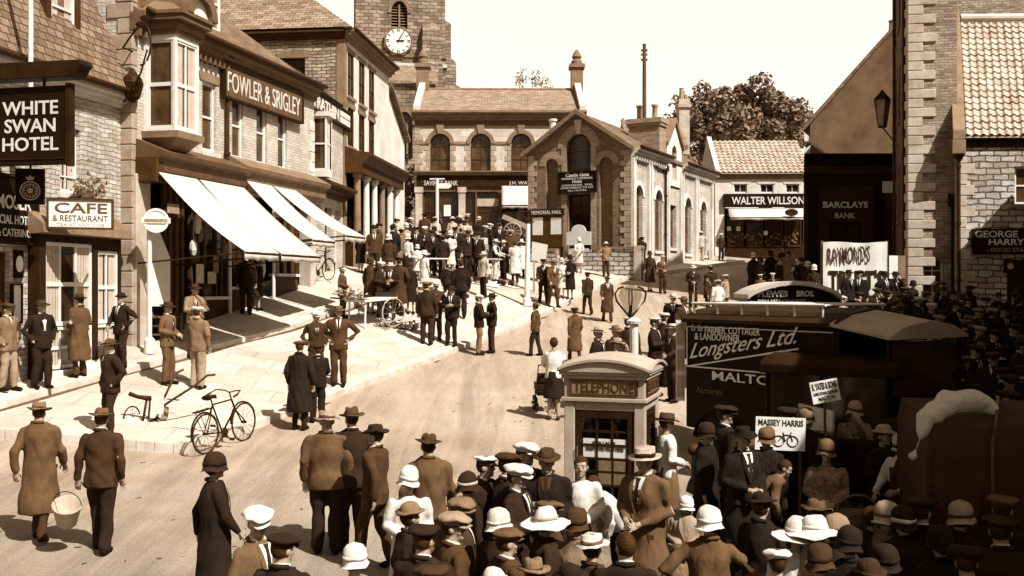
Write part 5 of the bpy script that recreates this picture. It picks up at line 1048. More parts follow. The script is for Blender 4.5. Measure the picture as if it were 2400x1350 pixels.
def join(me, mb, mi):                                # add loose detail (eyes, fingers, lapels) to a fused mesh
    d = bpy.data.meshes.new('tmp'); d.from_pydata(mb.v, [], mb.f); d.polygons.foreach_set('material_index', mi if isinstance(mi, list) else [mi]*len(mb.f)); d.polygons.foreach_set('use_smooth', [True]*len(mb.f))
    b = bmesh.new(); b.from_mesh(me); b.from_mesh(d); b.to_mesh(me); b.free(); bpy.data.meshes.remove(d); return me
POSES = {   # elbow, wrist for the +x arm and the -x arm (x mirrored), leg offsets in y, hands shown
 'stand': ((.25, .03, 1.13), (.245, -.05, .88), (.25, .03, 1.13), (.245, -.05, .88), (0, .03)), 'pocket': ((.31, .09, 1.15), (.20, -.07, .94), (.31, .09, 1.15), (.20, -.07, .94), (-.06, .06)),
 'front': ((.265, .02, 1.14), (.08, -.23, 1.04), (.265, .02, 1.14), (.06, -.23, 1.06), (0, .02)), 'read': ((.255, -.02, 1.14), (.10, -.30, 1.18), (.255, -.02, 1.14), (.08, -.30, 1.16), (.03, -.03)),
 'fold': ((.27, -.07, 1.16), (-.05, -.22, 1.19), (.27, -.07, 1.14), (-.05, -.21, 1.14), (0, .03)), 'hips': ((.41, .06, 1.18), (.21, -.07, 1.0), (.41, .06, 1.18), (.21, -.07, 1.0), (0, .03)),
 'face': ((.24, -.17, 1.2), (.07, -.20, 1.49), (.25, .03, 1.13), (.245, -.05, .88), (0, .04)), 'walk': ((.25, .14, 1.14), (.25, .12, .90), (.25, -.06, 1.14), (.24, -.20, .95), (-.17, .19)),
 'behind': ((.28, .12, 1.14), (.05, .21, 1.02), (.28, .12, 1.14), (.05, .21, 1.02), (0, .02)), 'carry': ((.27, .02, 1.13), (.30, -.03, .87), (.25, .06, 1.13), (.245, -.02, .88), (-.12, .16)),
 'reach': ((.25, -.12, 1.15), (.15, -.36, 1.10), (.25, -.10, 1.15), (.15, -.34, 1.05), (0, .05)), 'hip1': ((.41, .06, 1.18), (.21, -.07, 1.0), (.26, -.05, 1.14), (.18, -.22, .98), (0, .05)),
 'lean': ((.25, -.14, 1.17), (.13, -.34, 1.0), (.25, -.14, 1.17), (.13, -.34, 1.0), (0, .05)), 'sit': ((.25, -.1, 1.15), (.2, -.4, 1.08), (.25, -.1, 1.15), (.2, -.4, 1.08), (0, .05))}
KINDS = {'suit': 'm', 'coat': 'm', 'shirt': 'm', 'apron': 'm', 'dress': 'f', 'wcoat': 'f', 'blouse': 'f'}
TOR = {'suit': [(.79, .205, .150), (.92, .20, .148), (1.03, .188, .138), (1.15, .192, .140), (1.30, .205, .140), (1.38, .198, .122), (1.435, .155, .098), (1.475, .085, .078)],
 'coat': [(.36, .255, .235), (.55, .245, .215), (.80, .215, .165), (1.03, .20, .15), (1.2, .205, .15), (1.32, .212, .146), (1.39, .203, .125), (1.445, .155, .10), (1.485, .088, .08)],
 'shirt': [(.90, .19, .135), (1.03, .18, .13), (1.2, .188, .133), (1.3, .196, .132), (1.38, .185, .115), (1.43, .14, .09), (1.475, .075, .07)],
 'apron': [(.84, .20, .145), (.95, .20, .145), (1.1, .195, .142), (1.3, .205, .140), (1.38, .195, .12), (1.43, .15, .1), (1.475, .085, .078)],
 'dress': [(.44, .225, .19), (.60, .205, .17), (.82, .185, .15), (.95, .170, .135), (1.06, .155, .120), (1.20, .163, .135), (1.30, .170, .130), (1.375, .165, .105), (1.42, .12, .085), (1.455, .065, .065)],
 'wcoat': [(.40, .235, .19), (.60, .215, .175), (.85, .195, .155), (1.02, .18, .14), (1.2, .18, .145), (1.31, .182, .138), (1.385, .172, .115), (1.435, .13, .1), (1.475, .09, .085)],
 'blouse': [(.88, .17, .135), (.98, .165, .13), (1.06, .155, .12), (1.2, .163, .135), (1.3, .17, .13), (1.375, .165, .105), (1.42, .12, .085), (1.455, .06, .06)]}
def hand(mb, e, w_, side):
    e, w_ = Vector(e), Vector(w_); d = (w_-e).normalized(); up = Vector((0, -1, .15)); s = d.cross(up).normalized(); 
    if s.x*side < 0: s = -s
    nrm = s.cross(d).normalized(); c = w_+d*.03; k = len(mb.v)
    rings = []
    for q, wd, th in ((-.045, .024, .018), (0, .034, .017), (.03, .040, .016), (.055, .038, .013), (.068, .03, .009)):
        rings.append([c+d*q+s*wd*math.cos(a*math.pi/5)+nrm*th*math.sin(a*math.pi/5) for a in range(10)])
    V = [p for r in rings for p in r]; mb.mesh(V, [(i*10+j, i*10+(j+1) % 10, (i+1)*10+(j+1) % 10, (i+1)*10+j) for i in range(4) for j in range(10)]+[tuple(range(10)), tuple(range(40, 50))])
    inn = Vector((-side, 0, 0)); cv = nrm if nrm.dot(inn) > 0 else -nrm
    for j, (off, ln) in enumerate(((-.028, .060), (-.009, .074), (.010, .070), (.028, .056))):
        b = c+d*.055+s*off; p1 = b+d*ln*.45+cv*.006; p2 = p1+(d*.75+cv*.55).normalized()*ln*.33; p3 = p2+(d*.35+cv*.85).normalized()*ln*.28; mb.tube([b, p1, p2, p3], [.0092, .0088, .008, .0055], 6)
    b = c+d*.0+s*(-.032)+cv*.006; p1 = b+(d*.7-s*.55+cv*.3).normalized()*.034; mb.tube([b, p1, p1+(d*.9-s*.1+cv*.35).normalized()*.032], [.0115, .010, .007], 6)
PROTO = {}
def proto(kind, pose, yaw=0, pitch=0):
    key = (kind, pose, yaw, pitch)
    if key in PROTO: return PROTO[key]
    f = KINDS[kind] == 'f'; ws = .88 if f else 1; pz = POSES[pose]; bend = 38 if pose == 'lean' else 0
    arms = [(tuple((q[0]*ws, q[1], q[2])) for q in pz[0:2]), (tuple((-q[0]*ws, q[1], q[2])) for q in pz[2:4])]; arms = [list(a) for a in arms]; sh = [Vector((.18*ws, .0, 1.385)), Vector((-.18*ws, .0, 1.385))]
    fy = pz[4]; ft = [Vector((.10*ws, fy[0], .07)), Vector((-.10*ws, fy[1], .07))]; hip = [Vector((.09*ws, 0, .90)), Vector((-.09*ws, 0, .90))]
    kn = [(a+b)/2+Vector((0, -.035-abs(b.y)*.12, .03)) for a, b in zip(hip, ft)]
    Bm = Matrix.Translation((0, 0, .93)) @ Matrix.Rotation(rad(bend), 4, 'X') @ Matrix.Translation((0, .0, -.93)) if bend else None
    HM = Matrix.Translation((0, .0, 1.475)) @ Matrix.Rotation(rad(yaw), 4, 'Z') @ Matrix.Rotation(rad(pitch-bend*.35), 4, 'X') @ Matrix.Translation((0, -.005, -1.50))
    def bent(mb):
        if Bm:
            for i, v in enumerate(mb.v):
                t = min(1, max(0, (v.z-.80)/.2)); mb.v[i] = v.lerp(Bm @ v, t)
        return mb
    def turned(mb, i0):
        for i in range(i0, len(mb.v)): mb.v[i] = HM @ mb.v[i]
    out = {}
    # body: one continuous skin from head to feet
    b = MB(); i0 = 0
    b.ball((0, .010, 1.652), (.074, .093, .096), 9); b.ball((0, -.020, 1.578), (.054, .064, .060), 8)
    limb(b, [(-.036, -.066, 1.668), (.036, -.066, 1.668)], [.014, .014], 7); limb(b, [(0, -.078, 1.648), (0, -.096, 1.612)], [.010, .0155], 7); limb(b, [(-.018, -.072, 1.572), (.018, -.072, 1.572)], [.011, .011], 6); b.ball((0, -.072, 1.543), (.022, .018, .018), 6)
    for s in (-1, 1): b.ball((s*.076, .014, 1.625), (.012, .022, .033), 6); b.ball((s*.040, -.052, 1.605), (.026, .026, .026), 6)
    turned(b, 0)
    limb(b, [(0, .022, 1.40), (0, .012, 1.50), (0, .0, 1.56)], [.070 if not f else .058, .060 if not f else .048, .058 if not f else .047], 10)
    stack(b, [(0, 0, z, rx*.74*ws, ry*.72) for z, rx, ry in ((.84, .19, .14), (1.0, .18, .13), (1.2, .19, .14), (1.35, .20, .13), (1.43, .14, .10))])
    for s, (el, wr) in zip(sh, arms): limb(b, [s, el, wr, Vector(wr)+(Vector(wr)-Vector(el)).normalized()*.03], [.052*ws, .043*ws, .030*ws, .027*ws])
    for h_, k_, a_ in zip(hip, kn, ft): limb(b, [h_, k_, a_, a_+Vector((0, -.06, -.035))], [.08, .056 if not f else .055, .040 if not f else .036, .035])
    bent(b); me = fuse(b, 'body', .0125, 2); dt = MB(); mi = []
    for s in (-1, 1): dt.ball((s*.030, -.074, 1.642), (.0155, .010, .0085), 5)
    dt.ball((0, -.0835, 1.572), (.021, .006, .0038), 5)
    for s in (-1, 1): dt.tube([(s*.014, -.082, 1.664), (s*.03, -.083, 1.669), (s*.048, -.074, 1.663)], [.004, .005, .003], 5)
    turned(dt, 0); mi = [1]*len(dt.f); n0 = len(dt.f)
    if pose != 'pocket':
        for (el, wr), s in zip(arms, (1, -1)): hand(dt, el, wr, s)
    if pose == 'walk' or True: mi += [0]*(len(dt.f)-n0)
    bent(dt); out['body'] = join(me, dt, mi)
    # clothes
    T = TOR[kind]; a = MB(); stack(a, [(0, 0, z, rx, ry) for z, rx, ry in T]); sl = (.074, .062, .050) if not f else (.064, .055, .046)
    if kind in ('blouse', 'dress') and pose in ('reach', 'lean'): sl = (.06, .05, .04)
    def sleeves(m, sl=sl):
        for s, (el, wr) in zip(sh, arms): el, wr = Vector(el), Vector(wr); limb(m, [s+Vector((0, 0, .0)), s.lerp(el, .5), el, el.lerp(wr, .5), el.lerp(wr, .93)], [sl[0], (sl[0]+sl[1])/2, sl[1], (sl[1]+sl[2])/2, sl[2]])
    sleeves(a); bent(a); top = fuse(a, 'top', .017, 4, .0115, R.random()*9)
    def front(x, z, e=.008):
        zs = [q[0] for q in T]; rx = np.interp(z, zs, [q[1] for q in T]); ry = np.interp(z, zs, [q[2] for q in T]); return Vector((x, -ry*math.sqrt(max(.02, 1-(x/rx)**2))-e, z))
    def vee(m, zt, zb, w_, e, xo=0):
        K = 8
        for i in range(K):
            za, zb_ = zt+(zb-zt)*i/K, zt+(zb-zt)*(i+1)/K; wa, wb = w_*(1-i/K), w_*(1-(i+1)/K)
            for j in range(4): m.add([front(-wa+2*wa*j/4, za, e), front(-wa+2*wa*(j+1)/4, za, e), front(-wb+2*wb*(j+1)/4, zb_, e), front(-wb+2*wb*j/4, zb_, e)])
    if kind in ('suit', 'coat', 'wcoat'):
        lp = MB(); zt, zb, w_ = T[-1][0]-.02, (1.12 if kind == 'suit' else 1.10), .062
        for s in (-1, 1):
            for i in range(6):
                za, zb_ = zt+(zb-zt)*i/6, zt+(zb-zt)*(i+1)/6; wa, wb = w_*(1-i/6), w_*(1-(i+1)/6); ba_, bb_ = .045*math.sin(math.pi*min(1, (i+.6)/6.2)), .045*math.sin(math.pi*min(1, (i+1.6)/6.2))
                lp.add([front(s*wa, za, .006), front(s*(wa+ba_), za, .014), front(s*(wb+bb_), zb_, .014), front(s*wb, zb_, .006)])
        for s in (-1, 1): q0 = front(s*.12, .98 if kind == 'suit' else .92, .010); lp.add([q0+Vector((-.06, 0, .02)), q0+Vector((.06, 0, .02)), q0+Vector((.06, -.004, -.03)), q0+Vector((-.06, -.004, -.03))])
        limb(lp, [(-.055, .015, T[-1][0]+.0), (-.07, .05, T[-1][0]+.012), (0, .085, T[-1][0]+.018), (.07, .05, T[-1][0]+.012), (.055, .015, T[-1][0])], [.015, .02, .022, .02, .015], 7)
        bent(lp); top = join(top, lp, 0)
    if kind == 'shirt':
        wc = MB(); stack(wc, [(0, 0, z, rx+.012, ry+.012) for z, rx, ry in ((.88, .19, .14), (1.03, .182, .132), (1.2, .19, .134), (1.32, .185, .125), (1.405, .155, .10), (1.44, .12, .085))]); bent(wc); out['waistcoat'] = fuse(wc, 'waistcoat', .017, 4, .005, 3)
    if kind == 'apron':
        ap = MB(); K = 10; 
        for i in range(10):
            za, zb_ = 1.0-i*.055, 1.0-(i+1)*.055
            for j in range(K):
                xa, xb = -.19+.38*j/K, -.19+.38*(j+1)/K; yy_ = lambda x, z: Vector((x, -.172*math.sqrt(max(.1, 1-(x/.27)**2))-.012-(1.0-z)*.03+.012*math.sin(x*40+z*4), z)); ap.add([yy_(xa, za), yy_(xb, za), yy_(xb, zb_), yy_(xa, zb_)])
        m_ = bpy.data.meshes.new('apron'); m_.from_pydata(ap.v, [], ap.f); m_.polygons.foreach_set('use_smooth', [True]*len(m_.polygons)); out['apron'] = m_
    nm = {'suit': 'jacket', 'coat': 'coat', 'shirt': 'shirt', 'apron': 'jumper', 'dress': 'dress', 'wcoat': 'coat', 'blouse': 'blouse'}[kind]; top.name = nm; out[nm] = top
    if not f:
        tr = MB(); stack(tr, [(0, 0, z, rx*.96, ry*.94) for z, rx, ry in ((.80, .185, .125), (.90, .19, .13), (1.0, .178, .125))])
        for h_, k_, a_ in zip(hip, kn, ft): limb(tr, [h_+Vector((0, 0, -.06)), h_.lerp(k_, .6), k_, k_.lerp(a_, .5), a_+Vector((0, .0, .02))], [q_*(1 if kind != 'coat' else .84) for q_ in (.098, .09, .080, .076, .075)])
        out['trousers'] = fuse(tr, 'trousers', .017, 4, .0125, R.random()*9)
    elif kind == 'blouse':
        sk = MB(); stack(sk, [(0, 0, z, rx, ry) for z, rx, ry in ((.46, .215, .18), (.65, .20, .165), (.85, .185, .15), (.98, .16, .128), (1.02, .155, .125))]); out['skirt'] = fuse(sk, 'skirt', .017, 4, .009, 5)
    # shirt front, tie, collar
    if kind in ('suit', 'coat'):
        v = MB(); vee(v, T[-1][0]-.02, 1.13, .060, .005); limb(v, [(-.045, -.04, 1.475), (-.058, .0, 1.49), (-.04, .05, 1.508), (0, .066, 1.512), (.04, .05, 1.508), (.058, 0, 1.49), (.045, -.04, 1.475)], [.012]*7, 6); bent(v); m_ = bpy.data.meshes.new('shirt_front'); m_.from_pydata(v.v, [], v.f); out['shirt_front'] = m_
        v = MB(); K = 7
        for i in range(K):
            za, zb_ = 1.455-i*.045, 1.455-(i+1)*.045; wa, wb = .018+.012*(i == 0), .018+.003*i; v.add([front(-wa*.9, za, .010), front(wa*.9, za, .010), front(wb*.8, zb_, .010), front(-wb*.8, zb_, .010)])
        bent(v); m_ = bpy.data.meshes.new('tie'); m_.from_pydata(v.v, [], v.f); out['tie'] = m_
    for s in (0, 1):
        q = MB(); p = ft[s]; z0 = .0 if not (pose == 'walk' and s == 1) else .03
        limb(q, [(p.x, p.y+.035, .048+z0), (p.x, p.y-.05, .052+z0*.6), (p.x*1.08, p.y-.135, .036), (p.x*1.1, p.y-.175, .030)], [.045, .046, .042, .028], 10, .92); m_ = bpy.data.meshes.new('shoe'); m_.from_pydata(q.v, [], q.f); m_.polygons.foreach_set('use_smooth', [True]*len(m_.polygons)); out['shoe%d' % s] = m_
    # hair: back and sides of the skull
    h = MB(); kk = 12
    for i in range(kk):
        for j in range(2*kk):
            th0, th1 = math.pi*i/kk, math.pi*(i+1)/kk; a0, a1 = math.pi*j/kk, math.pi*(j+1)/kk; e = 1.07 if not f else 1.13
            S_ = lambda th, a_: Vector((.074*e*math.sin(th)*math.cos(a_), .012+.093*e*math.sin(th)*math.sin(a_), 1.654+.096*e*math.cos(th))); c = (S_(th0, a0)+S_(th1, a1))/2
            lim = 1.585 if not f else 1.555
            if c.z > lim and (c.y > .012+(.0 if c.z < 1.66 else -.045) or c.z > 1.71): h.add([S_(th0, a0), S_(th0, a1), S_(th1, a1), S_(th1, a0)])
    turned(h, 0); bent(h); m_ = bpy.data.meshes.new('hair'); m_.from_pydata(h.v, [], h.f); m_.polygons.foreach_set('use_smooth', [True]*len(m_.polygons)); out['hair'] = m_
    out['HM'] = (Bm @ HM) if Bm else HM
    for k_, m_ in out.items():
        if k_ != 'HM': m_.materials.clear(); [m_.materials.append(SKIN) for _ in range(2 if k_ == 'body' else 1)]
    PROTO[key] = out; return out

# hats, modelled on the head at (0, 0, 1.69)
HATS = {}
def hat_mesh(t, var=0):
    if (t, var) in HATS: return HATS[(t, var)]
    g = MB(); z = 1.69
    def prof(pr, sx=1, sy=1.16, k=24, m=0, c=(0, .004)): g.lathe((c[0], c[1], z), pr, k, m, sx, sy)
    if t in ('cap', 'peaked'):
        if t == 'cap':
            prof([(.082, -.01), (.092, .012), (.128, .034), (.132, .046), (.118, .062), (.08, .075), (.02, .080)], c=(0, -.006))
            for v in g.v: 
                if v.y < 0: v.z -= (v.y**2)*1.2
                v.x += .02*noise.noise(v*14); v.z += .012*noise.noise(v*11)
        else: prof([(.084, -.012), (.086, .03), (.125, .052), (.128, .062), (.11, .07), (.02, .074)])
        m_ = 1 if t == 'peaked' else 0; K = 10; A = []; B = []
        for i in range(K+1): a_ = math.pi*(1.12+.76*i/K); A.append(Vector((.083*math.cos(a_), .004+.095*math.sin(a_), z+.004))); B.append(Vector((.092*math.cos(a_), -.01+.150*math.sin(a_), z-.024-.01*abs(math.sin(a_)))))
        for i in range(K): g.prism([A[i], A[i+1], B[i+1], B[i]], [p+Vector((0, 0, .007)) for p in (A[i], A[i+1], B[i+1], B[i])], m_)
        if t == 'peaked': prof([(.0865, -.01), (.0885, -.008), (.0885, .026), (.0865, .028)], m=1)
    else:
        P = {'trilby': ([(.152, .004), (.148, -.006), (.088, -.008), (.087, .02), (.082, .06), (.073, .092), (.05, .10), (.012, .086)], .0),
             'bowler': ([(.13, .016), (.126, .0), (.088, -.008), (.088, .03), (.082, .07), (.06, .10), (.03, .112), (.004, .115)], .0),
             'boater': ([(.150, -.004), (.148, -.012), (.089, -.010), (.089, .075), (.083, .082), (.01, .084)], .0),
             'cloche': ([(.126, -.075), (.120, -.080), (.104, -.055), (.100, -.02), (.100, .02), (.094, .062), (.07, .098), (.03, .115), (.004, .118)], .0),
             'wide': ([(.215, -.050), (.212, -.056), (.15, -.034), (.098, -.016), (.096, .03), (.086, .075), (.06, .10), (.02, .108)], .0)}[t][0]
        prof(P)
        for i, v in enumerate(g.v):
            r_ = math.hypot(v.x, v.y)
            if t == 'trilby':
                if v.z > z+.055 and abs(v.x) < .05: v.z -= .022*(1-abs(v.x)/.05)*(1 if v.y < .06 else .4)
                if v.z > z+.05 and v.y < -.02: v.x *= .80
                if r_ > .11: v.z += abs(v.x)*.12-(.012 if v.y < 0 else -.008)
            if t == 'bowler' and r_ > .11: v.z += abs(v.x)*.14
            if t in ('cloche', 'wide') and r_ > .108: v.z += .012*math.sin(math.atan2(v.y, v.x)*3+1)-(.010 if v.y > 0 else -.006)
            if t == 'wide' and r_ > .12: v.z += .014*math.sin(math.atan2(v.y, v.x)*2)
        bp = {'trilby': (.0885, .0, .085, .032), 'bowler': (.0895, 0, .0885, .025), 'boater': (.0905, -.005, .0905, .035), 'cloche': (.1025, -.028, .102, .008), 'wide': (.0985, -.012, .098, .02)}[t]
        prof([(bp[0]-.004, bp[1]), (bp[0]+.001, bp[1]), (bp[2]+.002, bp[3]), (bp[2]-.006, bp[3])], m=1)
    for v in g.v: q_ = Vector((v.x*11+var*5, v.y*11, v.z*11)); v.x += .009*noise.noise(q_); v.y += .009*noise.noise(q_+Vector((7, 3, 1))); v.z += (.010+.012*min(1, math.hypot(v.x, v.y)/.15))*noise.noise(q_+Vector((1, 9, 4)))
    me = bpy.data.meshes.new({'cap': 'flat_cap', 'peaked': 'peaked_cap', 'trilby': 'trilby_hat', 'bowler': 'bowler_hat', 'boater': 'straw_hat', 'cloche': 'cloche_hat', 'wide': 'brimmed_hat'}[t]); me.from_pydata(g.v, [], g.f); me.polygons.foreach_set('material_index', g.m); me.polygons.foreach_set('use_smooth', [True]*len(g.f)); me.materials.append(SKIN); me.materials.append(SKIN); me.update(); HATS[(t, var)] = me; return me
def put(name, me, parent, mats, mtx=None):
    o = bpy.data.objects.new(name, me); COL.objects.link(o); o.parent = parent
    if mtx is not None: o.matrix_local = mtx
    for s, m in zip(o.material_slots, mats): s.link = 'OBJECT'; s.material = m
    return o
def ground_hit(x, y, h=0):                           # where the sight line through a survey point meets height h above the ground
    pd = 4.5; prev = None
    for i in range(1200):
        d = 4.5+i*.08; p = px(x, y, d); s = p.z-(gz(p.x, d)+h)
        if s <= 0: return d
    return None
def far_hit(x, y, h):                                # for points over the horizon line: the ground climbs to meet them
    best = None
    for i in range(1000):
        d = 12+i*.08; p = px(x, y, d); s = p.z-(gz(p.x, d)+h)
        if best is None or abs(s) < best[0]: best = (abs(s), d)
    return best[1]
PEOPLE = []
def person(x, yh, yf, kind, pose, ang, hat, cv, tv, hv, label, H=1.76, group=None, yaw=0, pitch=0, band=None, hair=HAIRD, d=None, child=False, shirt=.68, tie=.03, skin=None, base=None, wide=1.0):
    if base is not None: p = Vector(base)
    else:
        if d is None: d = ground_hit(x, yf) if yf else (ground_hit(x, yh, H) or far_hit(x, yh, H))
        if yf: H = min(1.92, max(1.0 if child else 1.5, (yf-yh)/2400*d))
        p = px(x, 0, d); p.z = gz(p.x, d)
    pr = proto(kind, pose, yaw, pitch); s = H/(1.80 if hat else 1.755); t = thing('person', p, label, 'person', group)
    t.rotation_euler = (0, 0, rad(ang)); ws = s*wide*(1.0 if not child else 1.06); t.scale = (ws, ws, s)
    small = 2400/p.y < 52
    put('body', pr['body'], t, [skin or SKIN, FEAT])
    for k in ('jacket', 'coat', 'shirt', 'jumper', 'dress', 'blouse'):
        if k in pr: put(k, pr[k], t, [cloth(cv)])
    if 'waistcoat' in pr: put('waistcoat', pr['waistcoat'], t, [cloth(band if band else tv)])
    if 'apron' in pr: put('apron', pr['apron'], t, [cloth(.66)])
    if 'trousers' in pr: put('trousers', pr['trousers'], t, [cloth(tv)])
    if 'skirt' in pr: put('skirt', pr['skirt'], t, [cloth(tv)])
    if not small:
        if 'shirt_front' in pr and abs((ang+180) % 360-180) < 130: put('shirt_front', pr['shirt_front'], t, [cloth(shirt)]); put('tie', pr['tie'], t, [cloth(tie)])
        elif 'shirt_front' in pr: put('collar', pr['shirt_front'], t, [cloth(shirt)])
    put('hair', pr['hair'], t, [hair])
    for i in (0, 1): put('shoe', pr['shoe%d' % i], t, [M_BLACK if cv < .3 or KINDS[kind] == 'm' else M_BROWN])
    if hat:
        hm = pr['HM'] @ Matrix.Translation((0, 0, 1.66)) @ Matrix.Rotation(rad(R.uniform(-5, 5)), 4, 'Y') @ Matrix.Rotation(rad(R.uniform(-2, 6)), 4, 'X') @ Matrix.Translation((0, 0, -1.672))
        if child: hm = hm @ Matrix.Translation((0, 0, -.02))
        me = hat_mesh(hat, R.randrange(4)); put(me.name.split('.')[0], me, t, [cloth(hv), cloth(band if band is not None else max(.012, hv*.35))], hm)
    PEOPLE.append((t, p)); return t
# ---------------------------------------------------------------- who stands where (survey x, top of hat, feet)
G1 = 'people on the left pavement'; G2 = 'people in the middle of the market place'; G3 = 'onlookers at the near edge of the crowd'; G4 = 'people round the market stalls'; G5 = 'crowd in the shade on the right'; G6 = 'people on the road beyond the kiosk'
_yw = random.Random(11)
def P(x, yh, yf, kind, pose, *a, **k):
    if 'yaw' not in k: k['yaw'] = _yw.choice((-24, 0, 22)) if pose in ('stand', 'front', 'pocket') and kind in ('suit', 'wcoat') else 0
    a = list(a)
    if k.get('group') == G5 and yh > 880:       # hats and coats in the shade: colours lightened in place of fill light
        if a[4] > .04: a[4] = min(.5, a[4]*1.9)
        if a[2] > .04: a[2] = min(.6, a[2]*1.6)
    return person(x, yh, yf, kind, pose, *a, **k)
P(18, 705, 918, 'suit', 'pocket', 75, 'cap', .13, .20, .06, 'man in a flat cap and light trousers at the left edge of the frame', group=G1)
P(97, 697, 911, 'suit', 'pocket', 50, 'trilby', .018, .022, .05, 'man in dark suit and trilby, hands in pockets, by the cafe window', group=G1, tie=.5)
P(186, 684, 886, 'coat', 'front', 250, 'trilby', .085, .07, .05, 'man in a long mid-brown coat, seen side on at the cafe sill', group=G1)
P(284, 684, 866, 'suit', 'hip1', -25, 'bowler', .022, .03, .02, 'bearded man in dark suit leaning by the quoined corner', group=G1, hair=HAIRL)
P(393, 703, 903, 'suit', 'front', 80, 'trilby', .10, .09, .05, 'man in a grey jacket and dark hat below the white screen', group=G1, band=.02)
P(463, 712, 911, 'suit', 'face', 165, 'cap', .13, .22, .60, 'man in a white cap with a hand raised to his face', group=G1)
P(258, 798, 1034, 'suit', 'pocket', -40, 'trilby', .030, .035, .08, 'man in dark suit standing on the kerb beside the hand plough', group=G1)
P(457, 662, 842, 'suit', 'fold', 40, 'trilby', .16, .05, .05, 'man in a pale jacket standing in the shop shade behind the white-capped man', group=G1)
P(577, 590, 738, 'suit', 'stand', 185, None, .02, .03, .05, 'bareheaded man in dark clothes under the near blind', group=G1)
P(603, 612, 728, 'dress', 'stand', 150, 'cloche', .03, .03, .02, 'woman in dark dress half hidden under the near blind', group=G1)
P(92, 935, 1272, 'coat', 'walk', 183, 'trilby', .09, .05, .13, 'man in a light brown coat walking away at the lower left', group=G2, wide=.97)
MB1 = P(238, 950, 1297, 'suit', 'carry', 180, 'trilby', .048, .022, .10, 'man in a brown jacket walking away with a bucket', group=G2)
P(703, 790, 1008, 'coat', 'stand', 170, 'cap', .018, .02, .10, 'man in long dark coat and cap, back turned, above the bicycle', group=G2)
P(744, 803, 992, 'suit', 'hip1', 205, 'cap', .016, .016, .03, 'dark figure with a shoulder bag facing the man in the long coat', group=G2)
P(741, 725, 903, 'suit', 'pocket', 20, 'cap', .045, .05, .58, 'man in a white cap and brown suit near the kerb', group=G2)
P(794, 713, 907, 'suit', 'hips', 8, 'trilby', .065, .06, .10, 'man with his hands on his hips and jacket open', group=G2)
P(802, 641, 745, 'suit', 'front', 80, 'cap', .07, .06, .45, 'man in a light cap at the handles of the flower barrow', group=G2)
P(1000, 655, 808, 'suit', 'stand', 170, 'cap', .035, .035, .12, 'man in a dark brown jacket seen from behind, legs apart', group=G2, wide=1.08)
P(1022, 656, 800, 'suit', 'fold', 20, 'cap', .05, .05, .5, 'man in a pale cap hidden behind the broad brown jacket', group=G2)
P(1058, 666, 812, 'suit', 'read', -10, 'trilby', .018, .02, .04, 'man in a dark suit and hat reading a paper', group=G2)
P(1080, 608, 746, 'suit', 'stand', 185, None, .017, .018, .05, 'bareheaded man in a black suit seen from behind in the market', group=G2)
P(1122, 686, 833, 'suit', 'fold', 100, 'cap', .020, .13, .55, 'man in a dark jacket and light trousers with a white cap', group=G2)
P(1153, 683, 828, 'suit', 'front', -70, 'trilby', .022, .04, .03, 'man in dark hat and suit turned to the man in light trousers', group=G2)
P(766, 955, 1302, 'suit', 'stand', 182, 'boater', .09, .022, .22, 'big man in a pale brown jacket and straw hat, back to us', group=G2, wide=1.1, hair=HAIRL)
P(824, 945, 0, 'suit', 'pocket', 190, 'trilby', .03, .03, .075, 'man in a brown trilby just beyond the big man in the straw hat', H=1.8, group=G2)
P(880, 985, 0, 'suit', 'walk', 250, 'trilby', .06, .05, .03, 'man in a dark brimmed hat hurrying left across the road', H=1.72, group=G2)
P(503, 1052, 0, 'wcoat', 'walk', 120, 'cloche', .02, .02, .03, 'woman in dark coat and hat hurrying right at the lower left', H=1.74, group=G3)
P(1004, 1008, 0, 'coat', 'walk', 180, 'trilby', .09, .05, .06, 'man in a brown coat walking away in the middle of the road', H=1.76, group=G2)
P(604, 1176, 0, 'suit', 'stand', 55, 'cap', .10, .09, .66, 'man in a white cap and grey suit with waistcoat and tie', H=1.74, group=G3, band=.6)
P(662, 1238, 0, 'suit', 'stand', 170, 'cap', .02, .02, .02, 'dark flat cap and shoulders at the bottom, beside the grey-suited man', H=1.7, group=G3)
P(958, 1086, 0, 'dress', 'front', 10, 'cloche', .66, .6, .66, 'woman in a white dress and white cloche hat', H=1.66, group=G3, band=.6)
P(832, 1268, 0, 'dress', 'front', 150, 'cloche', .64, .6, .60, 'woman in white at the bottom edge, beside the big man', H=1.55, group=G3, band=.5)
P(992, 1212, 0, 'suit', 'stand', 160, 'cap', .025, .02, .022, 'man in a black cap and dark jacket below the white dress', H=1.72, group=G3)
P(1012, 1308, 0, 'suit', 'stand', 180, 'cap', .03, .02, .05, 'dark rounded cap at the very bottom of the frame', H=1.7, group=G3)
P(1062, 1186, 0, 'suit', 'front', 110, 'cap', .06, .05, .20, 'man in a tweed flat cap, right of the black cap', H=1.7, group=G3)
P(1080, 1154, 0, 'suit', 'stand', 90, 'cap', .05, .05, .13, 'boy in a brown cap behind the tweed flat cap', H=1.6, group=G3)
P(1095, 1100, 0, 'wcoat', 'stand', 130, 'cloche', .022, .02, .028, 'woman in a black cloche hat above the brown cap', H=1.62, group=G3, band=.3)
P(1138, 1057, 0, 'suit', 'stand', 60, 'peaked', .025, .03, .60, 'boy in a white peaked cap and dark jacket', H=1.68, group=G3, band=.04)
P(1190, 1050, 0, 'suit', 'fold', 120, 'cap', .028, .03, .042, 'man in a dark flat cap next to the white peaked cap', H=1.76, group=G3)
P(1212, 1076, 0, 'suit', 'read', 70, 'cap', .024, .03, .52, 'man in a white flat cap and dark jacket holding a paper', H=1.74, group=G3)
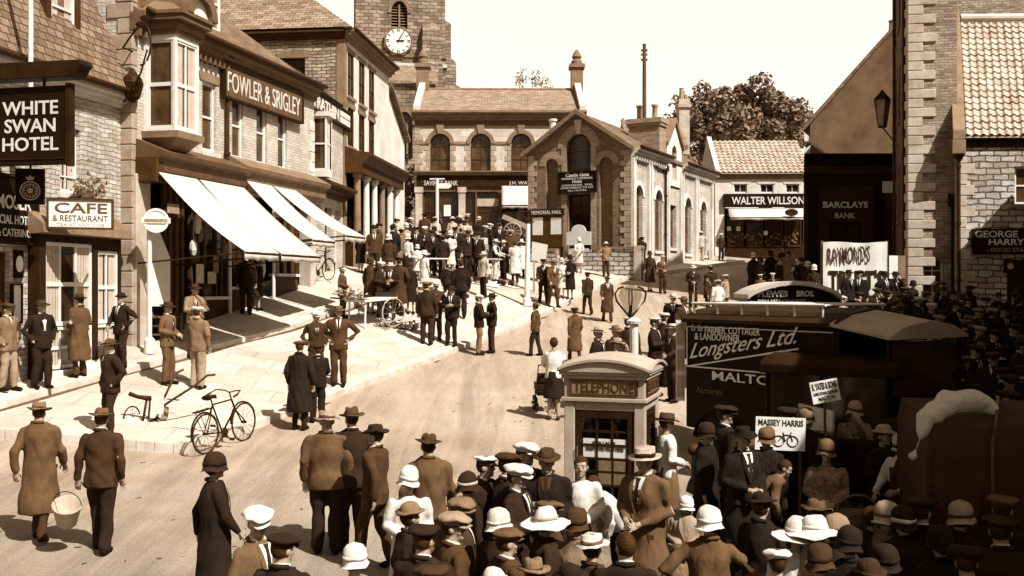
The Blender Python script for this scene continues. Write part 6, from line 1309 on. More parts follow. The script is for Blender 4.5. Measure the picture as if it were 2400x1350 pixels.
P(1231, 1026, 0, 'suit', 'stand', 40, 'cap', .06, .05, .60, 'man in a white cap, hindmost of the group left of the kiosk', H=1.78, group=G3)
P(1281, 1040, 0, 'coat', 'front', -5, 'trilby', .013, .015, .055, 'man in a brown trilby and black coat facing us by the kiosk', H=1.74, group=G3, shirt=.05, tie=.02, band=.03)
P(1168, 1188, 0, 'wcoat', 'stand', 150, 'cloche', .03, .03, .46, 'woman in a pale cloche with a turned-up brim and dark coat', H=1.6, group=G3, band=.5)
P(1278, 1180, 0, 'wcoat', 'stand', 100, 'wide', .03, .03, .64, 'woman in a broad white hat with a drooping brim', H=1.64, group=G3, band=.25)
P(1352, 1186, 0, 'wcoat', 'stand', 165, 'cloche', .16, .05, .055, 'woman in a dark brown cloche right of the broad white hat', H=1.58, group=G3)
P(1388, 1240, 0, 'wcoat', 'stand', 150, 'boater', .05, .05, .50, 'woman in a pale straw hat with a brown band at the bottom', H=1.6, group=G3, band=.10)
P(1158, 1322, 0, 'wcoat', 'stand', 180, 'bowler', .1, .05, .62, 'round white hat at the bottom edge under the pale cloche', H=1.6, group=G3, band=.55)
P(1362, 1064, 0, 'blouse', 'front', -8, None, .58, .05, .05, 'bareheaded young woman in a white blouse facing us at the kiosk door', H=1.6, group=G3)
P(1456, 1084, 0, 'shirt', 'lean', -70, None, .60, .03, .05, 'boy in a white shirt leaning forward beside the kiosk', H=1.45, group=G3, band=.58)
P(1512, 1034, 0, 'coat', 'front', -40, 'boater', .095, .03, .30, 'man in a straw hat with black band and long tweed overcoat', H=1.84, group=G3, band=.02, wide=1.05)
P(1608, 1050, 0, 'wcoat', 'front', -15, 'cloche', .22, .2, .66, 'little girl in a white hat and pale buttoned coat', H=1.25, group=G3, child=True, band=.62, d=10.4)
P(1592, 1164, 0, 'wcoat', 'stand', 10, 'cloche', .12, .08, .10, 'small child in a brown hat below the girl in white hat', H=1.1, group=G3, child=True, d=9.3)
P(1563, 958, 0, 'blouse', 'front', 100, 'boater', .55, .1, .06, 'woman in a pale blouse and dark hat just right of the kiosk', H=1.66, group=G3)
P(1466, 1242, 0, 'suit', 'stand', 175, None, .02, .02, .02, 'bareheaded dark man with a white collar at the bottom edge', H=1.68, group=G3)
P(1662, 1180, 0, 'wcoat', 'hips', 172, 'cloche', .088, .06, .64, 'woman in a white cloche and plain brown coat, back to us', H=1.64, group=G3, band=.6, wide=1.12)
P(1742, 990, 0, 'coat', 'front', 20, 'trilby', .010, .012, .012, 'man in a black overcoat and black hat behind the white apron', H=1.76, group=G5, shirt=.5)
P(1772, 1050, 0, 'apron', 'lean', 75, None, .06, .02, .03, 'bending boy in a brown jumper and white apron', H=1.42, group=G5, skin=None)
P(1797, 995, 0, 'wcoat', 'stand', -10, 'cloche', .013, .012, .055, 'woman in a dark cloche and black coat before the bicycle bill', H=1.66, group=G5)
P(1888, 950, 0, 'wcoat', 'stand', 35, 'cloche', .016, .015, .07, 'tall woman in a long black coat left of the basket woman', H=1.72, group=G5)
BW = P(1937, 970, 0, 'dress', 'front', -15, 'cloche', .09, .08, .055, 'woman in a patterned dress with a basket on her arm', H=1.66, group=G5, d=11.2)
FIG = P(2004, 933, 0, 'wcoat', 'face', -20, 'cloche', .05, .03, .11, 'woman in a feathered hat and figured coat, hand at her collar', H=1.68, group=G5)
P(2068, 884, 0, 'suit', 'stand', -60, 'cap', .012, .012, .02, 'man in a black cap with white collar by the open car', H=1.76, group=G5)
P(2070, 988, 0, 'wcoat', 'front', 20, 'bowler', .014, .014, .14, 'woman in a pale brimmed hat and black coat beside the egg seller', H=1.64, group=G5)
P(2118, 1008, 0, 'shirt', 'reach', -55, 'cloche', .62, .04, .22, 'seller in a pale hat, dark waistcoat and white shirt sleeves', H=1.66, group=G5, band=.05, pitch=14)
P(1868, 1204, 0, 'dress', 'stand', 160, 'wide', .68, .6, .62, 'woman in a white straw hat and white dress, back to us', H=1.62, group=G3, band=.55, wide=1.08)
P(1908, 1198, 0, 'wcoat', 'stand', 100, 'wide', .2, .1, .66, 'woman in a soft white brimmed hat close behind the white straw hat', H=1.66, group=G3, band=.6)
P(1960, 1198, 0, 'wcoat', 'stand', 130, 'cloche', .03, .03, .17, 'woman in a shiny grey cloche, right of the white hats', H=1.64, group=G3)
P(1922, 1272, 0, 'wcoat', 'stand', 175, 'cloche', .03, .03, .05, 'dark domed hat in front of the grey cloche', H=1.62, group=G3)
P(1990, 1230, 0, 'wcoat', 'stand', 175, 'cloche', .012, .012, .014, 'black cloche and black coat at the bottom, right of the grey cloche', H=1.66, group=G3)
P(1822, 1272, 0, 'dress', 'stand', 180, 'cap', .6, .5, .60, 'small white crumpled hat at the bottom, left of the white dress', H=1.5, group=G3, band=.55)
P(2078, 1168, 0, 'wcoat', 'stand', 110, 'cloche', .08, .05, .15, 'woman in a pale brown cloche at the lower right', H=1.64, group=G5)
P(2118, 1182, 0, 'wcoat', 'stand', 178, 'cloche', .02, .02, .02, 'woman in a black cloche with a white collar, back to us', H=1.64, group=G5, band=.6)
P(2160, 1152, 0, 'suit', 'stand', 160, 'cap', .012, .012, .022, 'man in a rounded black cap and white collar at lower right', H=1.72, group=G5)
P(2046, 1184, 0, 'wcoat', 'stand', 80, None, .02, .02, .02, 'bareheaded dark girl between the black cloche and the pale brown cloche', H=1.54, group=G5)
P(2252, 1168, 0, 'wcoat', 'stand', 120, 'cloche', .02, .02, .12, 'woman in a mushroom grey cloche before the tarpaulin', H=1.66, group=G5)
P(2316, 1114, 0, 'suit', 'stand', 150, 'cap', .03, .02, .20, 'man in a pale flat cap against the tarpaulin', H=1.74, group=G5)
P(2350, 1146, 0, 'suit', 'stand', 120, 'cap', .02, .02, .05, 'man in a brown cap right of the pale flat cap', H=1.74, group=G5)
P(2345, 1194, 0, 'suit', 'stand', 175, 'cap', .035, .02, .035, 'man in a dark flat cap with white collar at the right edge', H=1.72, group=G5, wide=1.08)
P(2205, 1225, 0, 'wcoat', 'stand', 170, 'cloche', .012, .012, .016, 'dark hatted woman at the bottom under the mushroom grey cloche', H=1.64, group=G5)
P(2265, 1262, 0, 'suit', 'stand', 180, 'cap', .016, .012, .016, 'man in a dark cap at the bottom right, beside the white-collared cap', H=1.68, group=G5)
P(2075, 1268, 0, 'wcoat', 'stand', 180, 'cloche', .014, .012, .02, 'dark domed hat at the bottom under the black cloche with white collar', H=1.62, group=G5)
# behind the kiosk
P(1402, 760, 0, 'suit', 'stand', 60, 'boater', .018, .02, .22, 'man in a banded straw hat and dark suit behind the kiosk', H=1.78, group=G6, band=.02)
P(1443, 757, 0, 'suit', 'stand', 30, 'trilby', .022, .02, .12, 'man in a pale trilby second from the left behind the kiosk', H=1.78, group=G6)
P(1446, 786, 0, 'suit', 'face', 60, 'trilby', .02, .02, .20, 'man with a hand raised to his hat behind the kiosk roof', H=1.76, group=G6)
P(1473, 736, 0, 'suit', 'stand', 150, 'peaked', .04, .03, .60, 'man in a white-topped peaked cap under the street lamp', H=1.8, group=G6, band=.05)
P(1534, 738, 0, 'suit', 'read', 70, 'peaked', .024, .03, .62, 'driver in a white peaked cap handing over a paper by the white lorry end', H=1.78, group=G6, band=.05)
P(1556, 728, 0, 'suit', 'stand', 120, 'cap', .04, .03, .58, 'man in a white flat cap behind the driver', H=1.76, group=G6)
P(1578, 752, 0, 'suit', 'front', -60, 'boater', .04, .03, .50, 'man in a white hat with dark band facing the driver', H=1.74, group=G6, band=.03)
P(1578, 684, 0, 'suit', 'stand', -10, 'trilby', .02, .02, .40, 'man in a pale hat and dark suit left of the cane holder', H=1.78, group=G6)
P(1603, 690, 0, 'suit', 'stand', 30, 'trilby', .05, .03, .10, 'man in a brown hat close beside the pale hat', H=1.74, group=G6)
CN = P(1624, 618, 722, 'suit', 'front', -5, 'trilby', .035, .03, .55, 'man in a white hat leaning on a cane in the road', group=G6, band=.03)
P(1658, 640, 745, 'suit', 'stand', 70, 'cap', .04, .04, .05, 'man in a dark cap next to the cane holder', group=G6)
P(1666, 624, 720, 'suit', 'stand', 180, 'cap', .03, .03, .06, 'man in a dark cap behind the cane holder, back to us', group=G6)
P(1700, 648, 745, 'suit', 'reach', 230, 'cap', .22, .1, .45, 'man in a pale jacket and white cap bending over the road', group=G6)
P(1682, 664, 760, 'shirt', 'stand', 200, 'cap', .62, .1, .45, 'boy in a white shirt near the rear of the lorry', group=G6, band=.6)
P(1690, 545, 612, 'suit', 'stand', 20, 'cap', .04, .03, .52, 'man in a dark jacket standing alone before the grocer', group=G6)
P(1643, 540, 612, 'suit', 'hips', 190, 'trilby', .36, .30, .55, 'man in pale clothes by the end of the hall wall', group=G6)
for i, (x, yh, k, cv, hv, ht, ang, lb) in enumerate((
    (1766, 590, 'wcoat', .014, .45, 'cloche', 150, 'woman in black coat and pale hat at the left of the roadside group'), (1782, 600, 'wcoat', .02, .03, 'cloche', 120, 'woman in a dark hat next to the pale hat of the roadside group'),
    (1806, 585, 'wcoat', .012, .025, 'cloche', 190, 'tall dark woman in the middle of the roadside group'), (1848, 585, 'coat', .17, .04, None, 170, 'bareheaded man in a pale overall in the roadside group'),
    (1838, 572, 'suit', .03, .05, 'cap', 10, 'man in a dark cap behind the pale overall'), (1826, 600, 'suit', .03, .1, 'cap', 60, 'man in a brown cap left of the pale overall'),
    (1782, 640, 'suit', .1, .55, 'peaked', 150, 'boy in a white cap behind the fish van roof'), (1811, 637, 'suit', .03, .5, 'cap', 0, 'boy in a pale cap and dark jacket above the fish van roof'),
    (1860, 626, 'wcoat', .2, .62, 'cloche', 170, 'child in a white hat in front of the pale overall'), (1893, 610, 'wcoat', .03, .35, 'cloche', 30, 'woman in a pale grey hat at the right of the roadside group'),
    (1908, 618, 'wcoat', .03, .6, 'cloche', 0, 'woman in a small white hat right of the grey hat'), (1878, 600, 'suit', .02, .03, 'trilby', 190, 'man in a black hat behind the pale grey hat'))):
    P(x, yh, 0, k, ('stand', 'front', 'pocket')[i % 3], ang, ht, cv, .04, hv, lb, H=1.3 if 'child' in lb or 'boy' in lb else 1.72, group=G6)
P(1505, 560, 632, 'suit', 'walk', 200, 'cap', .02, .02, .04, 'dark man passing the corner of the hall', group=G6)
P(1523, 586, 684, 'wcoat', 'walk', 160, 'cloche', .045, .04, .06, 'woman in a brown coat walking up the road by the hall', group=G6)
P(1553, 612, 688, 'suit', 'front', 10, 'cap', .09, .05, .25, 'small man in a cap walking down beside the brown coated woman', group=G6)
P(1420, 566, 650, 'suit', 'hip1', 190, 'boater', .15, .05, .60, 'man in a pale jacket and straw hat before the low wall', group=G4)
P(1357, 556, 640, 'blouse', 'reach', 0, 'cloche', .62, .5, .60, 'woman in white leaning before the scroll-topped panel', group=G4, band=.55)
P(1377, 642, 738, 'suit', 'walk', 200, 'cap', .04, .03, .05, 'dark man striding up the middle pavement', group=G4)
P(1423, 645, 755, 'coat', 'walk', 10, 'trilby', .06, .05, .06, 'man in a brown overcoat striding down the road', group=G4)
P(1255, 712, 835, 'suit', 'carry', 250, 'trilby', .07, .03, .08, 'man in a brown jacket walking left off the kerb', group=G2)
P(1347, 745, 850, 'coat', 'walk', 200, 'cap', .08, .05, .06, 'man in a brown coat crossing the road above the kiosk', group=G2)
P(1336, 600, 708, 'wcoat', 'front', -20, 'cloche', .015, .015, .02, 'woman in a black coat and hat standing on the kerb', group=G4)
P(1273, 603, 712, 'suit', 'walk', 10, 'cap', .025, .022, .03, 'man in a dark suit striding down past the signpost', group=G4)
P(1296, 606, 722, 'suit', 'walk', 30, 'cap', .08, .05, .10, 'man in a mid-brown jacket walking beside the dark suit', group=G4)
P(1316, 612, 700, 'dress', 'front', 0, 'cloche', .55, .5, .5, 'woman in a pale dress behind the woman in black', group=G4)
PR = P(1298, 789, 985, 'blouse', 'reach', 178, None, .66, .02, .05, 'bareheaded woman in a white blouse and dark skirt pushing a pushchair', group=G2, wide=1.05)
# round the stalls at the head of the market
mk = [(845, 545, 640, 'wcoat', 'stand', 150, 'cloche', .015, .012, 'woman in a long black coat by the columned shop'), (877, 525, 0, 'suit', 'stand', 10, 'bowler', .06, .02, 'tall man in a black bowler among the stalls'),
 (920, 523, 0, 'suit', 'stand', 180, 'bowler', .015, .015, 'man in a black bowler farther right than the tall one'), (911, 545, 0, 'wcoat', 'stand', 170, 'cloche', .05, .6, 'woman in a white round hat by the stalls'),
 (940, 540, 628, 'coat', 'stand', 190, 'trilby', .14, .06, 'man in a long fawn coat, back to us, by the stalls'), (955, 545, 0, 'blouse', 'front', 150, 'cloche', .6, .5, 'woman in a white blouse right of the fawn coat'),
 (893, 608, 0, 'suit', 'front', 60, 'cap', .03, .5, 'man in a dark suit and pale cap behind the barrow'), (915, 612, 0, 'suit', 'read', 0, 'trilby', .02, .5, 'man in a dark suit holding a white paper behind the barrow'),
 (936, 600, 740, 'coat', 'pocket', 165, 'cap', .055, .03, 'man in a brown overcoat and cap standing right of the barrow'), (962, 612, 736, 'wcoat', 'stand', 20, 'cloche', .014, .05, 'woman in a black coat right of the brown overcoat'),
 (978, 570, 0, 'dress', 'front', 10, 'cloche', .66, .62, 'child in a white dress and white hat among the stalls'), (995, 592, 690, 'wcoat', 'stand', 140, 'wide', .60, .66, 'woman in white with a broad white hat, back to us'),
 (975, 528, 0, 'suit', 'stand', 0, 'cap', .02, .04, 'man in a dark cap and white shirt front left of the finger post'), (995, 527, 0, 'suit', 'fold', 20, 'cap', .03, .5, 'man in a pale cap under the finger post'),
 (1012, 535, 0, 'suit', 'stand', 30, 'cap', .02, .03, 'man in a black cap right of the finger post'), (1040, 532, 640, 'wcoat', 'stand', 180, 'wide', .012, .02, 'large woman in a black cape and hat, back to us'),
 (1055, 538, 0, 'dress', 'front', 0, 'cloche', .5, .62, 'woman in a white hat behind the black cape'), (1080, 540, 622, 'suit', 'front', 180, None, .018, .03, 'bareheaded man in black seen from behind at the stalls'),
 (1106, 546, 640, 'coat', 'front', 120, 'cap', .60, .04, 'man in a white stall coat and dark cap'), (1096, 535, 0, 'suit', 'stand', 20, 'cap', .03, .04, 'man in a dark cap left of the white stall coat'),
 (1148, 520, 0, 'suit', 'stand', 110, 'cap', .02, .6, 'man in a white cap and dark coat before the blind'), (1170, 520, 0, 'suit', 'stand', 10, 'cap', .02, .04, 'man in dark clothes facing us left of the tipped cart'),
 (1162, 558, 660, 'shirt', 'reach', 70, 'trilby', .6, .55, 'stallholder in a dark waistcoat, white sleeves and pale hat'), (1180, 560, 655, 'suit', 'front', -40, 'trilby', .02, .5, 'man in a dark suit and pale hat facing the stallholder'),
 (1207, 564, 662, 'coat', 'front', 175, None, .64, .04, 'stallholder in a long white coat, back to us'), (1222, 560, 650, 'coat', 'stand', 200, 'wide', .5, .6, 'woman in pale clothes and white hat left of the signpost'),
 (1048, 618, 0, 'suit', 'stand', 170, None, .02, .03, 'bareheaded boy in black left of the bareheaded man'), (1097, 498, 0, 'suit', 'stand', 0, 'cap', .02, .4, 'man in a pale cap in the bank doorway'), (1122, 505, 0, 'wcoat', 'stand', 20, 'cloche', .02, .3, 'woman in a dark coat right of the bank doorway'),
 (962, 507, 0, 'suit', 'stand', 60, 'cap', .02, .55, 'man in a white cap farthest back, left of the bank'), (1018, 528, 0, 'wcoat', 'stand', 0, 'cloche', .02, .02, 'woman in a black hat close to the finger post'), (868, 600, 0, 'wcoat', 'stand', 160, 'cloche', .06, .05, 'woman in a brown coat left of the barrow crowd'),
 (1066, 528, 0, 'suit', 'stand', 20, 'cap', .02, .03, 'man in a black cap behind the large black cape'), (1120, 540, 0, 'suit', 'stand', -30, 'cap', .025, .04, 'man in a dark jacket right of the white stall coat'), (952, 520, 0, 'wcoat', 'stand', 30, 'cloche', .2, .45, 'woman in a pale coat in front of the whitewashed house')]
for i, (x, yh, yf, k, ps, ang, ht, cv, hv, lb) in enumerate(mk):
    P(x, yh, yf, k, ps, ang, ht, cv, .5 if x == 1162 else .025, hv, lb, H=1.3 if 'child' in lb or 'boy' in lb else (1.84 if 'tall' in lb else 1.72), group=G4, band=.02 if k == 'shirt' else None, child='child' in lb)
# the crowd in the shade on the right
cr = [(1989, 619, 'suit', 'stand', 30, 'trilby', .010, .02, 'dark man standing high before the white banner, left of the pair'), (2013, 621, 'suit', 'stand', -20, 'cap', .012, .03, 'dark man standing high before the white banner, right of the pair'), (2073, 631, 'suit', 'hips', 20, 'trilby', .012, .014, 'man in a black hat with folded arms at the corner of the white banner'),
 (2098, 633, 'suit', 'face', 10, 'trilby', .012, .012, 'man in a black trilby holding something white to his face'), (2080, 677, 'suit', 'stand', 170, 'cap', .016, .05, 'man in a brown cap below the black trilby, above the pale rimmed hat'), (2108, 684, 'suit', 'stand', 0, 'trilby', .012, .07, 'man in a pale rimmed hat with white shirt front in the shaded crowd'),
 (2152, 690, 'suit', 'stand', 60, 'boater', .014, .5, 'man in a white straw hat in the shaded crowd'), (2183, 704, 'suit', 'stand', 40, 'cap', .02, .34, 'man in a pale cap right of the white straw hat'), (2170, 678, 'suit', 'stand', 120, 'cap', .014, .10, 'man in a brown cap behind the white straw hat'),
 (2053, 704, 'suit', 'stand', 150, 'cap', .016, .12, 'man in a tan cap below the black suited pair'), (2004, 719, 'suit', 'stand', 60, 'cap', .05, .45, 'man in a pale cap just above the sloping lorry roof'), (2036, 722, 'suit', 'stand', 150, 'cap', .014, .06, 'man in a dull brown cap just right of the cap above the lorry roof'),
 (1972, 688, 'suit', 'stand', 120, 'cap', .3, .6, 'man in a white cap beside the fish van'), (2122, 738, 'suit', 'stand', 140, 'cap', .02, .05, 'man in a dark cap at the tail of the lorry roof'), (2155, 728, 'suit', 'stand', 150, 'trilby', .016, .04, 'man in a dark trilby below the white straw hat'),
 (2200, 732, 'suit', 'stand', 30, 'cap', .014, .16, 'man in a grey cap right of the dark trilby'), (2208, 655, 'suit', 'stand', 20, 'cap', .03, .05, 'man in a dark cap beneath the small shaded window'), (2240, 700, 'suit', 'stand', 20, 'trilby', .012, .03, 'man in a black trilby against the sandstone quoins'), (2262, 742, 'suit', 'stand', 150, 'cap', .012, .14, 'man in a grey-brown cap right of the sandstone corner'),
 (2295, 757, 'suit', 'stand', 0, 'cap', .012, .22, 'man in a pale grey cap lowest before the sandstone wall'), (2325, 717, 'suit', 'stand', 160, 'cap', .014, .34, 'man in a light cap highest before the sandstone wall'), (2292, 716, 'suit', 'stand', 30, 'cap', .014, .12, 'man in a brown cap left of the light cap'), (2352, 712, 'suit', 'stand', 10, 'trilby', .012, .02, 'man in a black hat right of the light cap'),
 (2385, 725, 'suit', 'stand', 150, 'cap', .014, .05, 'man in a dark cap close to the right edge'), (2374, 752, 'suit', 'stand', 40, 'cap', .014, .03, 'man in a black cap below the cap at the right edge'), (2247, 772, 'suit', 'stand', 160, 'cap', .014, .045, 'man in a dark brown cap in front of the sandstone corner'), (2330, 765, 'suit', 'stand', 20, 'cap', .012, .02, 'man in a black cap with bright collar below the light cap'),
 (2180, 765, 'suit', 'stand', 150, 'cap', .012, .05, 'man in a brown cap right of the lorry tail'), (2215, 790, 'suit', 'stand', 0, 'trilby', .012, .02, 'man in a black hat beyond the open car'), (2285, 800, 'suit', 'stand', 20, 'cap', .012, .03, 'man in a black cap beyond the sacks'), (2350, 805, 'suit', 'stand', 150, 'cap', .012, .025, 'man in a black cap deep in the shade at right'), (2390, 790, 'suit', 'stand', 90, 'cap', .012, .04, 'man in a dark cap cut by the right edge'),
 (2140, 655, 'wcoat', 'stand', 20, 'cloche', .014, .02, 'woman in a black hat against the stone quoins'), (2120, 668, 'suit', 'stand', 140, 'cap', .014, .06, 'man in a brown cap between the black trilby and the quoins'), (2268, 692, 'suit', 'stand', 80, 'cap', .012, .03, 'man in a black cap under the trade board'), (2310, 690, 'suit', 'stand', 0, 'cap', .012, .04, 'man in a dark cap behind the light cap'),
 (2360, 905, 'suit', 'stand', 20, 'cap', .012, .04, 'man in a brown cap standing behind the tarpaulin'), (2150, 830, 'suit', 'stand', 160, 'cap', .012, .02, 'man in a black cap leaning at the bonnet of the open car'), (2250, 850, 'suit', 'stand', 200, 'trilby', .012, .015, 'man in a black hat above the pale sack'), (1700, 940, 'suit', 'stand', 100, 'cap', .012, .02, 'man in a black cap behind the black overcoat'), (1655, 985, 'wcoat', 'stand', 60, 'cloche', .012, .03, 'woman in a dark hat right of the pale blouse by the kiosk'),
 (1845, 945, 'suit', 'stand', 170, 'cap', .012, .015, 'man in a black cap behind the tall woman in the long black coat')]
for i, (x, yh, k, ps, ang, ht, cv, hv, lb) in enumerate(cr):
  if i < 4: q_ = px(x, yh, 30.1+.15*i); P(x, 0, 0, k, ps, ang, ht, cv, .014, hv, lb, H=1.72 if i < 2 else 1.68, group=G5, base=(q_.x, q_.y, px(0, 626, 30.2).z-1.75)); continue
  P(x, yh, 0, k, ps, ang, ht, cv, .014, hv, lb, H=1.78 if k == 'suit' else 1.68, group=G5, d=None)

rd = random.Random(31)
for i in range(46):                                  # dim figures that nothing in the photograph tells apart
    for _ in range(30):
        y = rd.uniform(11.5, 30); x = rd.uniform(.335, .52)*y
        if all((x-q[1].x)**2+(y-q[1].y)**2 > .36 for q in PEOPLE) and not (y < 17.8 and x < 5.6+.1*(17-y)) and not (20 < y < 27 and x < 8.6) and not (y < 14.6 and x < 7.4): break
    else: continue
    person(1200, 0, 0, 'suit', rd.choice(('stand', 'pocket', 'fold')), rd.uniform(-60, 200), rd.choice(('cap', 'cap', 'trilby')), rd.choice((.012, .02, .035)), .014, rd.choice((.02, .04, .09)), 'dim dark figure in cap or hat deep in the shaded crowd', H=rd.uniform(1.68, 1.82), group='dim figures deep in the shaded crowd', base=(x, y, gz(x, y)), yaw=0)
for i in range(34):
    mkt = i < 16
    for _ in range(60):
        if mkt: y = rd.uniform(32, 46); x = rd.uniform(-5.3, .2)
        else: y = rd.uniform(6.9, 9.2); x = rd.choice((rd.uniform(-.10, .09), rd.uniform(.24, .47)))*y
        if all((x-q[1].x)**2+(y-q[1].y)**2 > (.30 if mkt else .21) for q in PEOPLE) and not (not mkt and x > 3.2 and y > 8.2) and not (mkt and x > I(_kc, y)-1): break
    else: continue
    if mkt: person(1200, 0, 0, rd.choice(('suit', 'suit', 'wcoat')), 'stand', rd.uniform(-60, 200), rd.choice(('cap', 'trilby', 'cloche')), rd.choice((.02, .06, .35)), .02, rd.choice((.02, .08, .5)), 'figure half hidden among others in the packed market crowd', H=rd.uniform(1.6, 1.78), group='figures half hidden in the packed market crowd', base=(x, y, gz(x, y)), yaw=0)
    else: person(1200, 0, 0, rd.choice(('suit', 'wcoat')), rd.choice(('stand', 'front')), rd.uniform(100, 230), rd.choice(('cap', 'cap', 'trilby', 'bowler', 'cloche')), rd.choice((.015, .03, .06)), .02, rd.choice((.02, .04, .09, .14)), 'dull hat half hidden among the onlookers packed at the bottom edge', H=rd.uniform(1.5, 1.68), group='hats half hidden among the packed onlookers', base=(x, y, gz(x, y)), yaw=0)
M_FIG = plain('figured_cloth', .13, .9, .75, 16, .2, fine=45)
for t_ in (BW, FIG):
    for c in t_.children:
        if c.name.startswith(('dress', 'coat')): c.material_slots[0].material = M_FIG

# ================================================================ things in the street
def mclear():
    m = bpy.data.materials.new('clear_glass'); m.use_nodes = True; N, L = m.node_tree.nodes, m.node_tree.links; N.remove(N['Principled BSDF']); a = N.new('ShaderNodeBsdfTransparent'); a.inputs[0].default_value = (.8, .78, .72, 1); b = N.new('ShaderNodeBsdfGlossy'); b.inputs['Roughness'].default_value = .05
    x = N.new('ShaderNodeMixShader'); x.inputs[0].default_value = .12; L.new(a.outputs[0], x.inputs[1]); L.new(b.outputs[0], x.inputs[2]); L.new(x.outputs[0], N['Material Output'].inputs[0]); return m
M_CLEAR = mclear(); M_CAR = plain('black_coachwork', .006, .55, .3, 2, .03); M_CARR = plain('dull_black_hood', .016, .6, .3, 3, .2); M_TYRE = plain('tyre_rubber', .02, .8, .2, 6, .1); M_ROOFC = plain('canvas_roof', .42, .8, .2, 1.5, .2)
M_CONC = plain('cream_painted_concrete', .30, .8, .18, 2.5, .3, fine=90); M_CHROME = plain('bright_metal', .45, .25, .1, 6, 0, metal=.8)
# --- telephone kiosk
o = px(1322, 0, 12.5); o.z = 0; FKi = Fr(o, (.953, -.302)); wK = FKi.at(1511); zg = gz(FKi.P(wK/2, -.4, 0).x, FKi.P(wK/2, -.4, 0).y)
t = thing('telephone_kiosk', FKi.P(wK/2, -wK/2, zg), 'cream telephone kiosk with domed roof and dark glazed door', 'telephone box')
zt = FKi.zt(wK/2, 872); zsg1, zsg0 = FKi.zt(.1, 889), FKi.zt(.1, 921); zm = FKi.zt(.1, 940); zdo = FKi.zt(.3, 962)
g = MB(); g.box(FKi, -.02, wK+.02, -wK-.02, .02, zg-.05, zg+.16); g.build('plinth', M_CONC, t, bevel=.01)
g = MB()
for a, b in ((0, .13), (wK-.13, wK)):
    for c, d in ((-.13, 0), (-wK, -wK+.13)): g.box(FKi, a, b, d, c, zg+.16, zm)
g.box(FKi, .13, wK-.13, -.10, -.01, zdo, zm); g.box(FKi, .13, wK-.13, -wK+.01, -wK+.10, zdo, zm); g.box(FKi, .01, .10, -wK+.13, -.13, zdo, zm); g.box(FKi, wK-.10, wK-.01, -wK+.13, -.13, zdo, zm)
g.build('frame', M_CONC, t, bevel=.012)
g = MB(); g.box(FKi, -.03, wK+.03, -wK-.03, .03, zm, zm+.05); g.box(FKi, 0, wK, -wK, 0, zm+.05, zt-.09); g.box(FKi, -.03, wK+.03, -wK-.03, .03, zt-.09, zt-.04); g.box(FKi, -.055, wK+.055, -wK-.055, .055, zt-.04, zt); g.build('entablature', M_CONC, t, bevel=.008)
g = MB(); K = 18; V = []; e = .07; h_ = FKi.zt(wK/2, 849)-zt
for i in range(K+1):
    for j in range(K+1): U, Vv = i/K*2-1, j/K*2-1; V.append(FKi.P(wK/2+U*(wK/2+e), -wK/2+Vv*(wK/2+e), zt+.01+h_*(1-U*U)+h_*.75*(1-Vv*Vv)))
Fs = [(i*(K+1)+j, i*(K+1)+j+1, (i+1)*(K+1)+j+1, (i+1)*(K+1)+j) for i in range(K) for j in range(K)]; g.mesh(V, Fs)
B0 = [FKi.P(wK/2+(i/K*2-1)*(wK/2+e), -wK/2-(wK/2+e), zt) for i in range(K+1)]
for sgn in (-1, 1):
    for ax in (0, 1):
        top = [V[i*(K+1)+(0 if sgn < 0 else K)] if ax == 0 else V[(0 if sgn < 0 else K)*(K+1)+i] for i in range(K+1)]
        for i in range(K): a, b = top[i], top[i+1]; g.add([Vector((a.x, a.y, zt)), Vector((b.x, b.y, zt)), b, a])
rf = g.build('roof', M_CONC, t, smooth=False)
for ax, Fx in ((0, FKi), (1, FKi.side(wK))):
    g = MB(); P_ = []
    for i in range(K+1): U = i/K*2-1; P_.append((wK/2+U*(wK/2+e-.0), zt+.012+h_*(1 if ax == 0 else .75)*(1-U*U)))
    for i in range(K): g.plate(Fx, [P_[i], P_[i+1], (P_[i+1][0], P_[i+1][1]+.03), (P_[i][0], P_[i][1]+.03)], e-.02, e+.03)
    g.build('pediment_rim', M_CONC, rf)
for Fx in (FKi, FKi.side(wK), FKi.lside(wK)):
    g = MB(); g.box(Fx, .10, wK-.10, .0, .012, zsg0, zsg1); sp = g.build('sign_plate', M_TRIM, t); g = MB(); g.box(Fx, .08, wK-.08, .0, .025, zsg0-.02, zsg0); g.box(Fx, .08, wK-.08, .0, .025, zsg1, zsg1+.02); g.box(Fx, .08, .10, 0, .025, zsg0, zsg1); g.box(Fx, wK-.1, wK-.08, 0, .025, zsg0, zsg1); g.build('sign_frame', M_BROWN, sp)
    lettering('TELEPHONE', Fx, .13, wK-.13, zsg0+.02, zsg1-.02, .012, M_BROWN, sp, bold=.004)
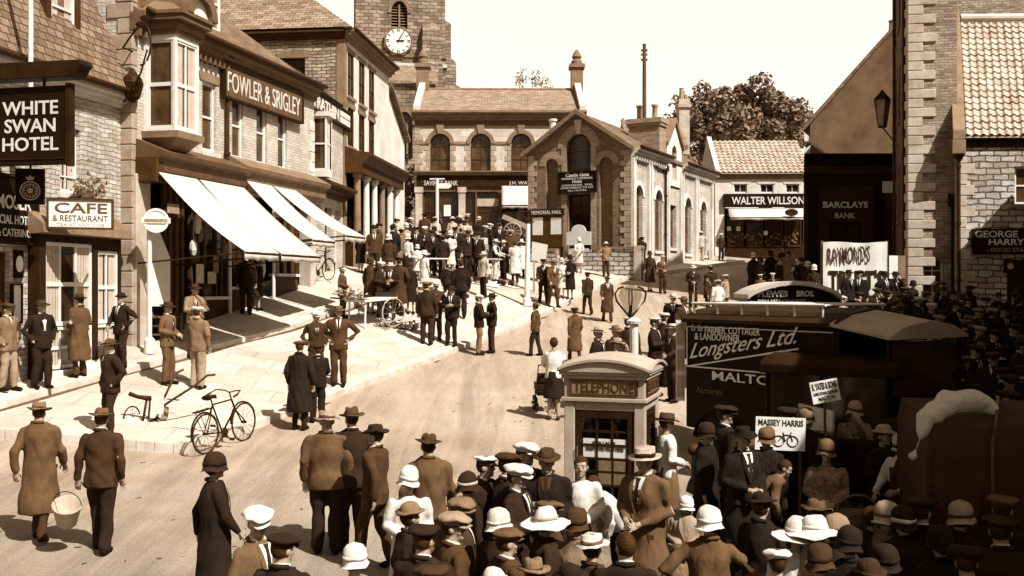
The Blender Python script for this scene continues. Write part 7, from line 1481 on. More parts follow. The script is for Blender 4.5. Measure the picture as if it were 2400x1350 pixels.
for k, (Fx, nm) in enumerate(((FKi, 'door'), (FKi.side(wK), 'glazed_side'), (FKi.lside(wK), 'glazed_side'), (Fr(FKi.P(wK, -wK, 0), -FKi.u), 'back_panel'))):
    g = MB(); a, b = .135, wK-.135; fw = .075
    g.box(Fx, a, a+fw, -.07, -.02, zg+.16, zdo); g.box(Fx, b-fw, b, -.07, -.02, zg+.16, zdo); g.box(Fx, a+fw, b-fw, -.07, -.02, zdo-.09, zdo); g.box(Fx, a+fw, b-fw, -.07, -.02, zg+.16, zg+.62)
    for i in (1, 2): u = a+fw+(b-a-2*fw)*i/3; g.box(Fx, u-.013, u+.013, -.06, -.03, zg+.62, zdo-.09)
    for j in (1, 2, 3, 4, 5): z = zg+.62+(zdo-.09-zg-.62)*j/6; g.box(Fx, a+fw, b-fw, -.06, -.03, z-.013, z+.013)
    dr = g.build(nm, M_DARK, t); g = MB(); g.box(Fx, a+fw, b-fw, -.05, -.046, zg+.62, zdo-.09); g.build('pane', M_CLEAR if k != 1 else M_GLASSD, dr)
    if k == 0:
        r = Fx.rect(1374, 1462, 1030, 1075); g = MB(); g.box(Fx, a+fw+.02, b-fw-.02, -.043, -.04, r[2], r[3]); nt_ = g.build('notice', M_PAPER, dr)
        g = MB(); g.tube([Fx.P(a+.035, -.01, zg+1.1), Fx.P(a+.035, .02, zg+1.1), Fx.P(a+.035, .02, zg+1.25), Fx.P(a+.035, -.01, zg+1.25)], .008, 6); g.build('handle', M_CHROME, dr)
        lettering('YOU MAY', Fx, a+fw+.14, b-fw-.14, r[3]-.07, r[3]-.03, -.039, M_INK, dr); lettering('TELEPHONE FROM HERE', Fx, a+fw+.05, b-fw-.05, r[3]-.14, r[3]-.09, -.039, M_INK, dr)
g = MB(); g.box(FKi, .25, wK-.25, -wK+.14, -wK+.26, zg+1.0, zg+1.65); g.build('telephone_set', M_BLACK, t)
# --- lamp post behind it
p = px(1486, 0, 14.6); p.z = gz(p.x, p.y); t = thing('street_lamp', p, 'cream lamp post with a heart shaped iron lantern frame behind the kiosk', 'lamp post')
z_ = lambda y: px(0, y, 14.6).z; p0 = Vector((p.x-.09, p.y, 0))
g = MB(); g.tube([p, (p.x, p.y, z_(752))], [.075, .06], 12); g.lathe(p, [(.13, 0), (.13, .5), (.09, .6)], 12); g.lathe((p.x, p.y, z_(752)), [(.10, -.04), (.11, 0), (.05, .05)], 12); g.build('post', M_CREAMP, t)
g = MB(); cx = p.x-.05
for s in (-1, 1): g.tube([(cx, p.y, z_(745)), (cx+s*.08, p.y, z_(730)), (cx+s*.20, p.y, z_(705)), (cx+s*.22, p.y, z_(688)), (cx+s*.17, p.y, z_(676)), (cx+s*.10, p.y, z_(672))], .015, 6)
for s in (-1, 1): g.tube([(cx, p.y, z_(745)), (cx, p.y+s*.10, z_(728)), (cx, p.y+s*.2, z_(700)), (cx, p.y+s*.16, z_(678))], .012, 6)
g.build('lantern_frame', M_IRON, t); g = MB(); g.lathe((cx, p.y, z_(738)), [(.03, 0), (.10, .10), (.17, .28), (.14, .37), (.04, .42)], 14); g.build('lantern_glass', M_CLEAR, t); g = MB(); g.lathe((cx, p.y, z_(738)), [(.02, -.05), (.045, .0), (.025, .06), (.012, .14)], 8); g.build('burner', M_IRON, t)
# --- sign posts
d = ground_hit(1235, 718); p = px(1235, 0, d); p.z = gz(p.x, d); z_ = lambda y: px(0, y, d).z; t = thing('signpost', p, 'tall white post topped by a small ringed cross on the middle pavement', 'sign post')
g = MB(); g.tube([p, (p.x+.04, p.y, z_(525))], [.10, .075], 12); g.lathe(p, [(.15, 0), (.14, .25), (.1, .3)], 12); g.build('post', M_WHITE, t)
g = MB(); q = Vector((p.x+.04, p.y, z_(522))); g.box(W, q.x-.2, q.x+.2, -q.y-.03, -q.y+.03, q.z, q.z+.05)
R_ = [(q.x+.16*math.cos(a*.5236), q.y, q.z+.24+.16*math.sin(a*.5236)) for a in range(13)]; g.tube(R_, .018, 6); g.tube([q, (q.x, q.y, q.z+.42)], .02, 6)
for s in (-1, 1): g.tube([(q.x, q.y, q.z+.05), (q.x+s*.17, q.y, q.z+.3)], .015, 5)
g.build('finial', M_IRON, t)
FP = Fr((px(1022, 0, 45).x, 45, 0), (.99, -.1)); p = FP.P(.05, 0, 0); p.z = gz(p.x, p.y); t = thing('finger_post', p, 'white finger post with one pointing arm before the bank', 'sign post')
g = MB(); g.tube([p, (p.x, p.y, px(0, 418, 45).z)], .065, 10); g.build('post', M_WHITE, t); z0, z1 = px(0, 442, 45).z, px(0, 430, 45).z; g = MB(); g.plate(FP, [(.1, z0), (.58, z0), (.7, (z0+z1)/2), (.58, z1), (.1, z1)], -.03, .03); g.build('arm', M_WHITE, t); g = MB(); zz = px(0, 418, 45).z; g.box(FP, -.28, .38, -.03, .03, zz-.05, zz); g.build('cross_bar', M_WHITE, t)
# --- bicycles
def wheel(mb_t, mb_s, c, r, ax, tr=.017, spokes=16, k=28):
    c = Vector(c); ax = Vector(ax).normalized(); a = ax.orthogonal().normalized(); b = ax.cross(a); P_ = [c+(a*math.cos(2*math.pi*i/k)+b*math.sin(2*math.pi*i/k))*r for i in range(k+1)]; mb_t.tube(P_, tr, 7)
    for i in range(spokes): an = 2*math.pi*i/spokes; mb_s.tube([c+ax*(.02 if i % 2 else -.02), c+(a*math.cos(an)+b*math.sin(an))*(r-.01)], .0028 if tr < .03 else .014, 4)
    mb_s.tube([c-ax*.05, c+ax*.05], .022 if tr < .03 else .05, 8)
def bicycle(p, q, label, lean=0, group='bicycles'):     # from the rear to the front contact
    p, q = Vector(p), Vector(q); f = (q-p).normalized(); sd = f.cross(Vector((0, 0, 1))).normalized(); up = (sd.cross(f)+sd*lean).normalized(); T = lambda x, s, z: p+f*x+sd*s+up*z; t = thing('bicycle', p, label, 'bicycle', group)
    for nm, x in (('rear_wheel', 0), ('front_wheel', 1.06)):
        a, b = MB(), MB(); wheel(a, b, T(x, 0, .345), .335, sd); w_ = a.build('wheel', M_TYRE, t, smooth=True); b.build('spokes', M_CHROME if False else M_IRON, w_)
        m_ = MB(); m_.tube([T(x+.365*math.cos(a_), 0, .345+.365*math.sin(a_)) for a_ in np.linspace(rad(20 if x else 30), rad(175 if x else 190), 12)], .016, 6); m_.build('mudguard', M_BLACK, t, smooth=True)
    g = MB(); bb, st, hd, hu, rh, fh = T(.44, 0, .28), T(.27, 0, .80), T(.80, 0, .80), T(.86, 0, .62), T(0, 0, .345), T(1.06, 0, .345)
    for a, b, r in ((bb, st, .016), (st, hd, .015), (bb, hu, .017), (hd, hu, .019), (bb, T(0, .04, .345), .011), (bb, T(0, -.04, .345), .011), (st, T(0, .04, .345), .010), (st, T(0, -.04, .345), .010), (hu, T(1.06, .045, .345), .011), (hu, T(1.06, -.045, .345), .011), (hd, T(.77, 0, .92), .013), (st, T(.25, 0, .90), .013)): g.tube([a, b], r, 8)
    g.build('frame', M_BLACK, t, smooth=True)
    g = MB(); g.tube([T(.60, .29, .93), T(.74, .26, .98), T(.79, .1, .96), T(.77, 0, .93), T(.79, -.1, .96), T(.74, -.26, .98), T(.60, -.29, .93)], .012, 7); g.tube([T(.62, .29, .935), T(.50, .29, .91)], .018, 7); g.tube([T(.62, -.29, .935), T(.50, -.29, .91)], .018, 7); g.build('handlebar', M_IRON, t, smooth=True)
    g = MB()
    pr = [(.11, .105, .0), (.06, .11, .02), (.0, .075, .015), (-.06, .04, .005), (-.13, .025, .0), (-.16, .012, -.02)]; V = []
    for x, w2, z in pr: V += [T(.24-x, w2*math.cos(a_), .93+z+.035*math.sin(a_)) for a_ in np.linspace(0, 2*math.pi, 10, endpoint=False)]
    g.mesh(V, [(i*10+j, i*10+(j+1) % 10, (i+1)*10+(j+1) % 10, (i+1)*10+j) for i in range(5) for j in range(10)]+[tuple(range(10)), tuple(range(50, 60))]); g.build('saddle', M_DARK, t, smooth=True)
    g = MB(); g.lathe((0, 0, 0), [(.09, -.004), (.09, .004)], 20); M_ = Matrix.Translation(bb+sd*.05) @ sd.to_track_quat('Z', 'Y').to_matrix().to_4x4(); g.v = [M_ @ v for v in g.v]; g.tube([bb+sd*.06, T(.53, .07, .15)], .009, 6); g.tube([bb-sd*.06, T(.35, -.07, .41)], .009, 6)
    for c, s in ((T(.53, .07, .15), 1), (T(.35, -.07, .41), -1)): g.tube([c, c+sd*s*.09], .022, 6)
    g.build('pedals', M_IRON, t)
    g = MB(); g.tube([bb+sd*.05+up*.085, T(0, .05, .38)], .006, 5); g.tube([bb+sd*.05-up*.085, T(0, .05, .31)], .006, 5); g.build('chain', M_IRON, t)
    g = MB()
    for s in (-.05, .05, 0): g.tube([T(-.22, s, .745), T(.22, s, .755)], .008, 5)
    g.tube([T(-.22, -.05, .745), T(-.22, .05, .745)], .008, 5); g.tube([T(-.15, .05, .745), T(0, .05, .36)], .006, 5); g.tube([T(-.15, -.05, .745), T(0, -.05, .36)], .006, 5); g.build('carrier', M_IRON, t)
def at(x, y): d = ground_hit(x, y); p = px(x, 0, d); p.z = gz(p.x, d); return p
a = at(488, 1066); b2 = a+Vector((.39, .975, 0)); b2.z = gz(b2.x, b2.y); bicycle(a, b2, 'black roadster bicycle standing alone on the kerb in the foreground', -.10)
a = at(722, 664); b2 = a+Vector((.45, .95, 0)); b2.z = gz(b2.x, b2.y); bicycle(a, b2, 'bicycle leaning by the pier beyond the white blinds', .12)
# --- hand plough with two long handles
d = 18.7; q = lambda x, y, dd=0: px(x, y, d+dd); p = at(330, 1012); t = thing('hand_plough', p, 'iron hand cultivator with long handles and a white card tied to it', 'plough')
g = MB(); g.tube([q(302, 922), q(322, 930, .05), q(352, 934)], [.04, .035, .05], 8); g.tube([q(344, 935), q(331, 1008)], .022, 7); g.tube([q(352, 930, .2), q(348, 985, .2)], .018, 7); g.tube([q(300, 1000), q(318, 996), q(348, 990), q(372, 978, .1)], .025, 7); g.tube([q(300, 1006), q(322, 1013), q(345, 1010)], .025, 7); g.tube([q(352, 934), q(380, 948)], .025, 7); g.build('frame', M_IRON, t, smooth=True)
for s, P_ in ((0, [q(378, 947), q(412, 875, .35), q(430, 866, .45)]), (1, [q(382, 952), q(410, 933, -.1), q(455, 905, .05), q(486, 880, .15), q(505, 878, .2)])): g = MB(); g.tube(P_, [.022]*len(P_), 7); g.build('handle', M_BROWN, t, smooth=True)
g = MB(); g.tube([q(392, 935), q(420, 938)], .012, 5); g.tube([q(445, 892, .2), q(412, 884, .3)], .012, 5); g.build('cross_stay', M_IRON, t)
for k, (x, y) in enumerate(((318, 1004), (333, 1006), (347, 990))): g = MB(); c = q(x, y); g.plate(Fr(c, (1, .2)), [(-.10, -.02), (.0, -.10), (.14, -.04), (.05, .05)], -.02, .02); g.build('share', M_IRON, t)
a_, b_ = MB(), MB(); wheel(a_, b_, q(309, 978, .2), .20, (.9, -.4, 0), .014, 8, 20); w_ = a_.build('wheel', M_IRON, t); b_.build('spokes', M_IRON, w_)
g = MB(); c = q(374, 948, -.06); g.plate(Fr(c, (.98, -.15)), [(-.16, -.16), (.07, -.18), (.09, .14), (-.15, .15)], -.006, .006); g.build('card', M_PAPER, t); g = MB(); c = q(380, 968, .1); g.plate(Fr(c, (.9, .3)), [(-.03, -.12), (.10, -.10), (.12, .10), (.02, .14)], -.03, .03); g.build('mouldboard', M_TRIM, t)
# --- bucket
p = PEOPLE[[i for i, q_ in enumerate(PEOPLE) if q_[0] is MB1][0]][1]; c = Vector((p.x-.40, p.y-.05, p.z+.36)); t = thing('bucket', c, 'pale galvanised bucket hanging from the hand of the walking man', 'bucket')
Tl = Matrix.Translation(c) @ Matrix.Rotation(rad(28), 4, 'X') @ Matrix.Rotation(rad(12), 4, 'Y'); g = MB(); g.lathe((0, 0, 0), [(.02, 0), (.115, .0), (.165, .27), (.172, .275), (.172, .29), (.158, .285), (.11, .02), (.01, .02)], 24); g.v = [Tl @ v for v in g.v]; g.build('pail', plain('galvanised_iron', .30, .5, .2, 8, .1), t, smooth=True)
g = MB(); g.tube([Tl @ Vector((.168*math.cos(a_), .02, .27+.20*math.sin(a_))) for a_ in np.linspace(0, math.pi, 12)], .006, 6); g.build('bail', M_IRON, t)
# --- flower barrow, heap of plants
def leaves(name, cs, n, mats, parent=None, base=None, s=(.05, .11), seed=2):
    rr = random.Random(seed); g = MB()
    for i in range(n):
        c, r = cs[i % len(cs)]; v = Vector(c)+Vector((rr.gauss(0, r*.5), rr.gauss(0, r*.5), abs(rr.gauss(0, r*.35)))); z = rr.uniform(*s); a = rr.uniform(0, 6.3); x = Vector((math.cos(a), math.sin(a), rr.uniform(-.4, .8))).normalized()*z; y = Vector((-math.sin(a), math.cos(a), rr.uniform(-.3, .5))).normalized()*z*.5; g.add([v-x, v+y, v+x, v-y], rr.choice(range(len(mats))))
    return g.build(name, mats, parent, base=base)
M_PL1, M_PL2, M_PL3 = plain('plant_dark', .06, .7, .4, 9, 0), plain('plant_mid', .2, .7, .3, 9, 0), plain('plant_pale', .55, .7, .2, 9, 0)
p = at(868, 768); FBa = Fr((p.x-.35, p.y-.1, 0), (.70, .71)); zb = p.z; t = thing('flower_barrow', p, 'white topped two wheeled barrow with iron spoked wheels', 'barrow')
g = MB(); g.plate(Fr(FBa.P(0, 0, 0), FBa.n), [(0, 0)]*3, 0, 0) if False else None; g.prism([FBa.P(0, .35, zb+.72), FBa.P(1.15, .35, zb+.80), FBa.P(1.15, -.6, zb+.80), FBa.P(0, -.6, zb+.72)], [FBa.P(0, .35, zb+.78), FBa.P(1.15, .35, zb+.86), FBa.P(1.15, -.6, zb+.86), FBa.P(0, -.6, zb+.78)]); g.build('top', M_CANVAS, t)
g = MB(); g.tube([FBa.P(-.55, .25, zb+.84), FBa.P(1.1, .25, zb+.72)], .03, 6); g.tube([FBa.P(-.55, -.5, zb+.84), FBa.P(1.1, -.5, zb+.72)], .03, 6); g.box(FBa, 1.1, 1.16, -.6, .35, zb+.86, zb+1.0); g.build('shaft', M_WOODD, t)
for n_ in (.42, -.67): a_, b_ = MB(), MB(); wheel(a_, b_, FBa.P(.95, n_, zb+.42), .40, FBa.n, .022, 12); b_2 = a_.build('wheel', M_WOOD, t, smooth=True); b_.build('spokes', M_WOOD, b_2)
for u, n_ in ((.1, .25), (.1, -.5)): g = MB(); g.tube([FBa.P(u, n_, zb+.75), FBa.P(u-.03, n_, zb)], .03, 6); g.build('leg', M_CREAMP, t)
o_ = leaves('flower_bunch', [(FBa.P(-.1, -.2, zb+.8), .28), (FBa.P(.25, -.4, zb+.85), .25), (FBa.P(-.2, -.5, zb+.9), .25)], 240, [M_PL2, M_PL3, M_PL1], base=FBa.P(0, -.3, zb+.8)); tag(o_, 'heap of pale flowers on the near end of the barrow', 'flowers')
p = at(925, 772); o_ = leaves('plant_heap', [(p+Vector((x, y, .02)), .28) for x, y in ((-.4, .1), (-.1, .2), (.25, .15), (.5, .3), (0, .5), (-.3, .5))], 520, [M_PL2, M_PL3, M_PL1, M_PL2], base=p, seed=5); tag(o_, 'heap of cut plants lying on the paving right of the barrow', 'plants')
# --- stalls at the head of the market
def trestle(p, u, L_, Wd, H_, label, top=M_CANVAS, group='market stalls'):
    F_ = Fr((p.x, p.y, 0), u); z = p.z; t = thing('market_stall', p, label, 'stall', group); g = MB(); g.box(F_, -L_/2, L_/2, -Wd/2, Wd/2, z+H_-.04, z+H_); g.build('table_top', top, t)
    for s in (-1, 1):
        g = MB()
        for n_ in (-1, 1): g.tube([F_.P(s*L_*.36, n_*Wd*.12, z+H_-.04), F_.P(s*L_*.36+s*.05, n_*Wd*.45, z)], .028, 6)
        g.tube([F_.P(s*L_*.37, -Wd*.3, z+H_*.4), F_.P(s*L_*.37, Wd*.3, z+H_*.4)], .02, 6); g.build('trestle', M_WOOD, t)
    return F_, z+H_
p = at(1125, 652); F_, zt_ = trestle(p, (.95, -.3), 1.5, .8, .72, 'trestle stall with white top left of the stallholder')
def crate(p, F_, a, b, c, label, group, mat=M_WOOD):
    t = thing('crate', p, label, 'crate', group); g = MB(); k = 3
    for i in range(k): z = p.z+c*i/k; g.box(F_, -a/2, a/2, b/2-.015, b/2, z+.008, z+c/k-.008); g.box(F_, -a/2, a/2, -b/2, -b/2+.015, z+.008, z+c/k-.008); g.box(F_, -a/2, -a/2+.015, -b/2, b/2, z+.008, z+c/k-.008); g.box(F_, a/2-.015, a/2, -b/2, b/2, z+.008, z+c/k-.008)
    g.box(F_, -a/2, a/2, -b/2, b/2, p.z, p.z+.015); g.build('slats', mat, t); g = MB(); g.box(F_, -a/2+.02, a/2-.02, -b/2+.02, b/2-.02, p.z+.015, p.z+c*.85); g.build('contents', M_PL3, t); return t
for i, (dx, dz, m_) in enumerate(((-.1, 0, M_CREAMP), (-.08, .27, M_WOOD), (-.11, .54, M_CREAMP))):
    q_ = Vector(F_.P(dx, -.1, zt_+dz)); crate(q_, Fr((q_.x, q_.y, 0), (.95, -.3)), .62, .45, .25, ['pale crate at the bottom of the stack on the trestle stall', 'brown crate in the middle of the stack on the trestle stall', 'pale crate on top of the stack on the trestle stall'][i], 'crates stacked on the stall', m_)
p = at(1010, 655); trestle(p, (.9, .3), 1.3, .7, .75, 'low stall half hidden among the market crowd'); p = at(1262, 660); F_, z_ = trestle(p, (.95, -.25), 1.1, .6, .5, 'low white stall right of the signpost')
FWb = Fr((px(1245, 0, 37).x, 37, 0), (.96, -.2)); r = FWb.rect(1246, 1284, 566, 618); g = MB(); g.plate(FWb, [(r[0], r[2]+.15), (r[1]-.1, r[2]), (r[1], r[3]-.12), (r[0]+.02, r[3])], -.02, .02); tb_ = thing('white_board', FWb.P(r[0], 0, r[2]), 'tilted white board propped right of the signpost', 'board'); g.build('board', M_CANVAS, tb_)
g = MB(); zg = gz(FWb.o.x, 37)
for u in (r[0]+.08, r[1]-.12): g.tube([FWb.P(u, -.02, r[3]-.2), FWb.P(u-.05, -.4, zg)], .02, 6); g.tube([FWb.P(u, -.03, r[3]-.2), FWb.P(u, .1, zg)], .02, 6)
g.build('easel', M_WOOD, tb_)
# tipped handcart
FH = Fr((px(1205, 0, 46).x, 46, 0), (.97, -.2)); zc = px(0, 545, 46).z; zg = gz(FH.o.x, 46); t = thing('handcart', FH.P(0, 0, zg), 'handcart tipped up behind the stalls with one spoked wheel showing', 'cart')
for n_ in (.4, -.45): a_, b_ = MB(), MB(); wheel(a_, b_, FH.P(0, n_, zc), .40, FH.n, .03, 12); w_ = a_.build('wheel', M_WOOD, t, smooth=True); b_.build('spokes', M_WOOD, w_)
g = MB(); g.prism([FH.P(-.5, .33, zc+.62), FH.P(.55, .33, zc+.15), FH.P(.55, -.38, zc+.15), FH.P(-.5, -.38, zc+.62)], [FH.P(-.42, .33, zc+.80), FH.P(.63, .33, zc+.33), FH.P(.63, -.38, zc+.33), FH.P(-.42, -.38, zc+.80)]); g.build('bed', M_WOOD, t); g = MB(); g.tube([FH.P(.5, .2, zc+.2), FH.P(1.5, .2, zg+.05)], .03, 6); g.tube([FH.P(.5, -.25, zc+.2), FH.P(1.5, -.25, zg+.05)], .03, 6); g.tube([FH.P(0, .4, zc), FH.P(0, -.45, zc)], .03, 6); g.tube([FH.P(0, .1, zc), FH.P(.05, .1, zc+.45)], .04, 6); g.build('shaft', M_WOOD, t)
# pushchair
p = [q_[1] for q_ in PEOPLE if q_[0] is PR][0]; FPc = Fr((p.x-.15, p.y+.75, 0), (1, .1)); z = gz(p.x-.1, p.y+.8); t = thing('pushchair', FPc.P(0, 0, z), 'small dark pushchair ahead of the woman in white', 'pushchair')
for s in (-.2, .2):
    for n_ in (.2, -.25): a_, b_ = MB(), MB(); wheel(a_, b_, FPc.P(s, n_, z+.16), .15, FPc.u, .014, 8, 18); w_ = a_.build('wheel', M_TYRE, t); b_.build('spokes', M_IRON, w_)
g = MB(); g.box(FPc, -.18, .18, -.28, .2, z+.34, z+.44); g.box(FPc, -.18, .18, .15, .2, z+.44, z+.8); g.box(FPc, -.2, -.17, -.25, .2, z+.44, z+.6); g.box(FPc, .17, .2, -.25, .2, z+.44, z+.6); g.build('seat', M_DARK, t, bevel=.02); g = MB()
for s in (-.19, .19): g.tube([FPc.P(s, -.25, z+.16), FPc.P(s, .1, z+.5), FPc.P(s, .45, z+.98)], .012, 6); g.tube([FPc.P(s, .2, z+.16), FPc.P(s, -.1, z+.4)], .012, 6)
g.tube([FPc.P(-.19, .45, z+.98), FPc.P(.19, .45, z+.98)], .014, 6); g.build('handle', M_IRON, t)
p = [q_[1] for q_ in PEOPLE if q_[0] is CN][0]; g = MB(); g.tube([p+Vector((-.02, -.28, 0)), p+Vector((0, -.27, .95))], .014, 6); tag(g.build('walking_stick', M_WOOD, base=p+Vector((-.02, -.28, 0))), 'pale cane held in front by the man in the road', 'cane')

# --- motor vehicles
def road_wheel(t, c, ax, r=.38, wd=.13):
    c = Vector(c); ax = Vector(ax).normalized(); a_, b_ = MB(), MB(); Rm = Matrix.Translation(c) @ ax.to_track_quat('Z', 'Y').to_matrix().to_4x4()
    a_.lathe((0, 0, 0), [(r*.72, -wd/2), (r*.93, -wd/2), (r, -wd*.25), (r, wd*.25), (r*.93, wd/2), (r*.72, wd/2)], 28, close=True); a_.v = [Rm @ v for v in a_.v]; w_ = a_.build('wheel', M_TYRE, t, smooth=True)
    b_.lathe((0, 0, 0), [(.02, -.03), (r*.74, -.05), (r*.74, .05), (r*.3, .03), (.09, .07), (.02, .08)], 24); b_.v = [Rm @ v for v in b_.v]; b_.build('rim', M_MID, w_, smooth=True)
def fender(t, F, u, n, z, r=.5, w_=.22):
    g = MB(); A = [(u+r*math.cos(a_), z+r*math.sin(a_)) for a_ in np.linspace(rad(8), rad(172), 12)]; B_ = [(u+(r+.02)*math.cos(a_), z+(r+.02)*math.sin(a_)) for a_ in np.linspace(rad(8), rad(172), 12)]
    for i in range(11): g.plate(F, [A[i], A[i+1], B_[i+1], B_[i]], n-w_/2, n+w_/2)
    g.build('mudguard', M_CAR, t)
def arched(F, u0, u1, z0, h, n0, n1, mb, K=12, t=.05):
    P_ = [(u0+(u1-u0)*i/K, z0+h*math.sin(math.pi*i/K)**.8) for i in range(K+1)]; mb.plate(F, P_+[(u, z+t) for u, z in P_[::-1]], n0, n1)
# lettered lorry, side on
oL = px(1607, 0, 17.4); oL.z = 0; FL = Fr(oL, (.57, -.82)); LL = FL.at(2086); zL = gz(4.2, 15.5); zt = FL.zt(0, 748); zb = zL+.62
t = thing('delivery_lorry', FL.P(LL/2, -.9, zL), 'black lettered delivery lorry with pale canvas roof and open rear door', 'lorry', 'motor vehicles in the shade')
g = MB(); g.box(FL, 0, LL-.9, -1.75, 0, zb, zt-.04); g.build('body', M_CAR, t, bevel=.03)
g = MB(); g.extr(FL, [(.06, zt-.05), (.06, zt+.01), (-.3, zt+.16), (-.88, zt+.23), (-1.46, zt+.16), (-1.81, zt+.01), (-1.81, zt-.05)], -.05, LL-.85); g.build('roof', M_CARR, t)
g = MB(); zf = zt-.02; V0 = [(.08, zf-.01), (.08, zf+.03), (-.3, zf+.17), (-.88, zf+.24), (-1.46, zf+.17), (-1.83, zf+.03), (-1.83, zf-.01)]; g.prism([FL.P(LL-.95, a, b) for a, b in V0], [FL.P(LL+.05, a*1.0, b-.16) for a, b in V0]); g.build('cab_roof', plain('worn_cab_roof', .30, .8, .25, 1.5, .2), t)
g = MB(); g.box(FL, LL-.9, LL, -1.75, 0, zb, zb+.85); g.box(FL, LL-.92, LL-.84, -.06, 0, zb+.85, zt-.1); g.box(FL, LL-.07, LL, -.06, 0, zb+.85, zt-.2); g.box(FL, LL-.07, LL, -1.75, -1.69, zb+.85, zt-.2); cb = g.build('cab', M_CAR, t, bevel=.02); g = MB(); g.box(FL, LL-.05, LL-.03, -1.69, -.06, zb+.85, zt-.22); g.build('windscreen', M_GLASSD, cb)
g = MB(); g.box(FL, LL, LL+.85, -1.35, -.4, zb, zb+.72); g.build('bonnet', M_CAR, t, bevel=.08)
g = MB(); g.box(FL, -.1, LL+.8, -1.4, -.35, zb-.22, zb-.02); g.build('chassis', M_BLACK, t)
for u in (.75, LL+.35):
    for n_ in (-.12, -1.62): road_wheel(t, FL.P(u, n_, zL+.42), FL.n*(1 if n_ > -1 else -1), .42, .16)
    fender(t, FL, u, -.1, zL+.42, .52, .3); fender(t, FL, u, -1.64, zL+.42, .52, .3)
g = MB(); FD_ = Fr(FL.P(-.02, .0, 0), (-.85, .52)); FD_ = Fr(FL.P(-.02, .03, 0), (.9, .1)); g = MB(); z0, z1 = FL.zt(0, 900), zt-.02; Fdo = Fr(Vector((px(1585, 0, 17.5).x, 17.55, 0)), (1, -.25)); wdo = Fdo.at(1605); g.box(Fdo, 0, wdo, -.03, 0, z0-.3, z1); od = g.build('rear_door', M_WHITE, t); g = MB()
for k in range(3): zz = z0-.25+k*(z1-z0+.25)/3; g.box(Fdo, .02, wdo-.02, 0, .02, zz+.02, zz+(z1-z0+.2)/3-.04)
g.build('door_panel', M_CONC, od)
g = MB(); zr0 = zt+.27
for n_ in (-.15, -1.6): g.tube([FL.P(.0, n_, zr0), FL.P(LL-1.2, n_, zr0)], .022, 6)
for u in np.linspace(.05, LL-1.25, 6): g.tube([FL.P(u, -.15, zr0), FL.P(u, -1.6, zr0)], .016, 6); g.tube([FL.P(u, -.15, zt+.05), FL.P(u, -.15, zr0)], .016, 6); g.tube([FL.P(u, -1.6, zt+.05), FL.P(u, -1.6, zr0)], .016, 6)
g.build('roof_rack', M_CREAMP, t)
g = MB(); g.box(FL, .02, LL-.95, .0, .012, zt-.30+.0, zt-.05) if False else None; za = FL.zt(.3, 860); g.box(FL, .03, LL-.95, .0, .012, za-.012, za+.012); g.box(FL, .03, .05, .0, .012, za, zt-.12); g.box(FL, .03, LL-.95, .0, .012, zt-.13, zt-.115); g.build('coach_line', M_LETTER, t)
lt = M_GILT
lettering('for the', FL, FL.at(1622), FL.at(1649), FL.zt(.1, 775), FL.zt(.1, 758), .012, M_TRIML, t, shear=.3); lettering('FARMER. COTTAGER', FL, FL.at(1654), FL.at(1783), FL.zt(.6, 781), FL.zt(.6, 765), .012, lt, t, bold=.008); lettering('& LANDOWNER.', FL, FL.at(1630), FL.at(1738), FL.zt(.5, 797), FL.zt(.5, 781), .012, lt, t, bold=.008)
lsl = (FL.zt(FL.at(1872), 816)-FL.zt(FL.at(1618), 851))/(FL.at(1872)-FL.at(1618)); lettering('Longsters Ltd.', FL, FL.at(1618), FL.at(1872), FL.zt(.1, 851), FL.zt(.1, 806), .012, lt, t, bold=.004, shear=.5, slope=lsl)
g = MB(); u0, u1 = FL.at(1616), FL.at(1872); za = FL.zt(.1, 859); zb2 = za+lsl*(u1-u0)+.03; g.plate(FL, [(u0, za), (u1, zb2), (u1, zb2+.03), (u0, za+.02)], .0, .014); g.build('flourish', lt, t)
lettering('MALTON', FL, FL.at(1671), FL.at(1842), FL.zt(.6, 890), FL.zt(.6, 869), .012, lt, t, bold=.01); lettering('Nurseries', FL, FL.at(1634), FL.at(1696), FL.zt(.4, 921), FL.zt(.4, 907), .012, M_MID, t, shear=.4)
# fish merchant's van behind it
oP = px(1757, 0, 22.3); oP.z = 0; FPv = Fr(oP, (1, -.12)); wv = FPv.at(1966); zP = gz(6, 22.5); zt = FPv.zt(1, 700)
t = thing('fish_van', FPv.P(wv/2, -1.5, zP), 'dark van with an arched pale roof and lettered headboard behind the lorry', 'van', 'motor vehicles in the shade')
g = MB(); g.box(FPv, .02, wv-.02, -3.2, -.1, zP+.5, zt-.1); g.build('body', M_CAR, t, bevel=.03); K = 14; g = MB(); hA = FPv.zt(1, 668)-FPv.zt(1, 700)
A_ = [(wv*i/K, zt-.02+hA*math.sin(math.pi*i/K)**.75) for i in range(K+1)]; g.plate(FPv, [(0, zt-.42)]+A_+[(wv, zt-.42)], -.1, .02); hb = g.build('headboard', M_CAR, t)
g = MB(); e = [(a-.04*(1-2*a/wv), b+.02) for a, b in A_]; e2 = [(a, b+.09) for a, b in e]; g.plate(FPv, e+e2[::-1], -3.3, .14); g.build('roof', M_ROOFC, t)
lettering('PLEWES', FPv, FPv.at(1776), FPv.at(1846), FPv.zt(.5, 696), FPv.zt(.5, 681), .02, M_GILT, hb, bold=.03); lettering('BROS.', FPv, FPv.at(1867), FPv.at(1908), FPv.zt(1, 695), FPv.zt(1, 681), .02, M_GILT, hb, bold=.03); lettering('FISH MERCHANTS', FPv, FPv.at(1776), FPv.at(1888), FPv.zt(.5, 708), FPv.zt(.5, 702), .02, lt, hb)
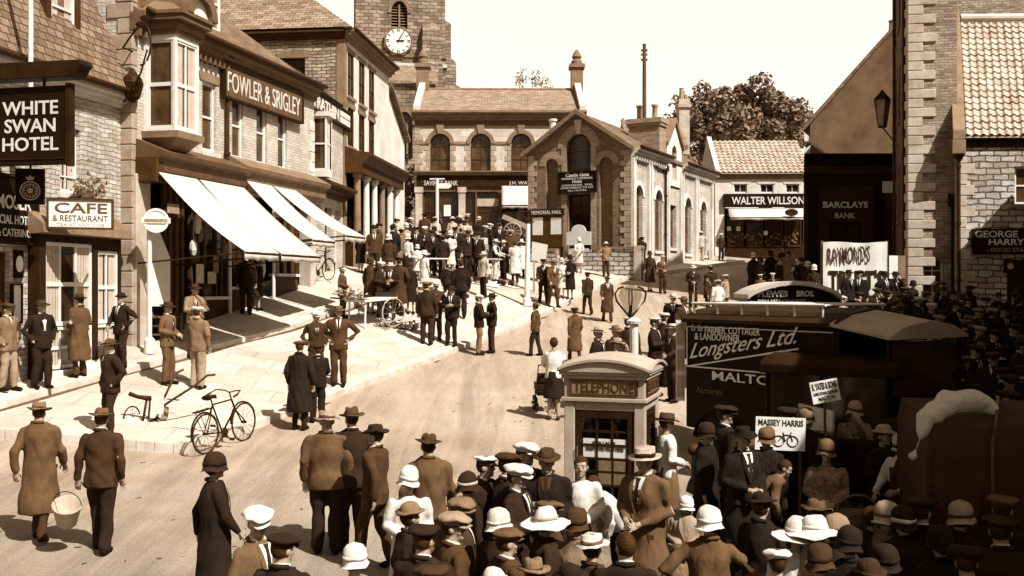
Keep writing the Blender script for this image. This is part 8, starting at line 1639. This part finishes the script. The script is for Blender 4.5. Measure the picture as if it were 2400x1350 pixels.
g = MB(); g.box(FPv, .1, wv-.1, -.02, .0, zP+1.25, zt-.45); g.build('windscreen', M_GLASSD, t); g = MB(); g.box(FPv, .35, wv-.35, .0, 1.0, zP+.5, zP+1.15); g.build('bonnet', M_CAR, t, bevel=.08)
for u in (.15, wv-.15):
    for n_ in (.7, -2.5): road_wheel(t, FPv.P(u, n_, zP+.38), FPv.u*(1 if u > 1 else -1))
def car(name, F, L_, Wd, zg, label, closed=True, H_=2.0):
    t = thing(name, F.P(L_/2, -Wd/2, zg), label, 'car', 'motor vehicles in the shade'); zb = zg+.42
    g = MB(); lo, ro = Wd*.16, Wd*.84
    pr = [(0, zb), (L_*.42, zb), (L_*.46, zb+.06), (L_*.97, zb+.12), (L_, zb+.2), (L_, zb+.62), (L_*.97, zb+.70), (L_*.56, zb+.80), (L_*.50, zb+.86), (L_*.44, zb+.80), (L_*.1, zb+.80), (0, zb+.72)]
    g.plate(F, pr, -ro, -lo); g.build('body', M_CAR, t, bevel=.05)
    g = MB(); g.plate(F, [(L_*.57, zb+.79), (L_*.96, zb+.70), (L_*.96, zb+.735), (L_*.57, zb+.835)], -ro+.05, -lo-.05); g.build('bonnet', plain('bonnet_highlight', .07, .3, .2, 2, .03), t)  # paler plate: the bonnet's highlight is put into its colour
    if closed:
        zr = zg+H_
        for u in (.03, L_*.24, L_*.5):
            for n_ in (-lo, -ro+.05): g = MB(); g.box(F, u, u+.05, n_-.05, n_, zb+.78, zr-.02); g.build('pillar', M_CAR, t)
        g = MB(); g.box(F, .05, L_*.5, -lo-.035, -lo-.02, zb+.8, zr-.03); g.box(F, .05, L_*.5, -ro+.02, -ro+.035, zb+.8, zr-.03); g.box(F, L_*.5+.02, L_*.5+.03, -ro, -lo, zb+.8, zr-.03); g.box(F, .02, .03, -ro, -lo, zb+.8, zr-.03); g.build('car_window', M_GLASSD, t)
        g = MB(); g.extr(F, [(-lo+.05, zr-.16), (-lo+.05, zr-.02), (-lo-.12, zr+.07), (-Wd/2, zr+.12), (-ro+.12, zr+.07), (-ro-.05, zr-.02), (-ro-.05, zr-.16)], -.06, L_*.55); g.build('roof', plain('dusty_hood', .012, .8, .3, 2, .1), t, bevel=.02)
    else:
        g = MB(); g.box(F, L_*.52, L_*.53, -ro+.05, -lo-.05, zb+.82, zb+1.2); g.build('windscreen', M_CLEAR, t); g = MB(); g.extr(F, [(-lo, zb+.72), (-lo, zb+.98), (-ro, zb+.98), (-ro, zb+.72)], -.15, L_*.2); g.build('folded_hood', M_CARR, t, bevel=.06)
    for u in (L_*.14, L_*.84):
        for n_ in (-.08, -Wd+.08): road_wheel(t, F.P(u, n_, zg+.36), F.n*(1 if n_ > -1 else -1), .36, .12)
        fender(t, F, u, -.08, zg+.36, .46, .24); fender(t, F, u, -Wd+.08, zg+.36, .46, .24)
    g = MB(); g.box(F, L_*.25, L_*.72, -lo, -.02, zg+.34, zg+.37); g.build('running_board', M_BLACK, t)
    for n_ in (-lo-.05, -ro+.05): g = MB(); g.ball(F.P(L_*.99, n_, zb+.62), (.085, .085, .085), 7); g.build('headlight', M_GUT, t, smooth=True)
    return t
oC = px(1775, 0, 14.9); oC.z = 0; FCa = Fr(oC, (.80, -.6)); car('saloon_car', FCa, 3.5, 1.5, gz(4, 14), 'black saloon car with a dusty hood parked before the lettered lorry', True, 2.0)
oC = px(2180, 0, 13.2); oC.z = 0; FC2 = Fr(Vector((px(2215, 0, 13.6).x, 13.6, 0)), (-.96, -.22)); car('open_tourer', Fr(FC2.P(0, 1.0, 0), (-.96, -.22)), 3.3, 1.45, gz(5.2, 12.6), 'dark open touring car with a highlighted bonnet behind the cap with white collar', False)
# --- tarpaulined load with a sack, lower right
g = MB(); o = Vector((3.72, 9.1, 0)); FTa = Fr(o, (.97, -.24)); zT = gz(4.5, 9); z1 = zT+2.18; t = thing('covered_cart', FTa.P(1.2, -1, zT), 'high load under a brown tarpaulin at the right edge', 'cart')
V = []; K, J = 26, 14
ring_ = [(0, -2.4), (0, -1.2), (0, -.15), (.05, -.04), (.15, 0), (.8, .02), (1.6, .0), (2.4, -.02), (3.2, 0)]
def rp(s):
    a = s*(len(ring_)-1); i = min(int(a), len(ring_)-2); f_ = a-i; return [ring_[i][q]*(1-f_)+ring_[i+1][q]*f_ for q in (0, 1)]
for i in range(K+1):
    u, n_ = rp(i/K)
    for j in range(J+1):
        s = j/J; zz = zT+.75+(z1-zT-.75)*s; inn = .0 if s < .85 else (s-.85)/.15*.10; wv_ = (.06*math.sin(i*1.15)+.03*math.sin(i*2.7+1))*(1-s*.8)+.02*noise.noise(Vector((i*.5, j*.4, 1))); V.append(FTa.P(u+inn*.6, n_-inn+wv_, zz+.02*noise.noise(Vector((i*.4, j*.3, 7)))))
g.mesh(V, [(i*(J+1)+j, i*(J+1)+j+1, (i+1)*(J+1)+j+1, (i+1)*(J+1)+j) for i in range(K) for j in range(J)])
top = [V[i*(J+1)+J] for i in range(K+1)]; cen = FTa.P(1.5, -1.3, z1+.12); i0 = len(g.v); g.mesh(top+[cen, FTa.P(3.2, -2.4, z1)], [(i, i+1, K+1) for i in range(K)]+[(K, K+2, K+1), (K+2, 0, K+1)])
g.build('tarpaulin', plain('brown_tarpaulin', .03, .85, .35, 1.6, .3, fine=20), t, smooth=True)
for a_, b_ in ((.5, 0), (1.5, 0)):
    g = MB(); g.tube([FTa.P(a_, .05, zT+.7), FTa.P(a_, .045, z1-.1), FTa.P(a_+.05, -.08, z1+.04), FTa.P(a_+.3, -1.2, z1+.16), FTa.P(a_+.5, -2.3, z1+.05)], .014, 6); g.build('rope', M_WOODD, t)
g = MB(); g.box(FTa, .02, 3.2, -2.4, -.05, zT+.6, zT+.75); g.build('cart_bed', M_WOODD, t)
for n_ in (-.1, -2.2): road_wheel(t, FTa.P(.6, n_, zT+.42), FTa.n, .42, .1)
b_ = MB(); limb(b_, [FTa.P(-.12, -.20, z1-.30), FTa.P(.02, -.3, z1+.02), FTa.P(.22, -.45, z1+.17), FTa.P(.50, -.6, z1+.16), FTa.P(.62, -.62, z1+.10)], [.05, .095, .115, .11, .06], 14); m_ = fuse(b_, 'sack', .014, 1, .016, 5); m_.materials.append(plain('sacking', .52, .9, .3, 5, .4)); o_ = bpy.data.objects.new('sack', m_); COL.objects.link(o_); tag(o_, 'pale stuffed sack slumped over the corner of the tarpaulined load', 'sack')
# --- placards
def placard(name, c, u, w_, h, tilt, lines, label, stick=True, extra=None):
    F_ = Fr((c.x, c.y, 0), u); t = thing(name, c, label, 'sign'); ca, sa = math.cos(rad(tilt)), math.sin(rad(tilt)); rot = lambda a, b: (a*ca-b*sa, c.z+a*sa+b*ca)
    g = MB(); g.plate(F_, [rot(-w_/2, -h/2), rot(w_/2, -h/2), rot(w_/2, h/2), rot(-w_/2, h/2)], -.015, .0); g.build('board', M_PAPER, t)
    class G: pass
    F2_ = Fr((0, 0, 0), (1, 0)); G.P = staticmethod(lambda a, n, b: F_.P(rot(a, b)[0], n, rot(a, b)[1]))
    for tx, a, b, z0, z1, bo in lines: lettering(tx, G, -w_/2+w_*a, -w_/2+w_*b, -h/2+h*z0, -h/2+h*z1, .0, M_INK, t, bold=bo, depth=.004)
    if extra: extra(G, t)
    g = MB()
    if stick: g.tube([F_.P(0, -.03, c.z+h*.3), F_.P(.03, -.05, gz(c.x, c.y))], .018, 6)
    else:
        for s in (-.4, .4): g.tube([F_.P(s*w_, -.03, c.z+h*.4), F_.P(s*w_, -.03, gz(c.x, c.y))], .02, 6)
    g.build('stick' if stick else 'leg', M_WOODD, t); return t
placard('auction_placard', px(1934, 917, 12.6), (1, -.05), .34, .27, 11, (('R. YATES & SONS', .06, .94, .60, .92, .03), ('AGRICULTURAL ENGINEERS', .06, .94, .36, .50, .01), ('MALTON', .22, .82, .10, .28, .02)), 'small tilted white placard above the hats in the shade')
def icon(G, t):
    g = MB(); k = 14
    for cx, cz, r in ((-.02, -.085, .065), (.15, -.085, .065)):
        g.tube([G.P(cx+r*math.cos(i*2*math.pi/k), .004, cz+r*math.sin(i*2*math.pi/k)) for i in range(k+1)], .006, 5)
    for a, b in (((-.02, -.085), (.04, -.01)), ((.04, -.01), (.12, -.01)), ((.12, -.01), (.06, -.085)), ((.06, -.085), (.04, -.01)), ((.12, -.01), (.15, -.085)), ((.04, -.01), (.03, .02)), ((.12, -.01), (.13, .03))): g.tube([G.P(a[0], .004, a[1]), G.P(b[0], .004, b[1])], .006, 5)
    g.build('bicycle_mark', M_INK, t)
placard('bicycle_placard', px(1829, 1017, 12.4), (1, -.04), .60, .40, -2, (('MASSEY HARRIS', .05, .95, .74, .93, .025),), 'wide white placard with a bicycle drawn on it, low in the shade', False, icon)
# white banner beyond the vans
FBn = Fr((px(1929, 0, 31).x, 31, 0), (1, .03)); r = FBn.rect(1929, 2080, 568, 692); zg = gz(10.5, 31); t = thing('canvas_banner', FBn.P(1.2, 0, zg), 'large white canvas banner lettered in two rows before the dark bank', 'banner')
g = MB(); K, J = 20, 8; V = [FBn.P(r[0]+(r[1]-r[0])*i/K, .02*math.sin(i*.9)+.008*math.sin(j), r[2]+(r[3]-r[2])*j/J+.02*math.sin(i*.4)*(j/J)) for i in range(K+1) for j in range(J+1)]; g.mesh(V, [(i*(J+1)+j, (i+1)*(J+1)+j, (i+1)*(J+1)+j+1, i*(J+1)+j+1) for i in range(K) for j in range(J)]); g.build('canvas', M_CANVAS, t, smooth=True)
g = MB(); 
for u in (r[0], r[1]): g = MB(); g.box(FBn, u-.04, u+.04, -.12, -.05, zg-.1, r[3]+.05); g.build('post', M_WOODD, t)
pass; lettering('RAYMOND\'S', FBn, r[0]+.12, r[1]-.55, r[2]+(r[3]-r[2])*.58, r[2]+(r[3]-r[2])*.90, .035, M_BROWN, t, bold=.01, slope=.06); lettering('TRUST\'S', FBn, r[0]+.15, r[1]-.12, r[2]+(r[3]-r[2])*.10, r[2]+(r[3]-r[2])*.48, .035, M_DARK, t, bold=.03)
for k, (x0, x1, y0, m_, lb) in enumerate(((2084, 2105, 599, M_PAPER, 'narrow white bill board right of the canvas banner'), (2107, 2122, 599, M_TRIM, 'narrow grey bill board against the quoined corner'))):
    q_ = FBn.rect(x0, x1, y0, 653); t = thing('bill_board', FBn.P(q_[0], 0, q_[2]), lb, 'sign'); g = MB(); g.box(FBn, q_[0], q_[1], -.04, 0, q_[2], q_[3]); g.build('board', m_, t); g = MB(); g.box(FBn, q_[0], q_[0]+.05, -.09, -.04, zg-.1, q_[3]); g.build('post', M_WOODD, t); g = MB(); g.box(FBn, q_[1]-.05, q_[1], -.09, -.04, zg-.1, q_[3]); g.build('post', M_WOODD, t)
F_ = Fr((px(1972, 0, 30.0).x, 30.0, 0), (1, 0)); z = px(0, 626, 30.2).z-1.75; zg = gz(F_.o.x, 30); t = thing('platform', F_.P(.4, 0, zg), 'low wooden platform under the dark men before the banner', 'platform'); g = MB(); g.box(F_, -.3, 1.9, -.7, .3, z-.06, z); g.build('boards', M_WOODD, t); g = MB(); [g.box(F_, u, u+.1, n_, n_+.1, zg-.1, z-.06) for u in (-.25, 1.75) for n_ in (-.6, .15)]; g.build('trestle', M_WOODD, t)
# --- baskets
M_WICK = plain('wicker', .13, .8, .4, 30, .6, stretch=(1, 1, 4)); 
def basket(p, rx, ry, h, label, handle=True, fill=None, group='baskets'):
    p = Vector(p); t = thing('basket', p, label, 'basket', group); g = MB(); g.lathe(p, [(.78, 0), (.9, h*.5), (1.0, h*.94), (1.05, h), (.93, h), (.85, h*.5), (.72, .03)], 22, 0, rx, ry); g.build('body', M_WICK, t, smooth=True)
    if handle: g = MB(); g.tube([p+Vector((rx*math.cos(a_), 0, h+h*1.1*math.sin(a_))) for a_ in np.linspace(0, math.pi, 12)], .012, 6); g.build('handle', M_WICK, t)
    if fill: g = MB(); rr = random.Random(3); [g.ball(p+Vector((rr.uniform(-.7, .7)*rx, rr.uniform(-.7, .7)*ry, h*.9)), .045, 4) for _ in range(14)]; g.build('contents', fill, t, smooth=True)
p = [q_[1] for q_ in PEOPLE if q_[0] is BW][0]; basket(p+Vector((.26, -.22, .72)), .22, .15, .16, 'flat wicker basket on the arm of the woman in patterned dress')
p = px(2110, 0, 9.6); p.z = gz(p.x, p.y); basket(p+Vector((0, 0, .75)), .30, .22, .22, 'wide egg basket on a box in front of the seller', False, M_PL3); g = MB(); g.box(W, p.x-.3, p.x+.3, -p.y-.22, -p.y+.22, p.z, p.z+.74); bx = thing('packing_case', p, 'dark packing case under the egg basket', 'box'); g.build('case', M_WOODD, bx, bevel=.01); g = MB(); [g.box(W, p.x-.31, p.x+.31, -p.y+.22, -p.y+.235, p.z+z, p.z+z+.07) for z in (.02, .33, .64)]; g.build('batten', M_WOOD, bx)
p = px(2180, 0, 9.9); p.z = gz(p.x, p.y); basket(p, .28, .24, .35, 'deep basket on the ground right of the packing case', True, M_PL2)

# ---------------------------------------------------------------- litter, straw and grit on the ground
rr = random.Random(21); g = MB()
for i in range(520):
    y = rr.uniform(7, 42); x = rr.uniform(-.42, .22)*y; 
    if rr.random() < .5: c = rr.choice(((-3, 27), (-1, 33), (-1, 38), (-5, 24), (.5, 22), (-3.2, 12))); x, y = rr.gauss(c[0], 1.3), rr.gauss(c[1], 1.5)
    if y < 6 or x < I(_fx, y)+.6: continue
    z = gz(x, y)+.006; a = rr.uniform(0, 3.14); l, w_ = rr.uniform(.012, .05), rr.uniform(.004, .02); u = Vector((math.cos(a), math.sin(a), 0)); v = Vector((-math.sin(a), math.cos(a), rr.uniform(-.2, .2))); c = Vector((x, y, z+.004)); g.add([c-u*l-v*w_, c+u*l-v*w_*.7, c+u*l+v*w_, c-u*l*.8+v*w_], rr.choice((0, 0, 0, 1, 2)))
tag(g.build('litter', [M_PL1, M_WOOD, M_PAPER]), None, None, kind='stuff')
p = at(395, 1004); F_ = Fr((p.x, p.y, 0), (.9, .35)); g = MB(); P_ = [(0, 0), (.75, -.05), (1.1, .3), (.35, .38)]; g.add([(p.x+a, p.y+b, gz(p.x+a, p.y+b)+.012) for a, b in P_]); struct(g.build('drain_slab', M_KERB))

# goods spread on the ground among the stalls
rr = random.Random(8)
for i, (x, y, w_, lb) in enumerate(((1128, 664, 1.3, 'white ground cloth with dark goods spread in front of the trestle stall'), (1068, 700, 1.0, 'pale ground cloth with goods left of the signpost and behind the bareheaded man'), (1190, 668, .9, 'small ground cloth with goods at the feet of the white stall coat'))):
    p = at(x, y); t = thing('ground_cloth', p, lb, 'goods', 'goods spread on the ground'); g = MB(); K = 6
    V = [Vector((p.x+w_*(a/K-.5), p.y+.8*(b/K-.5)+.05*math.sin(a), 0)) for a in range(K+1) for b in range(K+1)]; V = [Vector((v.x, v.y, gz(v.x, v.y)+.03+.008*math.sin(v.x*9+v.y*7))) for v in V]; g.mesh(V, [(a*(K+1)+b, (a+1)*(K+1)+b, (a+1)*(K+1)+b+1, a*(K+1)+b+1) for a in range(K) for b in range(K)]); g.build('cloth', M_CANVAS, t)
    for k in range(11):
        c = p+Vector((rr.uniform(-.42, .42)*w_, rr.uniform(-.3, .3), 0)); c.z = gz(c.x, c.y)+.035; g = MB(); s_ = rr.uniform(.05, .11)
        if k % 3: g.lathe(c, [(s_*.7, 0), (s_, s_*.5), (s_*.8, s_*1.4), (s_*.3, s_*1.7)], 9)
        else: g.box(Fr((c.x, c.y, 0), (1, rr.uniform(-1, 1))), -s_*1.4, s_*1.4, -s_, s_, c.z, c.z+s_*1.1)
        g.build('wares', (M_BROWN, M_DARK, M_PL2, M_WICK)[k % 4], t)
q = at(985, 700); FQ2 = Fr((q.x, q.y, 0), (.9, .3))
for i, (dx, dy, m_) in enumerate(((0, 0, M_WOOD), (.6, .15, M_CREAMP), (.05, .55, M_WOODD))): c = Vector((q.x+dx, q.y+dy, gz(q.x+dx, q.y+dy))); crate(c, Fr((c.x, c.y, 0), (.9, .3+.2*i)), .55, .4, .28, ['bare wood crate on the ground among the market crowd', 'pale crate on the ground beside the bare wood crate', 'dark crate on the ground behind the bare wood crate'][i], 'crates on the ground', m_)
